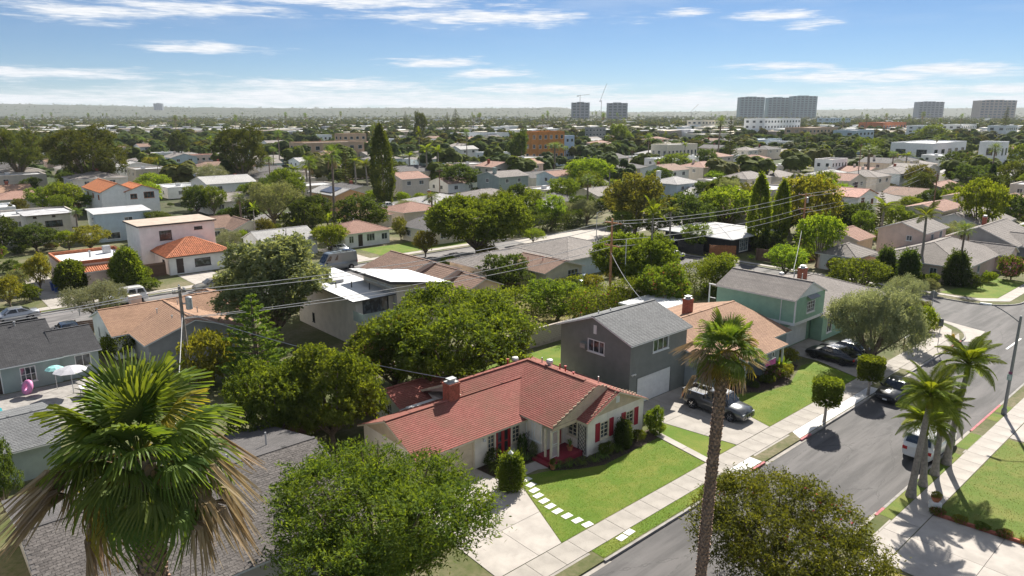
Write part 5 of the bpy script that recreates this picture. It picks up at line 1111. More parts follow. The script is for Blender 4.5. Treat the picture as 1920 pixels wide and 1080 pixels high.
# ================================================================ houses further back
LM = []   # landmarks (short name, pixel x, pixel y) used to tell the plants and far roofs apart
def lm(nm, u, w, z=2): X, Y = topix(G(u, w, z)); LM.append((nm, X, Y))
def w2(side, c, s=.9, w=1.2, h=1.1, nx=2, ny=1, **k): return (side, c, s, w, h, 'win', nx, ny)
def H(name, label, u0, u1, w0, w1, ze, k, rise, wm, rm, ops=(), extra=(), short=None, chim=None, **kw):
    bl = [hb(r=(0, u1 - u0, 0, w1 - w0), ze=ze, k=k, rise=rise, wm=wm, rm=rm, ops=list(ops), **kw)] + list(extra)
    o = house(name, label, u0, w0, bl)
    if chim: chimney(o, *chim)
    lm(short or label, (u0 + u1) / 2, (w0 + w1) / 2, ze / 2); OCC.append((u0, u1, w0, w1)); return o
OCC = [(33, 52, 154, 177), (21, 38.5, 28, 41), (24, 30, 38, 43), (40, 61, 28, 42), (62, 83, 29, 42), (2, 17, 28, 43)]
for nm, u, w in (('red-roofed bungalow', 30, 33), ('dark grey two-storey house', 44, 35), ('green house', 66, 34), ('brown-grey shingled roof', 9, 35)): lm(nm, u, w)
H('ranch_house', 'grey-green walled house with black shingle roof behind the pool yard', -8, 9.3, 67.2, 79.2, 2.4, 'gx', 1.8, 'stucco_sage', 'shingle_black', [('f', 15.0, .6, 1.1, 1.3, 'win', 3, 2), ('f', 11.6, .02, 3.2, 2.1, 'french', 1, 1, 'trim_white', 'door_dark')],
  [hb(r=(17.3, 20.2, .2, 7.3), ze=2.4, k='gx', rise=1.2, wm='stucco_sage', rm='shingle_black', cs=.17, ops=[w2('f', 19)])], 'black-roofed house', cs=.17, pipes=[(15.2, 5.6, 'cap', .3)])
H('garden_shed', 'low grey-roofed outbuilding at the left edge above the big fan palm', -2, 6.2, 49.5, 56.5, 2.3, 'gx', .8, 'stucco_sage', 'shingle_slate', (), (), 'low grey outbuilding', cs=.17)
t2 = H('hip_house', 'white and grey house with tan-orange shingle roof behind the wooden pole', 14.1, 26.0, 70.2, 78.2, 2.5, 'gx', 1.45, 'stucco_white', 'shingle_tan', [w2('l', 2.5, .8, 1.0, 1.3), w2('l', 5.6, .8, .6, 1.1)],
  [hb(r=(1.6, 9.7, -5.0, 4.2), ze=2.5, k='gy', rise=1.4, wm='stucco_grey', rm='shingle_tan', cs=.17, ops=[], pipes=[(4.2, 1.2, 'cap', .4), (6.4, 2.2, 'pipe', .4), (7.2, -1, 'pipe', .5), (4.6, -2, 'cap', .2)]), hb(r=(8, 13.5, 1, 9.5), ze=2.5, k='hip', rise=1.2, wm='stucco_white', rm='shingle_tan', cs=.17)], 'tan-shingled house', chim=(3.6, 6.2, 2.5, 4.3, 1.0, .9, 'stucco_beige', False), cs=.17)
md = H('modern_house', 'modern two-storey house with white butterfly roofs and glass balcony', 32.4, 36.6, 58.6, 71, 4.75, 'sf', .4, 'stucco_beige', 'roof_white', [('f', 2.2, 2.95, 2.9, 1.55, 'win', 3, 1), ('l', 9, .6, .5, 1.0, 'win', 1, 1)],
  [hb(r=(4.2, 9.6, -.7, 5.6), ze=5.0, k='none', wm='stucco_beige', ops=[('f', 6.6, 2.95, 3.1, 1.75, 'win', 3, 1)])], 'white-roofed modern house', oh=.5, og=.5, trim='fascia_dark', cs=0)
mb = MB(); mb.add([(3.0, -1.6, 6.35), (10.2, -1.6, 5.2), (10.2, 6.4, 5.2), (3.0, 6.4, 6.35), (3.0, -1.6, 6.1), (10.2, -1.6, 4.95), (10.2, 6.4, 4.95), (3.0, 6.4, 6.1)], [(0, 1, 2, 3), (4, 7, 6, 5)]); up = mb.build('upper_roof', MATS['roof_white'], md)
mb = MB(); V8 = [(2.97, -1.63, 6.34), (10.23, -1.63, 5.19), (10.23, 6.43, 5.19), (2.97, 6.43, 6.34), (2.97, -1.63, 6.07), (10.23, -1.63, 4.92), (10.23, 6.43, 4.92), (2.97, 6.43, 6.07)]; mb.add(V8, [(0, 1, 5, 4), (1, 2, 6, 5), (2, 3, 7, 6), (3, 0, 4, 7), (4, 5, 6, 7)]); mb.build('fascia', MATS['fascia_dark'], up)
mb = MB(); mb.add([(4.2, -.7, 5.0), (9.6, -.7, 5.0), (4.2, -.7, 5.9), (9.6, -.7, 5.05), (4.2, 5.6, 5.0), (4.2, 5.6, 5.9)], [(0, 1, 3, 2), (0, 2, 5, 4)]); mb.build('clerestory_wall', MATS['stucco_beige'], md)
for i in range(4): opening(md, (4.18, 9, 0, 0), 0, ('l', .6 + 1.35 * i, 5.25, 1.2, .5, 'win', 1, 1))
mb = MB(); mb.box(-.3, 4.1, -1.9, -.01, 2.55, 2.8); mb.build('balcony_slab', MATS['stucco_beige'], md)
m_, n_, b_ = new_mat('rail_glass'); b_.inputs['Base Color'].default_value = (.35, .45, .45, 1); b_.inputs['Alpha'].default_value = .55; b_.inputs['Roughness'].default_value = .1; MATS['rail_glass'] = m_
mb = MB(); mb.box(-.3, 4.1, -1.9, -1.87, 2.8, 3.75); mb.build('glass_rail', MATS['rail_glass'], md); mb = MB(); mb.box(-.3, -.27, -1.86, -.02, 2.8, 3.75); mb.build('glass_rail', MATS['rail_glass'], md)
mb = MB(); mb.box(1.2, 2.4, 6.5, 7.8, 4.95, 5.3); mb.build('skylight', MATS['roof_grey'], md)
for x, y in ((.7, 5), (2, 4.2), (3.0, 2.4)): mb = MB(); mb.tube([(x, y, 4.8), (x, y, 5.5)], .06, 7); mb.build('vent_pipe', MATS['dark_metal'], md)
H('stepped_house', 'pinkish house with three stepped brown gables left of the hedge', 45.7, 54.4, 71.2, 80, 2.7, 'gy', 1.5, 'stucco_pink', 'shingle_brown', [], [hb(r=(1.5, 8.6, -4.4, .2), ze=2.5, k='gy', rise=1.25, wm='stucco_pink', rm='shingle_brown', trim='trim_white'), hb(r=(3.4, 8.2, -8.8, -4.3), ze=2.3, k='gy', rise=.95, wm='stucco_pink', rm='shingle_brown', ops=[w2('f', 7.2, .9, .6, .8)])], 'stepped brown gables', cs=.2)
H('bungalow', 'small cream bungalow with white windows and brown roof beyond the dry field', 61.5, 68.2, 62.4, 70, 2.5, 'gy', 1.0, 'stucco_cream', 'shingle_brown', [w2('f', 5.0, .9, 2.0, 1.3, 3, 2), w2('l', 2.4, .9, 1.0, 1.3, 2, 2), w2('l', 5.6, .9, 1.0, 1.2, 2, 2)], (), 'cream bungalow', cs=.2, pipes=[(2.4, 3, 'pipe', .5, 'pipe_red'), (1.6, 5, 'pipe', .5, 'pipe_red')])
H('bungalow', 'pale bungalow with grey hip roof and satellite dishes left of the tall pole', 69, 81.5, 65.5, 78, 2.7, 'hip', 1.6, 'stucco_blue', 'shingle_grey', [w2('f', 6, .8, 1.2, 1.3, 2, 2), ('f', 8.6, .1, 1.0, 2.1, 'door'), w2('f', 10.6), w2('l', 4)], [hb(r=(-12, .5, 3, 11), ze=2.6, k='hip', rise=1.2, wm='stucco_cream', rm='shingle_grey', ops=[w2('f', -6)])], 'grey hip-roofed bungalow')
H('modern_bungalow', 'low black modern house with pale flat hip roof and wooden fence', 99.5, 112, 59.5, 72, 2.9, 'hip', .8, 'dark_wall', 'roof_grey', [('f', 4, .3, 2.6, 2.1, 'win', 4, 3, 'trim_white', 'glass_light')], (), 'black modern house', oh=.9, cs=0)
pk = H('bungalow', 'pink stucco bungalow with grey hip roof on the street corner lawn', 104.0, 121.6, 28.2, 39.2, 2.6, 'hip', 1.9, 'stucco_pink', 'shingle_grey', [w2('l', 3.5, .8, .9, 1.1), w2('f', 3, .9, .9, .7), w2('f', 6.5, .8, 1.0, 1.1), w2('l', 8.5, .8, 1.1, 1.1)], [hb(r=(14, 18.2, -1.5, 4), ze=2.6, k='gy', rise=1.0, wm='stucco_pink', rm='shingle_grey')], 'pink corner bungalow', oh=.5, cs=.2)
H('garage', 'pink garage with white door and brown-grey hip roof behind the corner bungalow', 100.9, 107.5, 40.6, 46, 2.5, 'hip', 1.2, 'stucco_pink', 'shingle_grey', [('l', 3.2, .02, 3.6, 2.1, 'garage')], (), 'pink garage')
H('two_storey_house', 'pale pink two-storey house behind the corner bungalow', 113.8, 123, 36.5, 43, 5.0, 'gx', 1.2, 'stucco_pink', 'shingle_grey', [w2('f', 3.4, 3.4, 1.1, 1.0), w2('f', 7, 3.4), w2('l', 2, 3.5, .8, .8)], (), 'pale pink two-storey house')
H('house', 'dark grey sided gable house at the right edge', 124.5, 138, 27.5, 37.5, 3.0, 'gx', 2.2, 'stucco_grey', 'shingle_grey', [w2('l', 4, .9, 1.4, 1.1)], [hb(r=(2, 9, -4, 2), ze=2.8, k='gy', rise=1.4, wm='stucco_grey', rm='shingle_grey')], 'dark grey gable house', chim=(6, 6, 4, 6))
H('house', 'light grey roofed house with white pergola at the right edge', 141, 158, 36, 46, 3.0, 'gx', 1.8, 'stucco_white', 'shingle_grey', [w2('l', 4), w2('f', 4)], (), 'house with white pergola', chim=(9, 5.5, 4, 6))
H('two_storey_house', 'cream boxy two-storey house with tan tile roof near the right edge', 142.3, 154, 43.3, 50, 5.0, 'gx', .8, 'stucco_cream', 'shingle_mauve', [w2('f', 9, 3.2)], (), 'cream boxy house')
H('two_storey_house', 'white two-storey house with pinkish red tile roof', 151.5, 161, 61.9, 69.5, 5.2, 'gy', 1.3, 'stucco_white', 'tile_pink', [w2('f', 2.2, 3.2, 1.6, 1.6), w2('f', 7, 3.2), w2('l', 3.5, 3.2), w2('l', 6, 3.2)], (), 'pinkish red-roofed white house', trim='terracotta', chim=(6.5, 3.5, 5.5, 7.6, .5, .5, 'dark_wall', False))
H('house', 'low house with mauve roof between the hedge and garage', 114.4, 120.5, 46.2, 53, 2.6, 'gx', 1.2, 'stucco_beige', 'shingle_mauve', (), (), 'mauve-roofed low house')
H('cottage', 'tan steep-gabled cottage with chimney beside the tall green column tree', 124.5, 132, 70, 78.5, 3.2, 'gy', 2.4, 'stucco_beige', 'shingle_brown', [w2('f', 2.5)], (), 'steep tan cottage', chim=(4.2, 6, 4, 7.2, .8, .6, 'stucco_pink', False))
H('two_storey_house', 'pale blue-white two-storey house with white chimney near the far lawn', 148, 158, 104.4, 113, 5.0, 'hip', 1.3, 'stucco_blue', 'shingle_pale', [w2('f', 2.5, 3.2), w2('f', 7, 3.2), w2('l', 4, 3.2)], [hb(r=(0, 9.5, -8.5, -.2), ze=2.8, k='gy', rise=1.2, wm='stucco_white', rm='shingle_pale')], 'pale blue two-storey house', chim=(-1, 5, 4, 8, 1.0, .8, 'stucco_white', False))
H('two_storey_house', 'small pale blue house with solar panels on the mauve roof', 141.7, 150.5, 140.6, 148, 5.0, 'gx', 1.1, 'stucco_blue', 'shingle_mauve', [w2('f', 2.5, 3.3), w2('f', 6.6, 3.3), w2('l', 3.5, 3.3)], (), 'small pale blue house')
H('two_storey_house', 'sage green two-storey house behind the great round tree', 128, 139, 148.5, 158, 5.0, 'gx', 1.2, 'stucco_sage', 'shingle_grey', [w2('f', 3, 3.2), w2('f', 7.5, 3.2), w2('l', 5, 3.2)], (), 'sage green house', chim=(1, 3, 4, 7.4, .9, .7, 'stucco_sage', False))
H('house', 'long grey hip-roofed house left of the great round tree', 90, 102, 127, 138, 2.8, 'hip', 1.4, 'stucco_sage', 'shingle_pale', [w2('f', 4)], (), 'long grey hip-roofed house', chim=(3, 5, 3, 5))
H('house', 'grey roofed house behind the long hip-roofed house', 104, 118, 128, 139, 2.8, 'hip', 1.4, 'stucco_blue', 'shingle_grey', [w2('f', 4)], (), 'second grey roof')
H('house', 'grey gabled house with chimney behind the dark hedge', 99, 109, 103.8, 112, 2.8, 'gx', 1.4, 'stucco_grey', 'shingle_pale', [w2('f', 4)], (), 'grey gabled house', chim=(2, 1.0, 2, 5.2, .9, .9, 'stucco_grey', False))
ph = H('two_storey_house', 'peach stucco two-storey house with solar panels on its grey roof', 72.3, 79.2, 136.6, 148.5, 5.2, 'gy', 1.1, 'stucco_peach', 'shingle_pale', [w2('f', 4.2, 3.0, 1.3, 1.2), w2('l', 4, 3.2)], (), 'peach house')
mb = MB(); mb.add([(-.1 + 3.6, 3.0, 6.35), (6.6, 3.0, 5.45), (6.6, 8.5, 5.45), (3.5, 8.5, 6.35)], [(0, 1, 2, 3)]); mb.build('solar_panel', MATS['solar'], ph)
mb = MB(); mb.add([(.4, 2.6, 5.5), (3.1, 2.6, 6.3), (3.1, 8.0, 6.3), (.4, 8.0, 5.5)], [(0, 1, 2, 3)]); mb.build('solar_panel', MATS['solar'], ph)
H('bungalow', 'mauve hip-roofed bungalow with cream walls before the back lawn', 57.0, 65.6, 105.4, 113.3, 2.6, 'hip', 1.35, 'stucco_white', 'shingle_mauve', [w2('f', 1.2, .8, .9, 1.2), ('f', 2.9, .1, 1.0, 2.1, 'door'), w2('f', 4.9, .8, 1.6, 1.3, 3, 1), w2('f', 7.6, .8, 1.2, 1.1), w2('l', 2.5, .8, 1.2, 1.2)], (), 'mauve hip-roofed bungalow', cs=.25, pipes=[(4, 4, 'cap', .3)])
H('cottage', 'white cottage with pale grey gable roof behind the tall tree', 43, 52, 105.4, 113, 2.6, 'gx', 1.4, 'stucco_white', 'shingle_pale', [w2('f', 7, .8), w2('f', 3, .8)], (), 'white cottage')
H('house', 'mauve hip roof above the yellow-green hedge, right of the peach house', 79, 88.5, 121, 130, 2.6, 'hip', 1.3, 'stucco_beige', 'shingle_mauve', (), (), 'mauve hip roof')
H('house', 'small mauve roof behind the round bright shrub by the white pickup', 70.5, 76, 121, 129, 2.6, 'hip', 1.1, 'stucco_beige', 'shingle_mauve', (), (), 'small mauve roof')
tf = H('flat_roofed_house', 'pink stucco flat-roofed house with tiled porch and white roof', 16.2, 24.4, 103.2, 112.5, 3.2, 'flat', 0, 'stucco_pink', 'roof_white', [w2('f', 2.2, .9)], [hb(r=(2.2, 5.4, -1.6, 0), ze=2.4, k='sf', rise=.55, wm='stucco_pink', rm='terracotta', tile=1, nowall=0, ops=[], oh=.2)], 'pink flat-roofed house', pm='terracotta', ph=.4)
mb = MB(); mb.tube([(4, 4.5, 3.2), (4, 4.5, 4.1)], .13, 8); mb.build('vent_pipe', MATS['galv'], tf); mb = MB(); mb.box(6.0, 6.9, 6, 6.9, 3.2, 4.2); mb.build('roof_unit', MATS['galv'], tf)
H('spanish_house', 'white two-storey house with terracotta barrel-tile hip roof and dark door', 28.9, 37.2, 103.7, 111.2, 2.8, 'hip', 1.75, 'stucco_white', 'terracotta', [('f', 1.4, .15, 1.1, 2.15, 'door', 1, 1, 'trim_white'), ('f', 4.5, .8, 2.2, 1.15, 'win', 1, 1), w2('l', 2.5, .8, 1.0, 1.1)],
  [hb(r=(-1.6, 9.0, 7.0, 14.0), ze=6.15, k='slab', oh=.25, wm='stucco_white', rm='roof_tan', trim='fascia_dark', ops=[('f', 1.9, 3.9, 1.7, 1.4, 'win', 2, 1), ('f', 6.6, 5.0, 1.2, .45, 'win', 2, 1)])], 'terracotta-roofed white house', tile=1, oh=.45, trim='fascia_dark')
H('house', 'cream house with brown gables right of the white boxy house', 37.5, 47, 126, 134, 2.7, 'gx', 1.4, 'stucco_cream', 'shingle_brown', [w2('f', 6)], [hb(r=(7.5, 13, -4, 3), ze=2.6, k='gy', rise=1.3, wm='stucco_cream', rm='shingle_brown', ops=[w2('f', 10)])], 'brown-gabled cream house')
H('boxy_house', 'long white boxy two-storey house with flat grey roof at the left', 27.7, 36.6, 139.2, 145, 5.0, 'sf', .4, 'stucco_blue', 'roof_grey', [w2('f', 5.2, 3.2, 1.4, .9), ('f', 2.5, .4, 2.2, 1.2, 'win', 1, 1), w2('l', 2, 3.6, 1.0, .7)], (), 'long white boxy house', oh=.15, cs=0)
H('boxy_house', 'cream two-storey house with mansard edge at the far left', 18.5, 25, 144.6, 151.5, 5.1, 'hip', .45, 'stucco_cream', 'roof_grey', [w2('f', 3.9, 2.8, 2.6, 1.1, 3), w2('f', 1.2, 4.5, .5, .3), w2('f', 4.0, 4.5, .5, .3)], (), 'cream mansard house', cs=0, trim='shingle_brown')
H('spanish_house', 'white two-storey house with bright orange tile roof at the left', 36.9, 43.5, 176, 193, 5.3, 'gy', 1.6, 'stucco_white', 'terracotta_orange', [w2('l', 3, 3.3), w2('l', 8, 3.3), w2('l', 13, 3.3)], [hb(r=(4.8, 11.6, -.3, 10), ze=5.1, k='gy', rise=1.2, wm='stucco_white', rm='terracotta_orange', ops=[w2('f', 6.3, 3.3, 1.4), w2('f', 9.5, 3.3, 2.2, 1.4, 3)], trim='terracotta')], 'orange tile-roofed house', trim='terracotta')
# filler homes on the same street grid, further off
rf_ = random.Random(77); FILL = []
combos = [('stucco', 'shingle_grey', 'cream', 'grey'), ('stucco_white', 'shingle_brown', 'white', 'brown'), ('stucco_beige', 'shingle_mauve', 'beige', 'mauve'), ('stucco_white', 'shingle_pale', 'white', 'pale'), ('stucco_pink', 'shingle_tan', 'pink', 'tan'), ('stucco_white', 'roof_white', 'white', 'flat white'), ('stucco_blue', 'shingle_grey', 'pale blue', 'grey'), ('stucco_cream', 'shingle_charcoal', 'cream', 'dark'), ('stucco_beige', 'roof_grey', 'beige', 'flat grey'), ('stucco_beige', 'shingle_charcoal', 'beige', 'charcoal')]
def free(u0, u1, w0, w1, pad=1.5): return all(u1 + pad < a or u0 - pad > b or w1 + pad < c or w0 - pad > d for a, b, c, d in OCC)
rows = [97, 112, 128, 160, 178, 198, 216, 236, 256, 276, 298, 322, 348, 376, 408, 440] + [-40 + 0 * i for i in range(0)]
for w0 in rows:
    u = -40.0
    while u < 420:
        du, dw = rf_.uniform(8.5, 14), rf_.uniform(8, 12); c = combos[rf_.randrange(len(combos))]; two = rf_.random() < .28; u0 = u + rf_.uniform(0, 3); u += du + rf_.uniform(3, 9)
        ww = w0 + rf_.uniform(0, 4); X, Y = topix(G(u0 + du / 2, ww + dw / 2, 2))
        if not (-60 < X < 1980 and 238 < Y < 430) or not free(u0, u0 + du, ww, ww + dw) or (84 < u0 + du and u0 < 98 and ww < 94): continue
        if 930 < X < 1090 and Y < 300 or X > 1480 and Y < 335 or rf_.random() < .28: continue
        OCC.append((u0, u0 + du, ww, ww + dw)); FILL.append((u0, du, ww, dw, c, two))
for w0 in (24, 40, 62, 80, 100):      # right-hand side beyond the corner block
    u = 150.0
    while u < 420:
        du, dw = rf_.uniform(9, 15), rf_.uniform(8, 12); c = combos[rf_.randrange(len(combos))]; u0 = u; u += du + rf_.uniform(4, 10); X, Y = topix(G(u0 + du / 2, w0 + 5, 2))
        if not (1250 < X < 1990 and 285 < Y < 480) or not free(u0, u0 + du, w0, w0 + dw): continue
        OCC.append((u0, u0 + du, w0, w0 + dw)); FILL.append((u0, du, w0, dw, c, rf_.random() < .3))
FILLOBJ = []
for u0, du, w0, dw, c, two in FILL:
    ze = 5.0 if two else 2.7; flat = c[1].startswith('roof'); s = 3.2 if two else .9
    b = hb(r=(0, du, 0, dw), ze=ze, k='flat' if flat else rf_.choice(['hip', 'gx', 'gy']), rise=1.4, wm=c[0], rm=c[1], cs=0, ops=[w2('f', du * .25, s, 1.3), w2('f', du * .72, s, 1.5), w2('l', dw * .35, s), w2('l', dw * .75, s)])
    if b['k'] in ('gx', 'gy'): b['pipes'] = [(du * .3, dw * .42, 'pipe', .45), (du * .62, dw * .58, 'cap', .3), (du * .7, dw * .4, 'pipe', .3)]
    p = G(u0, w0); o = bpy.data.objects.new('house', None); COL.objects.link(o); o.location = p; o.rotation_euler = (0, 0, ROT)
    _th = thing; thing = (lambda *a, _o=o, **k: _o); house('house', '', u0, w0, [b]); thing = _th
    if flat: MB().box(du * .3, du * .3 + 1.1, dw * .5, dw * .5 + 1.0, ze - .02, ze + .8).build('roof_unit', MATS['galv'], o)
    elif rf_.random() < .45: chimney(o, du * rf_.uniform(.2, .8), dw * .62, ze, ze + 2.1, .7, .6, rf_.choice(['brick', 'stucco_beige']), False)
    X, Y = topix(G(u0 + du / 2, w0 + dw / 2, ze)); FILLOBJ.append((o, f"{c[2]} {'two-storey ' if two else ''}house with {c[3]} roof", X, Y, None))
# ================================================================ plants in front
# big fan palm at the lower left, crown about 16 m up, and the tall one standing at the near kerb
fan_palm('large fan palm with shaggy green and dead brown fronds at the lower left', (-7.2, 12.2, 0), 15.75, .27, .80, 42, 24, 7, (.2, 0), yellow=.12, boots=True)
_pb = W(1300, 1242); fan_palm('tall slim fan palm with patterned trunk standing before the pickup', (_pb.x, _pb.y, 0), 13.55, .21, .6, 36, 14, 3, (.3, -.1), yellow=.3, boots=True)
for i, (u, w, h, s, ln, lb) in enumerate([(42.8, 12.5, 5.6, 1.0, (.35, .1), 'feather palm with thick grey trunk nearest the camera in the kerb cluster'), (44.7, 12.5, 3.3, .9, (-.2, .2), 'short feather palm second in the kerb cluster'), (46.7, 12.5, 3.4, .9, (.1, .3), 'short feather palm third in the kerb cluster'), (48.8, 12.5, 6.0, 1.05, (.6, .3), 'feather palm farthest back in the kerb cluster')]):
    feather_palm(lb, G(u, w), h, .19, s * .95, 32, 20 + i, ln)
# custom near trees
broad('feathery', 51, 'leaf_feather_deep', 16, 4.7, 8.6, .8, 3600, 15, .26, .07, .24, .36, 1, droop=-.05, r0=.25, inner=.5, spray=.95)
broad('avocado', 52, 'leaf_mid', 15, 4.3, 7.4, 1.0, 2100, 13, .30, .13, .24, .42, 1, droop=.25, r0=.25); broad('flame', 53, 'leaf_mid', 16, 6.0, 8.6, 1.2, 2900, 14, .30, .13, .28, .40, 1, droop=.1, r0=.3); broad('tall_pear', 54, 'leaf_grey', 15, 4.2, 11.5, 1.5, 2500, 14, .30, .17, .28, .42, 1.1, r0=.28)
broad('brush', 55, 'leaf_brush', 14, 4.3, 6.2, .6, 3400, 13, .22, .065, .24, .42, 1, droop=.15, extra=('flower_red', 40, -.5), r0=.2, spray=.8); broad('big_olive', 56, 'leaf_olive', 12, 3.6, 6.2, .5, 2600, 14, .26, .06, .26, .45, 1, r0=.2); broad('great', 57, 'leaf_mid', 18, 6.5, 9.0, 1.0, 2800, 13, .36, .18, .32, .38, 1, r0=.35); broad('flame_red', 58, 'leaf_mid', 12, 3.2, 6.0, .8, 1600, 12, .28, .11, .24, .45, 1, extra=('flower_orange', 260, .05), r0=.2)
NOUN.update(feathery='feathery yellow-green tree', avocado='glossy green avocado-like tree', flame='broad domed green tree', tall_pear='tall grey-green tree with pale leaf edges', brush='bushy olive-green tree dotted with red flowers', big_olive='big silvery olive tree', great='great spreading bright green tree', flame_red='orange-blossomed tree')
T('feathery', 715, 1135, 850, 430, 'feathery yellow-green tree at the lower centre hiding part of the garage'); T('brush', 1458, 1112, 905, 350, 'bushy olive-green tree with red flowers at the near kerb')
T('avocado', 520, 838, 672, 185, 'dense glossy tree left of the red roof, left half of the pair'); T('avocado', 625, 835, 645, 205, 'dense glossy tree touching the red roof, right half of the pair')
T('flame', 845, 728, 538, 330, 'broad domed tree behind the red-roofed bungalow'); T('flame_red', 745, 740, 583, 175, 'orange-blossomed tree left of the domed tree'); T('tall_pear', 525, 645, 428, 200, 'tall grey-green tree in front of the modern house')
T('conifer_a', 487, 725, 548, 140, 'layered light green conifer below the tall grey-green tree'); T('shrub_yellow', 395, 725, 612, 110, 'yellow-green bushy tree right of the wooden pole'); T('shrub_a', 225, 670, 620, 70, 'bright round bush between the black roof and the tan roof')
T('olive_a', 185, 604, 522, 120, 'silvery green tree on the back street before the white suv'); T('dark_a', 10, 960, 815, 70, 'dark hedge-like tree at the left edge below the grey roof')
T('big_olive', 1632, 682, 528, 150, 'big silvery olive tree on the corner, right of the green house'); T('olive_a', 1695, 590, 512, 75, 'smaller silvery tree behind the big olive'); T('bright_a', 1715, 650, 565, 60, 'leafy bright shrub on the corner bank by the wooden rail'); T('shrub_yellow', 1742, 622, 592, 40, 'low yellow-green shrub by the corner handrail'); T('rust_a', 1722, 590, 560, 50, 'rusty grass-like shrub on the corner bank')
for x, b, t, w, k, lb in [(1545, 791, 713, 52, 'a', 'clipped drum-shaped street tree nearer the camera'), (1627, 741, 672, 46, 'b', 'clipped drum-shaped street tree beside the dark sedan')]:
    p = W(x, b, 0); d = depth(p); rad = w / 2 / F * d; top = hgt(t, p.y); bot = top - rad * 1.75; root = thing('clipped_tree', lb, 'tree', p, 0)
    mb = MB(); mb.tube([(0, 0, -.05), (.03, 0, bot * .5), (0, .02, bot + .2)], [.13, .1, .09], 9, False); mb.build('trunk', MATS['bark_pale'], root, smooth=True)
    r = np.random.default_rng(b); n = 2600; a = r.uniform(0, 6.283, n); q = r.uniform(0, 1, n); zz = r.uniform(0, 1, n); tp = r.random(n) < .3; rr_ = np.where(tp, rad * np.sqrt(q), rad * (.97 - .1 * (1 - zz) ** 2)); zz = np.where(tp, 1 - .07 * (q ** 3), zz); P = np.c_[rr_ * np.cos(a), rr_ * np.sin(a), bot + zz * (top - bot)]; P += r.normal(0, .05, P.shape); N = np.c_[np.cos(a), np.sin(a), np.where(tp, 2, .1)]; N /= np.linalg.norm(N, axis=1)[:, None]
    Vq = np.concatenate([leaves(P, N, .17, .11, 0, .6, r), leaves(P * np.array([.75, .75, 1]) , N, .2, .16, 0, .6, r)]); put('crown', cmesh(Vq, 'leaf_mid'), root)
# clipped column with a white lantern-like finial by the driveway
p = G(25.73, 28.9); root = tree_at('clipped', p, .72, 2.15, 0, 'shrub'); tag(root, 'clipped green column shrub at the head of the driveway', 'shrub')
o_ = [c for c in root.children if c.name.startswith('crown')][0]; o_.data = o_.data.copy(); o_.data.materials[0] = MATS['leaf_mid']
lp = thing('garden_lantern', 'small white garden lantern topping the clipped column shrub', 'lantern', (p.x, p.y, 2.0)); mb = MB(); mb.box(-.11, .11, -.11, .11, .12, .36); mb.build('lantern_body', MATS['trim_white'], lp); mb = MB(); mb.lathe([(.2, 0), (.02, .18)], 6, (0, 0, .362)); mb.build('lantern_roof', MATS['trim_white'], lp); mb = MB(); mb.tube([(0, 0, -1.9), (0, 0, .12)], .03, 6); mb.build('post', MATS['dark_metal'], lp)
# beds along the red-roofed house
for i, (k, u, w, r_, h, lb) in enumerate([('clipped', 35.1, 28.0, .62, 1.75, 'clipped dark shrub between the two shuttered windows'), ('shrub_a', 38.7, 28.1, .7, 1.9, 'leafy shrub at the right front corner of the bungalow'), ('shrub_b', 38.4, 27.6, .6, .9, 'low bright shrub at the right front corner of the bungalow'), ('shrub_a', 33.3, 27.9, .55, 1.0, 'leafy shrub under the left shuttered window'), ('shrub_a', 36.6, 27.8, .55, .9, 'low shrub under the right shuttered window'),
        ('shrub_dark', 26.7, 31.6, .75, 1.3, 'dark shrub beside the garage door and red double doors'), ('shrub_dark', 29.2, 31.6, .42, 1.6, 'dark rounded shrub below the corner window'), ('shrub_grey', 29.6, 31.0, .3, 1.1, 'small grey shrub beside the porch step')]): TG(k, u, w, r_, h, lb)
for i, (u, w, lb) in enumerate([(26.3, 30.9, 'strappy leaf clump nearest the garage door'), (27.0, 30.8, 'strappy leaf clump second from the garage door'), (28.2, 31.0, 'strappy leaf clump before the red double doors'), (28.9, 30.9, 'strappy leaf clump left of the porch step'), (29.6, 28.85, 'strappy leaf clump at the porch corner'), (30.4, 28.4, 'strappy leaf clump second along the porch edge'), (31.2, 28.1, 'strappy leaf clump third along the porch edge'), (32.1, 27.8, 'strappy leaf clump below the trellis'), (32.9, 27.75, 'strappy leaf clump right of the trellis'), (34.2, 27.7, 'strappy leaf clump before the clipped dark shrub')]): TG('strap', u, w, .75, .55, lb)
for i, (k, u, w, r_, h, lb) in enumerate([('shrub_dark', 49.6, 29.0, .8, 1.0, 'low dark shrub under the grey house window'), ('shrub_pink', 54.5, 27.6, .9, 1.2, 'pink-flowering shrub in the bed of the blue-grey wing'), ('shrub_yellow', 55.6, 27.2, .8, 1.3, 'yellow-flowering shrub in the bed of the blue-grey wing'), ('banana', 56.6, 28.0, .9, 1.6, 'dark spiky plant by the oval window'), ('shrub_a', 53.2, 27.4, .7, .8, 'low green shrub at the left end of the curved bed'), ('shrub_yellow', 59.2, 28.7, .9, 1.5, 'pale-flowering shrub at the driveway of the green house'), ('shrub_dark', 51.4, 27.8, .6, .7, 'low dark shrub near the palm trunk and pickup')]): TG(k, u, w, r_, h, lb)
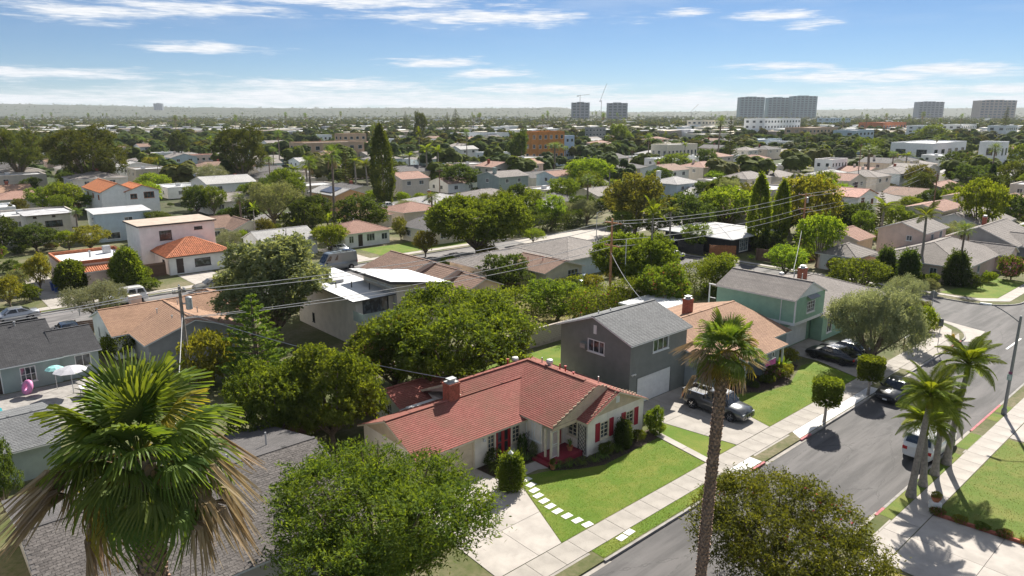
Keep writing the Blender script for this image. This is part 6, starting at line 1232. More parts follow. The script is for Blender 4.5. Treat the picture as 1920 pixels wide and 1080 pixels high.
# potted plants
for u, w, z, lb, kn in ((31.55, 29.55, .345, 'terracotta pot with a spiky plant on the red porch', 'strap'), (29.35, 28.95, .02, 'terracotta pot beside the porch step', 'shrub_a')):
    pt = thing('plant_pot', lb, 'plant pot', G(u, w, z)); mb = MB(); mb.lathe([(.14, 0), (.2, .26), (.23, .27), (.23, .32), (.19, .32), (.18, .25)], 14); mb.build('pot', MATS['terracotta'], pt); k = KIND[kn]; c = put('leaves', k['parts'][0][1], pt, (0, 0, .25)); s = .9 if kn == 'strap' else .2; c.scale = (s * .55, s * .55, s * (1.5 if kn == 'strap' else 1.2))
pt = thing('stone_planter', 'white stone planter with flowers at the corner of the near lawn', 'planter', G(42.3, 11.05, .01)); mb = MB(); mb.box(-.25, .25, -.25, .25, 0, .5); mb.build('plinth', MATS['trim_white'], pt, bevel=.03); mb = MB(); mb.lathe([(.16, .5), (.27, .72), (.29, .76), (.2, .76)], 14); mb.build('bowl', MATS['terracotta'], pt); c = put('leaves', KIND['shrub_yellow']['parts'][0][1], pt, (0, 0, .7)); c.scale = (.18, .18, .2)
for i in range(9): TG('shrub_red' if i % 3 == 0 else 'shrub_yellow' if i % 3 == 1 else 'shrub_a', 41.75 + i * .1, 10.7 - i * 1.05, .42, .42, f"low flowering plant, {['first', 'second', 'third', 'fourth', 'fifth', 'sixth', 'seventh', 'eighth', 'ninth'][i]} along the brick edge of the near lawn")
ed = MB(); [ed.beam(G(41.62 + t * .1, 10.8 - t * 1.05, .1), G(41.62 + (t + .93) * .1, 10.8 - (t + .93) * 1.05, .1), .14, .2) for t in range(10)]; struct(ed.build('brick_edging', MATS['brick']))
# hedges and bushes behind the row
def hedge(label, pts, H_, Dp, m, seed, ln=.2, wd=.11, rough=.16, per=75, flowers=None):
    a, b = G(*pts[0]), G(*pts[1]); L = (b - a).length; az = math.atan2(b.y - a.y, b.x - a.x); root = thing('hedge', label, 'hedge', a, az); put('foliage', hedge_block(L, Dp, H_, seed, m, per, ln, wd, rough), root)
    if flowers: put('blossom', hedge_block(L, Dp, H_, seed + 1, flowers, 1.6, .18, .14, .2), root)
    mb = MB(); [mb.tube([(x, Dp / 2, -.05), (x, Dp / 2, H_ * .7)], [.06, .03], 6, False) for x in np.arange(.4, L, 1.2)]; mb.build('stem', MATS['bark'], root)
hedge('tall trimmed green hedge behind the grey house and green house', (60, 49.5), 1, 1, 'leaf_mid', 1) if 0 else None
hedge('tall trimmed hedge with bright top behind the patio roof', ((57.5, 46.8), (79.5, 46.8)), 4.4, 1.6, 'leaf_mid', 61)
hedge('bushy hedge along the dry field behind the block wall', ((44.5, 59.2), (58.5, 53.8)), 2.6, 2.2, 'leaf_mid', 62, .26, .14, .3)
hedge('dark clipped hedge along the far side of the back street', ((80, 95.2), (104, 95.2)), 3.2, 1.4, 'leaf_dark', 63, .28, .15, .25, 40)
hedge('bright hedge before the cream bungalow', ((58.6, 60.2), (66.5, 60.4)), 1.5, 1.0, 'leaf_bright', 64, .2, .12, .2)
hedge('red-flowering hedge left of the trimmed hedge', ((51.5, 46.2), (57, 47.2)), 4.0, 2.2, 'leaf_mid', 65, .24, .12, .3, 60, 'flower_red')
for a in [('flame_red', 1240, 592, 494, 110, 'orange-flowering bush behind the grey slate roof'), ('great', 1190, 552, 426, 155, 'dense round bright green tree behind the tall wooden pole'), ('bright_a', 1472, 520, 457, 88, 'rounded bright green tree behind the green house ridge'), ('bright_b', 1345, 545, 470, 95, 'rust-tipped bush over the trimmed hedge'), ('broad_b', 1605, 556, 480, 130, 'wide bright bush behind the chimney of the green house'), ('dark_a', 950, 545, 470, 105, 'dark bush right of the stepped brown gables'), ('broad_a', 1045, 600, 520, 130, 'bushy hedge tree by the block wall'), ('great', 897, 478, 355, 185, 'great spreading bright green tree at the intersection'), ('yellow_a', 798, 480, 430, 55, 'small round yellowish street tree on the back lawn'), ('bright_a', 1000, 455, 427, 50, 'small yellow-green tree at the edge of the intersection'),
          ('juniper', 136, 545, 490, 62, 'upright juniper hedge left of the tiled porch'), ('juniper', 240, 540, 468, 60, 'tall upright juniper right of the tiled porch'), ('shrub_a', 278, 542, 520, 45, 'low flower shrub on the kerb before the terracotta-roofed house'), ('yellow_a', 20, 575, 513, 55, 'yellowish tree at the left edge of the back street'), ('dark_a', 70, 470, 415, 80, 'dark spiky shrub mass left of the yellow shrub'), ('yellow_a', 170, 470, 420, 75, 'loose yellowish tree behind the pink flat-roofed house'), ('shrub_red', 37, 528, 503, 34, 'red-flowering shrub beside the left driveway'), ('yellow_a', 77, 545, 470, 50, 'yellow-green tree beside the left driveway'), ('dark_a', 5, 470, 400, 70, 'dark tree at the left edge above the grey roof'), ('cypress_b', 722, 388, 236, 46, 'tall dark columnar evergreen in the middle distance'), ('pine_b', 172, 362, 228, 140, 'huge dark round pine at the left'), ('pine_a', 40, 355, 230, 115, 'spreading pine at the far left'), ('pine_b', 457, 345, 228, 90, 'large dark pine right of the far street'),
          ('fan_far', 628, 428, 275, 40, 'tall fan palm in front of the peach house'), ('olive_b', 515, 428, 330, 90, 'tall grey-green tree left of the tall fan palm'), ('dark_a', 585, 425, 358, 90, 'dark leafy tree beside the tall fan palm'), ('banana', 560, 435, 390, 46, 'banana-like plant below the dark leafy tree'), ('banana', 615, 425, 380, 40, 'banana-like plant at the foot of the tall fan palm'), ('rust_a', 1190, 440, 318, 125, 'tall brownish-green tree right of the intersection'), ('feather_far', 1218, 560, 378, 50, 'tall feather palm rising behind the slate roof'), ('feather_far', 1256, 470, 385, 52, 'feather palm by the low black wall'), ('dark_b', 1165, 420, 340, 95, 'dark tree left of the brownish-green tree'), ('cypress_b', 1328, 420, 345, 48, 'dark conical evergreen near the far cars'), ('column_bright', 1420, 470, 328, 46, 'tall bright columnar tree by the steep tan cottage'), ('column_bright', 1458, 460, 340, 36, 'second bright columnar tree, right of the first'), ('yellow_a', 1512, 450, 320, 110, 'tall yellow-leaved tree behind the pole with transformers'), ('bright_a', 1530, 500, 396, 90, 'bright leafy tree beside the pole with transformers'),
          ('dark_a', 1360, 375, 325, 60, 'dark round tree before the columns'), ('bright_a', 1340, 350, 318, 44, 'mushroom-clipped bright tree left of the columns'), ('olive_a', 1100, 420, 370, 60, 'olive tree over the dark hedge, right one'), ('olive_a', 1062, 420, 375, 50, 'olive tree over the dark hedge, left one'), ('bright_b', 1035, 428, 362, 60, 'yellowish tree over the dark hedge'), ('feather_far', 1648, 478, 375, 66, 'feather palm behind the pink garage'), ('feather_far', 1722, 520, 385, 72, 'feather palm before the pale pink two-storey house'), ('fan_far', 1795, 535, 420, 36, 'stout fan palm on the pink corner bungalow lawn'), ('clipped', 1655, 525, 470, 36, 'clipped dark column left of the pink corner bungalow door'), ('clipped', 1702, 530, 475, 36, 'clipped dark column by the pale palm trunk'), ('clipped', 1790, 535, 478, 40, 'clipped dark column behind the stout fan palm'), ('shrub_dark', 1822, 540, 510, 40, 'dark bush at the corner of the pink bungalow'), ('shrub_b', 1853, 530, 508, 30, 'small bright clipped bush by the corner lawn'), ('shrub_pink', 1660, 465, 430, 44, 'pink-flowering bush behind the pink garage'), ('bright_a', 1832, 450, 330, 90, 'bright leafy tree near the right edge'), ('dark_a', 1822, 362, 303, 80, 'dark round tree above the bright leafy tree'), ('shrub_pink', 1895, 525, 478, 50, 'mauve-flowering shrub at the right edge'), ('dark_a', 865, 358, 302, 80, 'dark round tree behind the grey roofs'), ('bright_a', 697, 385, 355, 28, 'round clipped tree, first in the row past the peach house'), ('bright_a', 722, 384, 355, 28, 'round clipped tree, second in the row past the peach house'), ('bright_a', 755, 384, 358, 30, 'round clipped tree, third in the row past the peach house'), ('bright_a', 790, 386, 360, 32, 'round clipped tree, fourth in the row past the peach house'), ('olive_a', 765, 410, 372, 50, 'silvery shrub below the clipped row'), ('yellow_a', 700, 425, 400, 70, 'bright hedge bush before the mauve roofs'), ('rust_a', 752, 450, 405, 40, 'rusty shrub left of the round street tree'), ('feather_far', 690, 360, 300, 44, 'feather palm left of the columnar evergreen'), ('feather_far', 668, 350, 295, 40, 'second feather palm left of the columnar evergreen'), ('feather_far', 800, 345, 270, 44, 'feather palm right of the columnar evergreen'), ('feather_far', 770, 345, 285, 40, 'second feather palm right of the columnar evergreen'), ('feather_far', 552, 360, 310, 40, 'feather palm before the grey two-storey house'), ('feather_far', 575, 358, 310, 40, 'second feather palm before the grey two-storey house'), ('feather_far', 822, 345, 275, 42, 'third feather palm right of the columnar evergreen'),
          ('pine_b', 790, 270, 205, 26, 'far pointed pine, left of the trio'), ('conifer_dark', 838, 252, 210, 18, 'far slim conifer in the middle of the trio'), ('conifer_dark', 856, 252, 204, 26, 'far broad conifer, right of the trio'), ('conifer_dark', 762, 245, 208, 16, 'far conifer left of the trio'), ('dark_b', 975, 315, 236, 44, 'dark conifer-like tree left of the building site'), ('broad_c', 1160, 280, 228, 48, 'round green tree right of the building site'), ('fan_far', 1038, 325, 268, 34, 'fan palm in front of the building site'), ('fan_far', 1345, 300, 222, 26, 'tall fan palm right of centre, left of its twin'), ('conifer_dark', 1368, 305, 222, 28, 'thin dark conifer beside the tall fan palm'), ('broad_a', 1265, 330, 285, 80, 'wide green tree before the far pale houses'), ('dark_a', 1325, 320, 275, 50, 'dark palm-like tree before the far pale houses'), ('fan_far', 1625, 345, 275, 44, 'fan palm with yellow skirt at the right'), ('feather_far', 1695, 340, 285, 40, 'pale-trunked palm at the right'), ('broad_c', 1625, 300, 255, 60, 'green tree before the orange building'), ('dark_a', 1800, 330, 280, 70, 'dark tree before the long white building'), ('broad_a', 1745, 268, 232, 60, 'green tree behind the long white building'), ('conifer_dark', 1880, 258, 200, 24, 'tall far conifer at the right edge'), ('broad_c', 1905, 330, 265, 50, 'tree at the right edge beside the white-grey building')]: T(*a)
T('dark_b', 335, 300, 240, 40, 'dark conifer-like tree left of the far pink house'); T('bright_a', 290, 362, 322, 60, 'bright round tree right of the orange tile-roofed house'); T('yellow_a', 295, 335, 292, 60, 'yellowish tree above the bright round tree'); T('bright_b', 190, 392, 358, 110, 'bright yellow-green bushes below the orange tile-roofed house'); T('feather_far', 230, 395, 358, 40, 'palm beside the orange tile-roofed house'); T('broad_a', 372, 392, 345, 55, 'open-branched tree by the far blue sedan'); T('banana', 470, 360, 335, 40, 'bright leafy plant right of the far street'); T('dark_a', 425, 412, 388, 40, 'dark bush by the brown-gabled cream house')
# ================================================================ poles, wires, lamps, signs, walls, fences and yard things
def utility_pole(label, pos, h, m, arms, r=.16, cans=(), rz=ROT):
    root = thing('utility_pole', label, 'utility pole', pos, rz); mb = MB(); mb.tube([(0, 0, -.2), (0, 0, h * .5), (0, 0, h)], [r, r * .85, r * .65], 10); mb.build('pole', MATS[m], root, smooth=False)
    for z, L, ax in arms:
        mb = MB(); d = Vector((0, 1, 0)) if ax else Vector((1, 0, 0)); o = Vector((r * .9, 0, z)) if ax else Vector((0, r * .9, z)); mb.beam(o - d * L / 2, o + d * L / 2, .1, .13); ca = mb.build('crossarm', MATS[m], root)
        for t in (-.46, -.3, .3, .46): q = MB(); p = o + d * L * t; q.lathe([(.04, 0), (.055, .05), (.03, .1), (.05, .15), (.02, .2)], 8, (p.x, p.y, p.z + .066)); q.build('insulator', MATS['galv'], ca)
    for x, y, z, hh in cans:
        mb = MB(); mb.lathe([(.22, 0), (.25, .05), (.25, hh - .06), (.2, hh), (.05, hh + .05)], 14, (x, y, z)); mb.beam((0, 0, z + hh * .5), (x, y, z + hh * .5), .08, .08); mb.build('transformer', MATS['galv'], root)
    return root
def pole_px(px, base, top): p = W(px, base, 0); return p, hgt(top, p.y)
pA = G(16.4, 57.0); hA = hgt(537, pA.y); pB = G(62.9, 53.0); hB = hgt(410, pB.y); pC = G(109.8, 53.0); hC = hgt(362, pC.y)
utility_pole('leaning grey wooden utility pole with transformer before the tan-shingled house', pA, hA, 'wood_pole_grey', [(hA - .25, 1.4, 1), (hA - .5, 1.0, 0)], .17, [(.55, -.1, hA - 1.9, 1.0)]); utility_pole('orange-brown wooden utility pole with crossarms behind the slate roof', pB, hB, 'wood_pole_orange', [(hB - .5, 2.6, 1), (hB - 3.2, 2.4, 1)], .17); utility_pole('wooden utility pole with two transformers behind the green house', pC, hC, 'wood_pole_orange', [(hC - .35, 2.6, 1), (hC - 2.6, 2.4, 1)], .18, [(.5, 0, hC - 1.6, .9), (.5, 0, hC - 6.2, 1.1)])
for px, b, t, lb in [(1740, 455, 325, 'dark utility pole behind the palms at the right'), (825, 372, 318, 'dark utility pole left of the great spreading tree'), (240, 335, 285, 'utility pole beside the huge dark pine'), (1168, 330, 305, 'far utility pole at the intersection'), (1605, 360, 270, 'far utility pole by the white long building')]:
    p, h = pole_px(px, b, t); utility_pole(lb, p, h, 'wood_pole', [(h - .4, 2.4, 0)], .15)
pG = G(64.6, 52.2); root = thing('antenna_mast', 'thin white mast beside the orange-brown pole', 'mast', pG); hm = hgt(450, pG.y); mb = MB(); mb.tube([(0, 0, 0), (0, 0, hm)], .05, 7); mb.build('mast', MATS['trim_white'], root)
def wire(label, a, b, sag, n=14, r=.028):
    a, b = Vector(a), Vector(b); mb = MB(); mb.tube([a.lerp(b, i / n) - Vector((0, 0, 4 * sag * (i / n) * (1 - i / n))) for i in range(n + 1)], r, 4, False); tag(mb.build('power_line', MATS['wire']), label, 'power line')
off = lambda p, z, d=0: Vector((p.x + D2[0] * d, p.y + D2[1] * d, z))
OR = ['lowest', 'second', 'third', 'top']
for i, (z0, z1, d) in enumerate([(-3.3, -3.1, 0), (-2.6, -2.5, .5), (-.5, -.35, -1.0), (-.45, -.35, 1.0)]):
    wire(f'{OR[i]} power line from the leaning grey pole to the orange-brown pole', off(pA, hA + max(z0, -2.6), d * .5), off(pB, hB + z0, d), .9); wire(f'{OR[i]} power line from the orange-brown pole to the transformer pole', off(pB, hB + z0, d), off(pC, hC + z1, d), .8); wire(f'{OR[i]} power line running right from the transformer pole', off(pC, hC + z1, d), off(G(158, 53), 12 + z1, d), .8)
for i, d in enumerate((-.4, .4)): wire(f"{['left', 'right'][i]} power line leaving the leaning grey pole to the left", off(pA, hA - .2, d), off(G(-25, 58), 9.3, d), .7)
wire('service wire from the grey pole to the red-roofed bungalow', off(pA, hA - 2), G(27.5, 36.2, 4.4), .5); wire('service wire from the grey pole toward the big fan palm', off(pA, hA - 2.2), G(9, 36, 4.6), .4); wire('service wire from the orange-brown pole to the slate roof', off(pB, hB - 4), G(47, 36, 6.6), .4); wire('service wire from the transformer pole to the green house', off(pC, hC - 4), G(66.9, 32.8, 6.9), .7)
# street lamp with curved arm and a small sign
L0 = G(60.7, 12.35); hl = 7.6; root = thing('street_lamp', 'tall dark street lamp with curved arm at the right kerb', 'street lamp', L0, ROT); mb = MB(); mb.lathe([(.19, 0), (.19, .35), (.12, .5), (.11, 3.5), (.085, hl), (.06, hl + .08)], 12); mb.build('post', MATS['steel_grey'], root)
mb = MB(); mb.tube([(0, 0, hl - .45)] + [(-.25 * t, 1.95 * math.sin(t * 1.35) / math.sin(1.35), hl - .45 + 1.05 * (1 - (1 - t) ** 2)) for t in [i / 8 for i in range(1, 9)]], .035, 7); mb.build('arm', MATS['steel_grey'], root)
mb = MB(); mb.add([(-.12, 1.85, hl + .52), (-.36, 1.85, hl + .52), (-.36, 2.65, hl + .55), (-.12, 2.65, hl + .55), (-.16, 1.85, hl + .66), (-.32, 1.85, hl + .66), (-.3, 2.6, hl + .62), (-.18, 2.6, hl + .62)], [(0, 3, 2, 1), (4, 5, 6, 7), (0, 1, 5, 4), (1, 2, 6, 5), (2, 3, 7, 6), (3, 0, 4, 7)]); mb.build('lamp_head', MATS['trim_white'], root)
mat('sign_green', (.22, .33, .30), .5); mat('sign_plum', (.2, .06, .13), .5)
mb = MB(); mb.box(-.2, -.17, -.16, .16, 2.75, 3.2); sg = mb.build('sign_plate', MATS['sign_green'], root); mb = MB(); mb.box(-.19, -.165, -.12, .12, 3.22, 3.42); mb.build('sign_plate', MATS['sign_plum'], root); mb = MB(); [mb.box(-.205, -.2005, -.11, .11 - .05 * (i % 2), 2.82 + .09 * i, 2.85 + .09 * i) for i in range(4)]; mb.build('lettering', MATS['trim_white'], sg)
for u, w, h, lb, nm in [(73.4, 21.05, 3.1, 'street sign on a thin post at the corner kerb', 'sign'), (84.0, 25.2, 3.3, 'stop sign seen from behind at the corner', 'stop')]:
    p = G(u, w); root = thing('street_sign', lb, 'street sign', p, ROT); mb = MB(); mb.tube([(0, 0, 0), (0, 0, h)], .03, 7); mb.build('post', MATS['galv'], root); mb = MB()
    if nm == 'stop': mb.add([(.03 + dx, .38 * math.cos(R(22.5 + 45 * i)), h - .4 + .38 * math.sin(R(22.5 + 45 * i))) for dx in (0, .02) for i in range(8)], [tuple(range(8)), tuple(range(8, 16))] + [(i, (i + 1) % 8, 8 + (i + 1) % 8, 8 + i) for i in range(8)])
    else: mb.box(-.035, -.02, -.22, .22, h - .75, h)
    mb.build('sign_plate', MATS['steel_grey'], root)
hyd = thing('fire_hydrant', 'yellow fire hydrant near the corner kerb', 'fire hydrant', G(77.5, 21.0, .01)); mat('hydrant_yellow', (.62, .38, .02), .5, .15, 5); mb = MB(); mb.lathe([(.16, 0), (.16, .06), (.11, .08), (.11, .5), (.15, .52), (.15, .57), (.1, .68), (.03, .74)], 14); mb.build('barrel', MATS['hydrant_yellow'], hyd); mb = MB(); mb.tube([(-.2, 0, .42), (.2, 0, .42)], .06, 8); mb.tube([(0, -.2, .4), (0, 0, .4)], .075, 8); mb.build('outlet', MATS['hydrant_yellow'], hyd)
mat('rail_wood', (.28, .2, .13), .9, .3, 6)
rl = thing('handrail', 'wooden post-and-rail fence along the corner bank', 'fence', G(71.3, 23.3), ROT)
for i, (x, y) in enumerate([(0, 0), (2.0, .1), (4.0, .2), (6.0, .5), (7.6, 2.2)]): mb = MB(); mb.box(x - .06, x + .06, y - .06, y + .06, 0, 1.05); mb.build('post', MATS['rail_wood'], rl)
for a, b in [((0, 0), (2.0, .1)), ((2.0, .1), (4.0, .2)), ((4.0, .2), (6.0, .5)), ((6.0, .5), (7.6, 2.2))]: mb = MB(); mb.beam((*a, 1.09), (*b, 1.09), .11, .06); mb.build('rail', MATS['trim_white'], rl)
# block wall behind the grey house and red house, garden fences
mat('block_wall', (.36, .31, .27), .95, .2, 3, .3, 30, dirt=.3)
def block_wall(label, a, b, h, t=.2, m='block_wall', cat='wall', bw=.42, bh=.2, name='wall'):
    pa, pb = G(*a), G(*b); L = (pb - pa).length; az = math.atan2(pb.y - pa.y, pb.x - pa.x); root = thing(name, label, cat, pa, az); mb = MB(); mb.box(0, L, -t / 2 + .012, t / 2 - .012, 0, h - .03); mb.build('core', MATS['joint'], root)
    q = MB(); q.box(.006, bw - .006, -t / 2, t / 2, .006, bh - .006); me = q.mesh('block', MATS[m]); n = 0; rest = MB(); rows = int(h / bh)
    for r_ in range(rows - 1, -1, -1):
        for c in range(int(L / bw)):
            x = c * bw + (bw / 2 if r_ % 2 and c < int(L / bw) - 1 else 0)
            if n < 290: put('block', me, root, (x, 0, r_ * bh)); n += 1
            else: rest.box(x + .006, x + bw - .006, -t / 2, t / 2, r_ * bh + .006, (r_ + 1) * bh - .006)
    if rest.f: struct(rest.build('block_field', MATS[m], root), 'stuff')
    mb = MB(); mb.box(-.02, L + .02, -t / 2 - .03, t / 2 + .03, rows * bh, rows * bh + .06); mb.build('coping', MATS[m], root)
block_wall('weathered block wall behind the green strip between the grey house and domed tree', (33.0, 47.3), (50.5, 47.3), 1.8)
def board_fence(label, a, b, h, m='wood_red', bw=.15, horizontal=False):
    pa, pb = G(*a), G(*b); L = (pb - pa).length; az = math.atan2(pb.y - pa.y, pb.x - pa.x); root = thing('board_fence', label, 'fence', pa, az)
    if horizontal:
        for i in range(int(h / .2)): mb = MB(); mb.box(0, L, -.02, .02, i * .2 + .02, i * .2 + .19); mb.build('board', MATS[m], root)
    else:
        q = MB(); q.box(.004, bw - .004, -.015, .015, .03, h); me = q.mesh('board', MATS[m])
        for i in range(int(L / bw)): put('board', me, root, (i * bw, 0, 0))
    for x in np.arange(0, L, 2.4): mb = MB(); mb.box(x - .05, x + .05, .02, .12, 0, h); mb.build('post', MATS[m], root)
mat('fence_brown', (.16, .10, .07), .9, .3, 5, .2); mat('fence_black', (.03, .03, .03), .8, .2, 5)
board_fence('orange wooden slat fence of the black modern house', (96.9, 61.5), (99.3, 58.3), 1.9, 'wood_red', horizontal=True); board_fence('black garden wall fence along the cross street', (96.5, 75), (96.5, 62.4), 1.9, 'fence_black', horizontal=True); board_fence('brown wooden gate beside the terracotta-roofed house', (25.0, 104.4), (28.6, 104.4), 1.9, 'fence_brown'); board_fence('brown board fence behind the pink garage', (99.5, 47.5), (99.5, 55), 1.9, 'fence_brown'); board_fence('slatted fence beside the blue car behind the black-roofed house', (13.2, 82.0), (17.5, 81.2), 1.4, 'fence_brown', horizontal=True); board_fence('brown board fence left of the red-roofed bungalow', (17.6, 44.0), (26, 44.0), 1.8, 'fence_brown')
mat('bin_blue', (.02, .07, .28), .5)
for u, w, lb in [(15.2, 103.0, 'blue wheeled bin in the left driveway, nearer one'), (15.1, 104.6, 'blue wheeled bin in the left driveway, farther one')]:
    root = thing('wheeled_bin', lb, 'bin', G(u, w, .02), ROT); mb = MB(); mb.add([(-.27, -.3, 0), (.27, -.3, 0), (.27, .3, 0), (-.27, .3, 0), (-.33, -.38, 1.0), (.33, -.38, 1.0), (.33, .38, 1.0), (-.33, .38, 1.0)], [(0, 3, 2, 1), (4, 5, 6, 7), (0, 1, 5, 4), (1, 2, 6, 5), (2, 3, 7, 6), (3, 0, 4, 7)]); mb.build('body', MATS['bin_blue'], root); mb = MB(); mb.box(-.36, .36, -.42, .42, 1.005, 1.09); mb.build('lid', MATS['bin_blue'], root)
# pool yard
mat('pool_water', (.05, .32, .36), .08, .1, 2, spec=.6); mat('ring_pink', (.60, .22, .42), .5, .1, 5); mat('cloth_white', (.66, .66, .68), .9, .1, 3); mat('steel_cloth', (.42, .42, .45), .9, .1, 3); mat('cloth_teal', (.25, .52, .50), .8, .2, 5)
struct((lambda m_: (m_.add(P2([(0.5, 61.8), (4.6, 61.8), (4.6, 64.0), (.5, 64.0)], .03), [(0, 1, 2, 3)]), m_.build('pool_water', MATS['pool_water']))[1])(MB()))
def ring_mesh(Rr, r, seg=22, sid=9):
    mb = MB(); V = [((Rr + r * math.cos(2 * math.pi * j / sid)) * math.cos(2 * math.pi * i / seg), (Rr + r * math.cos(2 * math.pi * j / sid)) * math.sin(2 * math.pi * i / seg), r * math.sin(2 * math.pi * j / sid)) for i in range(seg) for j in range(sid)]
    mb.add(V, [(i * sid + j, ((i + 1) % seg) * sid + j, ((i + 1) % seg) * sid + (j + 1) % sid, i * sid + (j + 1) % sid) for i in range(seg) for j in range(sid)]); return mb
o = ring_mesh(.42, .2).build('pool_ring', MATS['ring_pink'], None, G(6.6, 65.4, .75), 0, True); o.rotation_euler = (R(70), 0, R(-30)); tag(o, 'pink inflatable pool ring propped up in the pool yard', 'pool ring')
cn = thing('parasol', 'pale grey parasol spread in the pool yard', 'parasol', G(9.4, 63.6)); mb = MB(); mb.tube([(0, 0, 0), (0, 0, 2.3)], .03, 7); mb.build('pole', MATS['galv'], cn); mb = MB(); mb.lathe([(1.25, 2.0), (.7, 2.2), (.05, 2.38)], 8); mb.build('canopy', MATS['steel_cloth'], cn)
cn = thing('parasol', 'small teal parasol beside the pale grey parasol', 'parasol', G(8.6, 65.6)); mb = MB(); mb.tube([(0, 0, 0), (0, 0, 2.0)], .025, 7); mb.build('pole', MATS['galv'], cn); mb = MB(); mb.lathe([(.7, 1.75), (.4, 1.95), (.03, 2.05)], 8); mb.build('canopy', MATS['cloth_teal'], cn)
tb = thing('patio_table', 'white patio table beside the pale grey parasol', 'table', G(10.6, 62.6), ROT); mb = MB(); mb.box(-.9, .9, -.5, .5, .7, .75); mb.build('tabletop', MATS['cloth_white'], tb)
for x in (-.8, .8):
    for y in (-.42, .42): mb = MB(); mb.box(x - .03, x + .03, y - .03, y + .03, 0, .699); mb.build('leg', MATS['galv'], tb)
# distant lamp posts
for px, b, t, lb in [(996, 0, 0, '')][:0] + [(730, 388, 340, 'pale street lamp past the peach house'), (1118, 450, 400, 'pale street lamp behind the round bright tree'), (1253, 395, 372, 'white globe lamp by the far lawn'), (150, 592, 560, 'white post at the left driveway')]:
    p, h = pole_px(px, b, t); root = thing('lamp_post', lb, 'lamp post', p, ROT); mb = MB(); mb.tube([(0, 0, 0), (0, 0, h)], .07, 7); mb.build('post', MATS['galv'], root); mb = MB(); mb.tube([(0, 0, h), (.8, 0, h + .25), (1.2, 0, h + .2)], .05, 6); mb.build('arm', MATS['galv'], root)
# more planting between the homes, as the photo shows it: green nearly everywhere
rt = random.Random(21); KW = ['broad_a'] * 4 + ['broad_b'] * 4 + ['broad_c'] * 3 + ['dark_a'] * 7 + ['dark_b'] * 5 + ['bright_a'] * 3 + ['bright_b'] * 2 + ['olive_a', 'olive_b', 'olive_b', 'rust_a', 'yellow_a', 'pine_b', 'pine_b', 'pine_a', 'conifer_dark', 'cypress_a', 'fan_far', 'fan_far', 'feather_far', 'feather_far']
PL = [(o[0].location.x, o[0].location.y) for o in TREES]; cnt = {}
for lmn, X, Y in [('building site', 1035, 270), ('long white building', 1760, 285), ('orange flat building', 1665, 236), ('three teal towers', 1457, 200), ('adobe apartment block', 640, 275), ('huge dark round pine', 172, 290), ('tall columnar evergreen', 722, 300), ('great spreading tree', 897, 410), ('white apartment row', 1450, 235), ('tan apartment block', 1540, 250), ('far left hillside', 120, 235), ('pale far rooftops', 860, 255), ('far street end', 370, 300), ('twin dark towers', 1115, 220), ('tall dark pine', 457, 285), ('trio of far conifers', 845, 235), ('yellow-skirted palm', 1625, 310)]: LM.append((lmn, X, Y))
tries = 0; FAR_T = []
while len(PL) < 520 and tries < 16000:
    tries += 1; Y = 278 + 197 * rt.random() ** 1.7; X = rt.uniform(-30, 1950); p = W(X, Y); u, w = toUW(p)
    if any(a - .8 < u < b + .8 and c - .8 < w < d + .8 for a, b, c, d in OCC) or 12 < w < 21.5 or 82.5 < w < 95 or 147 < w < 157 or (82 < u < 98 and w < 95) or (95 < w < 104 and 28 < u < 84) or w < 24 or (97 < u < 113 and 21 < w < 30): continue
    if w < 58 and u < 62: continue
    d = depth(p); k = rt.choice(KW); Hh = rt.uniform(4.2, 9.0) * (1.2 if d > 200 else 1); Rr = Hh * rt.uniform(.42, .66)
    if k in ('cypress_a',): Rr = Hh * .16
    if k == 'conifer_dark': Hh *= 1.6; Rr = Hh * .22
    if k in ('fan_far', 'feather_far'): Hh *= 1.5; Rr = 1.9
    if d < 130: Hh *= .6; Rr *= .6
    if any((p.x - a) ** 2 + (p.y - b) ** 2 < (Rr * .95) ** 2 for a, b in PL): continue
    PL.append((p.x, p.y))
    if d > 215 and 'far' not in k: FAR_T.append((p.x, p.y, Rr, Hh, k)); continue
    TG(k, u, w, Rr, Hh)

# low shrubs against the homes and fences
SK = ['shrub_a', 'shrub_a', 'shrub_b', 'shrub_dark', 'shrub_dark', 'shrub_yellow', 'shrub_grey', 'shrub_flower', 'shrub_pink', 'banana']; tries = 0; ns = 0
while ns < 190 and tries < 9000:
    tries += 1; Y = 300 + 300 * rt.random() ** 1.25; X = rt.uniform(-20, 1940); p = W(X, Y); u, w = toUW(p)
    if any(a - .3 < u < b + .3 and c - .3 < w < d + .3 for a, b, c, d in OCC) or 11 < w < 23.5 or 83 < w < 96 or 147 < w < 157 or (83 < u < 98 and w < 95) or (95 < w < 104.5 and (28 < u < 35 or 58 < u < 84 or 12.5 < u < 16.5 or 52 < u < 56.5)) or w < 24 or (97 < u < 113 and 20 < w < 29) or (w < 46 and u < 62) or (44 < u < 64 and 47 < w < 58) or (0 < u < 15 and 60 < w < 67): continue
    Rr = rt.uniform(.8, 1.9); Hh = Rr * rt.uniform(.9, 1.6)
    if any((p.x - a) ** 2 + (p.y - b) ** 2 < Rr ** 2 for a, b in PL): continue
    PL.append((p.x, p.y)); TG(rt.choice(SK), u, w, Rr, Hh); ns += 1
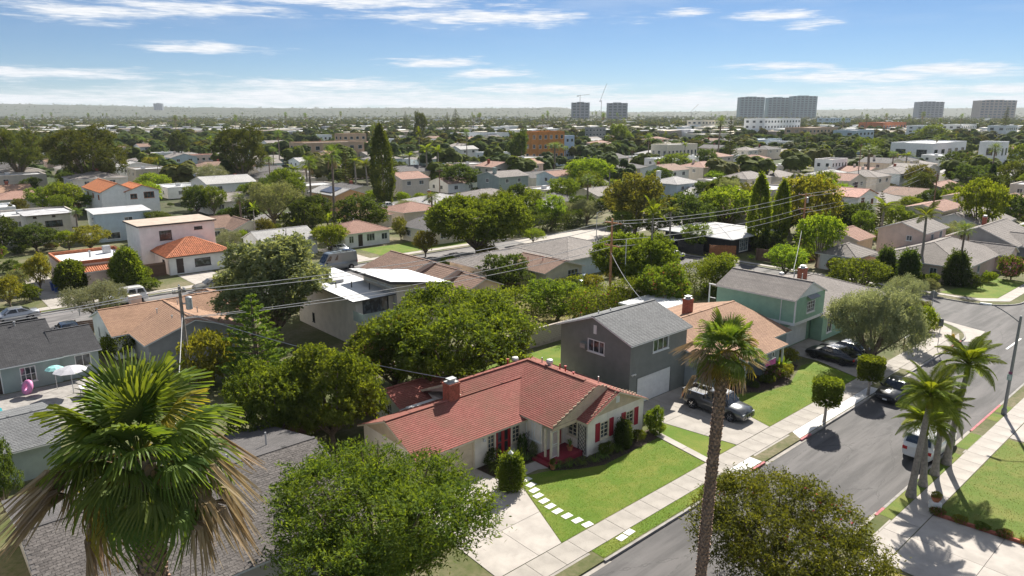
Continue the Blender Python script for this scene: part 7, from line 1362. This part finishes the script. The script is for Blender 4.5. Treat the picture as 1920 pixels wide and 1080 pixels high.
# ================================================================ far town, hills and haze
def far_building(label, xl, xr, top, base, wm, rm='roof_white', floors=2, bays=6, ratio=.6, name='apartment_building', cat='building', ph=.5):
    p = W((xl + xr) / 2, base); d = depth(p); wpx = (xr - xl) / F * d; du = wpx / (.7455 + .6665 * ratio); dw = du * ratio; h = max(3, hgt(top, p.y)); u, w = toUW(p); u0, w0 = u - du / 2, w - dw * .2
    OCC.append((u0 - 6, u0 + du + 4, w0 - 30, w0 + dw + 2)); OCC.append((u0 - 26, u0, w0 - 10, w0 + dw)); fh = h / floors; ops = []
    for f in range(floors):
        for i in range(bays): ops.append(('f', du * (i + .5) / bays, f * fh + fh * .3, du / bays * .5, fh * .42, 'win', 1, 1))
        for i in range(max(1, int(bays * ratio))): ops.append(('l', dw * (i + .5) / max(1, int(bays * ratio)), f * fh + fh * .3, du / bays * .5, fh * .42, 'win', 1, 1))
    house(name, label, u0, w0, [hb(r=(0, du, 0, dw), ze=h, k='flat', wm=wm, rm=rm, ops=ops, ph=ph)], cat)
mat('tower_glass', (.03, .05, .055), .4, .1, .05); mat('tower_teal', (.17, .26, .26), .5, .1, .05); mat('tower_grey', (.20, .22, .24), .5, .1, .05); mat('tower_tan', (.34, .27, .22), .8, .1, .05); mat('site_orange', (.52, .22, .06), .8, .2, .5); mat('site_wrap', (.45, .55, .68), .8, .1, .5); mat('stucco_adobe', (.52, .37, .25), .9, .1, .4); mat('orange_wall', (.48, .16, .06), .8, .1, .4)
for a in [('long white flat-roofed building at the right', 1672, 1852, 268, 302, 'stucco_white', 'roof_white', 1, 5, .4), ('white and grey modern block at the right edge', 1838, 1895, 268, 334, 'stucco_white', 'roof_white', 2, 2, .8), ('white two-storey apartment house with blue garage at the right', 1530, 1600, 300, 333, 'stucco_white', 'roof_tan', 2, 5, .5), ('tan long apartment block left of the orange building', 1475, 1592, 240, 262, 'stucco_adobe', 'roof_tan', 2, 8, .4), ('grey-blue flat block in front of the tan block', 1567, 1655, 245, 268, 'stucco_blue', 'roof_grey', 2, 5, .5), ('orange-red flat-roofed building at the right', 1612, 1722, 230, 247, 'orange_wall', 'terracotta', 1, 8, .4), ('white apartment row below the three towers', 1395, 1522, 223, 252, 'stucco_white', 'roof_white', 3, 12, .3), ('tan adobe apartment block in the middle distance', 558, 690, 268, 302, 'stucco_adobe', 'roof_tan', 2, 7, .5), ('upper adobe block behind the tan apartment block', 635, 692, 252, 290, 'stucco_adobe', 'roof_tan', 3, 4, .6), ('orange timber building site under construction', 990, 1066, 248, 300, 'site_orange', 'site_orange', 3, 5, .5), ('blue-white wrapped wing of the building site', 1038, 1082, 256, 298, 'site_wrap', 'roof_white', 3, 3, .7), ('white flat building left of the palms in the middle distance', 595, 625, 254, 275, 'stucco_white', 'roof_white', 2, 3, .6), ('long low white warehouse behind the trio of conifers', 850, 905, 250, 266, 'stucco_white', 'roof_white', 1, 6, .5), ('low white warehouse right of the conifers', 905, 960, 250, 268, 'stucco_white', 'roof_grey', 1, 5, .5), ('pale commercial row with awnings right of the building site', 1225, 1320, 272, 305, 'stucco_cream', 'roof_white', 1, 8, .4), ('white shop block beside the tall fan palm', 1392, 1480, 262, 280, 'stucco_blue', 'roof_white', 1, 8, .4), ('grey parking structure right of the building site', 1100, 1140, 240, 265, 'stucco_grey', 'roof_grey', 3, 4, .5), ('white low commercial block at the far right', 1765, 1850, 234, 252, 'stucco_white', 'roof_white', 2, 8, .4), ('long white shed-roofed shop row behind the tall yellow-leaved tree', 1478, 1565, 284, 300, 'stucco_white', 'roof_white', 1, 7, .4), ('white flat block left of the shop row', 1400, 1478, 278, 292, 'stucco_cream', 'roof_white', 1, 6, .5), ('pale blue low block behind the yellow-skirted palm', 1585, 1650, 272, 288, 'stucco_blue', 'roof_white', 1, 5, .5), ('white low block right of the adobe block', 700, 765, 262, 276, 'stucco_white', 'roof_white', 1, 5, .5), ('cream flat block behind the fan palm pair', 1290, 1385, 252, 266, 'stucco_cream', 'roof_white', 1, 7, .4), ('white three-storey block above the long white building', 1700, 1775, 236, 256, 'stucco_white', 'roof_white', 3, 7, .4), ('white block at the far right below the tan slab tower', 1850, 1925, 236, 258, 'stucco_white', 'roof_white', 2, 6, .4), ('red-roofed low shop block in the far centre', 1200, 1262, 262, 276, 'stucco_cream', 'terracotta', 1, 5, .5), ('long pale apartment row left of the white apartment row', 1290, 1390, 226, 242, 'stucco_cream', 'roof_white', 2, 10, .3), ('grey-white apartment row right of the white apartment row', 1530, 1610, 222, 238, 'stucco_blue', 'roof_white', 3, 8, .3), ('far pink two-storey house beside the far street', 352, 412, 292, 316, 'stucco_pink', 'terracotta', 2, 5, .5)]: far_building(*a)
def tower(label, xl, xr, top, D, m, steps=1, cat='tower'):
    """high-rise at a set distance; floors and fins too small to count stay in one relief"""
    cxp = (xl + xr) / 2; X = (cxp - CX) / F * D * 1.0; p = Vector(((cxp - CX) / F * D / 1.0, D, 0)); v = (top - CY) / F; h = HCAM - D * (S_ + v * C_) / (C_ - v * S_); wd = (xr - xl) / F * (D * C_ + HCAM * S_)
    p.x = (cxp - CX) / F * (D * C_); root = thing('tower_block', label, cat, p, 0); dp = wd * .35; k = max(4, int(wd / 15)); fl = max(5, int(h / 9))
    mb = MB(); mb.box(-wd / 2, wd / 2, 0, dp, 0, h * .96); mb.build('core', MATS['tower_glass'], root)
    mb = MB()
    for i in range(k + 1): x = -wd / 2 + wd * i / k; mb.box(x - wd / k * .16, x + wd / k * .16, -.8, dp + .8, 0, h * .965)
    mb.build('fin', MATS[m], root)['kind'] = 'stuff'
    mb = MB()
    for i in range(fl): z = h * .96 * i / fl; mb.box(-wd / 2 - .5, wd / 2 + .5, -.5, dp + .5, z, z + h / fl * .35)
    mb.build('floor_band', MATS[m], root)['kind'] = 'stuff'
    mb = MB(); mb.box(-wd * .22, wd * .2, dp * .2, dp * .8, h * .9601, h)
    for i in range(steps): x = -wd / 2 + wd * (i + .5) / steps; mb.box(x - wd * .12, x + wd * .12, 0, dp * .6, h * .9602, h * (.975 + .015 * (i % 2)))
    mb.build('roof_house', MATS[m], root)
for a in [('teal high-rise, left of the three', 1387, 1431, 181, 3000, 'tower_teal', 3), ('teal high-rise, middle of the three', 1439, 1478, 182, 3050, 'tower_teal', 3), ('teal high-rise, right of the three', 1484, 1529, 179, 3000, 'tower_teal', 3), ('dark twin office tower with a crane, left one', 1073, 1104, 191, 2400, 'tower_grey', 1), ('dark twin office tower, right one', 1140, 1175, 192, 2400, 'tower_grey', 1), ('grey slab tower at the right', 1722, 1767, 190, 3000, 'tower_grey', 3), ('tan slab tower at the far right', 1837, 1902, 187, 2800, 'tower_tan', 3), ('small grey block on the left hillside', 290, 305, 193, 5200, 'tower_grey', 1)]: tower(*a)
def crane(label, px, top, D, jib):
    X = (px - CX) / F * D * C_; v = (top - CY) / F; h = HCAM - D * (S_ + v * C_) / (C_ - v * S_); root = thing('tower_crane', label, 'crane', (X, D, 0)); mb = MB(); mb.beam((0, 0, 0), (0, 0, h), 1.3, 1.3); mb.build('mast', MATS['tower_tan'], root); mb = MB(); mb.beam((-jib[0] * .25, 0, h * .97), (jib[0], 0, h * .97 + jib[1]), .9, 1.0); mb.build('jib', MATS['tower_tan'], root); mb = MB(); mb.box(-jib[0] * .25 - 3, -jib[0] * .25 + 3, -1.5, 1.5, h * .94, h * .97); mb.build('counterweight', MATS['tower_grey'], root)
crane('slim tower crane above the left twin tower', 1087, 178, 2350, (30, 4)); crane('luffing crane between the twin towers', 1127, 188, 2400, (16, 55)); crane('slanted crane boom left of the teal high-rises', 1297, 210, 2600, (22, 28))
# hills along the skyline
def hills(name, x0, x1, D, prof, seed, m):
    """prof: (photo x, photo y of the crest)"""
    rr = random.Random(seed); mb = MB(); n = 160; rows = 6; V = []
    for j in range(rows):
        for i in range(n + 1):
            px = x0 + (x1 - x0) * i / n; cy_ = np.interp(px, [q[0] for q in prof], [q[1] for q in prof]) + rr.uniform(-.7, .7) * (j > 2); t = j / (rows - 1); Dj = D * (.72 + .28 * t); v = (cy_ - CY) / F; h = HCAM - D * (S_ + v * C_) / (C_ - v * S_)
            V.append(((px - CX) / F * Dj * C_, Dj, -.3 + max(0, h) * t ** 1.5 + rr.uniform(-1, 1) * 2.5 * t * (t < 1)))
    for i in range(n + 1): px = x0 + (x1 - x0) * i / n; V.append(((px - CX) / F * D * 1.12 * C_, D * 1.12, -.3))
    mb.add(V, [(j * (n + 1) + i, j * (n + 1) + i + 1, (j + 1) * (n + 1) + i + 1, (j + 1) * (n + 1) + i) for j in range(rows) for i in range(n)]); struct(mb.build(name, MATS[m], smooth=True))
    return V[(rows - 1) * (n + 1):rows * (n + 1)], V
crest, hv = hills('hills', -500, 1250, 5600, [(-500, 192), (0, 194), (70, 196), (160, 197), (330, 201), (600, 203), (760, 202), (960, 203), (1050, 201), (1100, 208), (1250, 214)], 3, 'hill_ground'); crest2, hv2 = hills('hills', 1100, 2500, 6200, [(1100, 212), (1200, 210), (1380, 208), (1600, 205), (1720, 203), (1900, 202), (2500, 200)], 4, 'hill_ground')
# tree cover and rooftops too far off to count
rq = np.random.default_rng(8)
def blob(n, r): d = unit(n, r); d[:, 2] = np.abs(d[:, 2]) * .9 + .05; return d
def scatter(name, P, size, n, m, seed):
    r = np.random.default_rng(seed); k = len(P); D_ = np.concatenate([blob(n, r) * r.uniform(.7, 1.05, (n, 1)) for _ in range(k)]); C = np.repeat(P, n, 0); sz = np.repeat(size, n)[:, None]
    Q = C + D_ * sz * np.array([1, 1, 1.15]); N = np.tile([0, 0, 1.0], (len(Q), 1)) * .4 + D_; N /= np.linalg.norm(N, axis=1)[:, None]; a = np.cross(N, unit(len(Q), r)); a /= np.linalg.norm(a, axis=1)[:, None]; b = np.cross(N, a); L = sz * r.uniform(.28, .5, (len(Q), 1))
    V = np.stack([Q - a * L, Q - b * L * .8, Q + a * L, Q + b * L * .8], 1).reshape(-1, 3); struct(put(name, npmesh(name, V, quads(V), MATS[m])), 'stuff')
def far_points(n, y0, y1, seed, pw=1.0):
    r = np.random.default_rng(seed); t = r.random(n) ** pw; Y = y0 + (y1 - y0) * t; X = r.uniform(-60, 1980, n); v = (Y - CY) / F; z = HCAM / (S_ + v * C_); return np.c_[(X - CX) / F * z, z * (C_ - v * S_), np.zeros(n)], X, Y
for i, (n, y0, y1, m, nb) in enumerate([(500, 236, 294, 'leaf_pine', 60), (1500, 236, 298, 'leaf_far', 60), (600, 236, 292, 'leaf_far_warm', 50), (1800, 218.5, 242, 'leaf_far_warm', 18), (5400, 218.5, 242, 'leaf_far', 18)]):
    P, X, Y = far_points(n, y0, y1, 60 + i); uw = np.c_[P[:, 0] * D1[0] + P[:, 1] * D1[1], P[:, 0] * D2[0] + P[:, 1] * D2[1]]; ok = np.ones(n, bool)
    for a, b, c, d in OCC: ok &= ~((uw[:, 0] > a - 1) & (uw[:, 0] < b + 1) & (uw[:, 1] > c - 1) & (uw[:, 1] < d + 1))
    ok &= ~((X > 985) & (X < 1090) & (Y > 290)) & ~((X > 1660) & (Y > 285)); r = np.random.default_rng(90 + i); P = P[ok]; sz = r.uniform(2.6, 5.6, len(P)) * (1.0 if i < 3 else 1.15); P[:, 2] = sz * r.uniform(.25, .6, len(P)); scatter('distant_trees', P, sz, nb, m, 120 + i)
for nm_, ks in (('leaf_dark', ('dark_a', 'dark_b', 'pine_a', 'pine_b', 'conifer_dark', 'cypress_a')), ('leaf_mid', ('broad_a', 'broad_b', 'broad_c', 'bright_a', 'olive_b')), ('leaf_rust', ('bright_b', 'rust_a', 'yellow_a', 'olive_a'))):
    L_ = [t for t in FAR_T if t[4] in ks]
    if L_:      # woodland between the far homes: each crown is three overlapping tufts
        P_ = []; z_ = []
        for x, y, r1, h1, k_ in L_:
            for j in range(5): a_ = j * 1.7 + x; P_.append((x + math.cos(a_) * r1 * .5 * (j > 0), y + math.sin(a_) * r1 * .5 * (j > 0), h1 * (.25 + .09 * j))); z_.append(min(r1, h1 * .5) * (.75 - .07 * j))
        scatter('distant_trees', np.array(P_), np.array(z_), 110, nm_, 170 + len(P_))
hp = np.array([hv[rq.integers(0, len(hv) - 161)] for _ in range(1500)] + [hv2[rq.integers(0, len(hv2) - 161)] for _ in range(700)]) + rq.normal(0, 1, (2200, 3)) * np.array([14, 40, 0]); scatter('hillside_trees', hp, rq.uniform(4, 9, 2200), 9, 'leaf_far', 140)
def far_roofs(name, n, y0, y1, seed, m):
    P, X, Y = far_points(n, y0, y1, seed); r = np.random.default_rng(seed + 1); mb = MB()
    for p in P:
        a, b, h = r.uniform(5, 14), r.uniform(5, 10), r.uniform(3, 6.5); c_, s_ = math.cos(ROT), math.sin(ROT); q = [(p[0] + x * c_ - y * s_, p[1] + x * s_ + y * c_) for x, y in ((-a, -b), (a, -b), (a, b), (-a, b))]; mb.prism(q, 0, h)
    struct(mb.build(name, MATS[m]), 'stuff')
far_roofs('distant_buildings', 420, 221, 256, 301, 'stucco_white'); far_roofs('distant_buildings', 300, 221, 258, 302, 'stucco_cream'); far_roofs('distant_buildings', 240, 221, 258, 303, 'roof_grey'); far_roofs('distant_buildings', 200, 222, 258, 304, 'roof_tan'); far_roofs('distant_warehouses', 60, 219, 223, 305, 'roof_white')
r_ = random.Random(9)
for i in range(95):    # lone palms that stand above the far roofs
    X, Y = r_.uniform(0, 1915), r_.uniform(224, 256); p = W(X, Y); o = tree_at('fan_far', (p.x, p.y, 0), r_.uniform(1.9, 2.6), r_.uniform(13, 24), None, 'palm_tree'); TREES.append((o, 'tall fan palm', X, Y - 12, None))
# the air: one even box of haze over the whole plain
hz = bpy.data.materials.new('haze_air'); hz.use_nodes = True; n = NT(hz.node_tree); n.n.remove(n.n['Principled BSDF']); pv = n.new('ShaderNodeVolumePrincipled'); pv.inputs['Color'].default_value = (.86, .92, 1.0, 1); pv.inputs['Density'].default_value = .000065; pv.inputs['Anisotropy'].default_value = 0; n.l.new(pv.outputs[0], n.n['Material Output'].inputs['Volume'])
mb = MB(); mb.box(-9500, 9500, -9500, 9500, -1.4, 175); struct(mb.build('haze', hz), 'stuff')
# ================================================================ names for plants and homes that were not described by hand
ORD = ['leftmost', 'second from the left', 'third from the left', 'fourth from the left', 'fifth from the left', 'sixth from the left', 'seventh from the left', 'eighth from the left', 'ninth from the left', 'tenth from the left', 'eleventh from the left', 'twelfth from the left', 'thirteenth from the left', 'fourteenth from the left']
SHORT = lambda t: t.replace('two-storey ', '')
def fit(t):
    for a, b in (('two-storey ', ''), ('just ', ''), (' roof ', ' roof '), ('with ', ''), ('far behind', 'behind'), ('far in front of', 'before'), ('in front of', 'before'), (' from left', '')):
        if len(t.split()) <= 16: break
        t = t.replace(a, b)
    while t in LABELS: t = 'other ' + t
    if len(t.split()) > 16: t = t.replace(' the ', ' ').replace(' from left', '')
    return t
def auto_labels(items, cat_of):
    groups = {}
    for o, nm, X, Y, lb in items:
        if lb: tag(o, lb, cat_of(nm)); continue
        q = min(LM, key=lambda l: ((l[1] - X) / 1.3) ** 2 + ((l[2] - Y) * 2.2) ** 2); dx, dy = X - q[1], Y - q[2]
        rel = 'behind' if dy < -14 else 'in front of' if dy > 14 else ('just left of' if dx < 0 else 'just right of'); far = math.hypot(dx, dy * 2) > 260
        groups.setdefault((nm, ('far ' if far else '') + rel, q[0]), []).append((X, o))
    for (nm, rel, q), L in groups.items():
        L.sort(key=lambda t: t[0])
        for i, (X, o) in enumerate(L): tag(o, fit(f"{nm} {rel} the {SHORT(q)}" + ('' if len(L) == 1 else f", {ORD[i].replace(' from the left', ' from left') if i < 14 else 'rightmost ones'}")), cat_of(nm), None if i < 14 else f'{nm}s {rel} the {q}')
auto_labels(TREES, lambda n: 'palm tree' if 'palm' in n and 'like' not in n else 'shrub' if 'shrub' in n else 'plant' if 'plant' in n or 'clump' in n else 'tree')
auto_labels(FILLOBJ, lambda n: 'house')
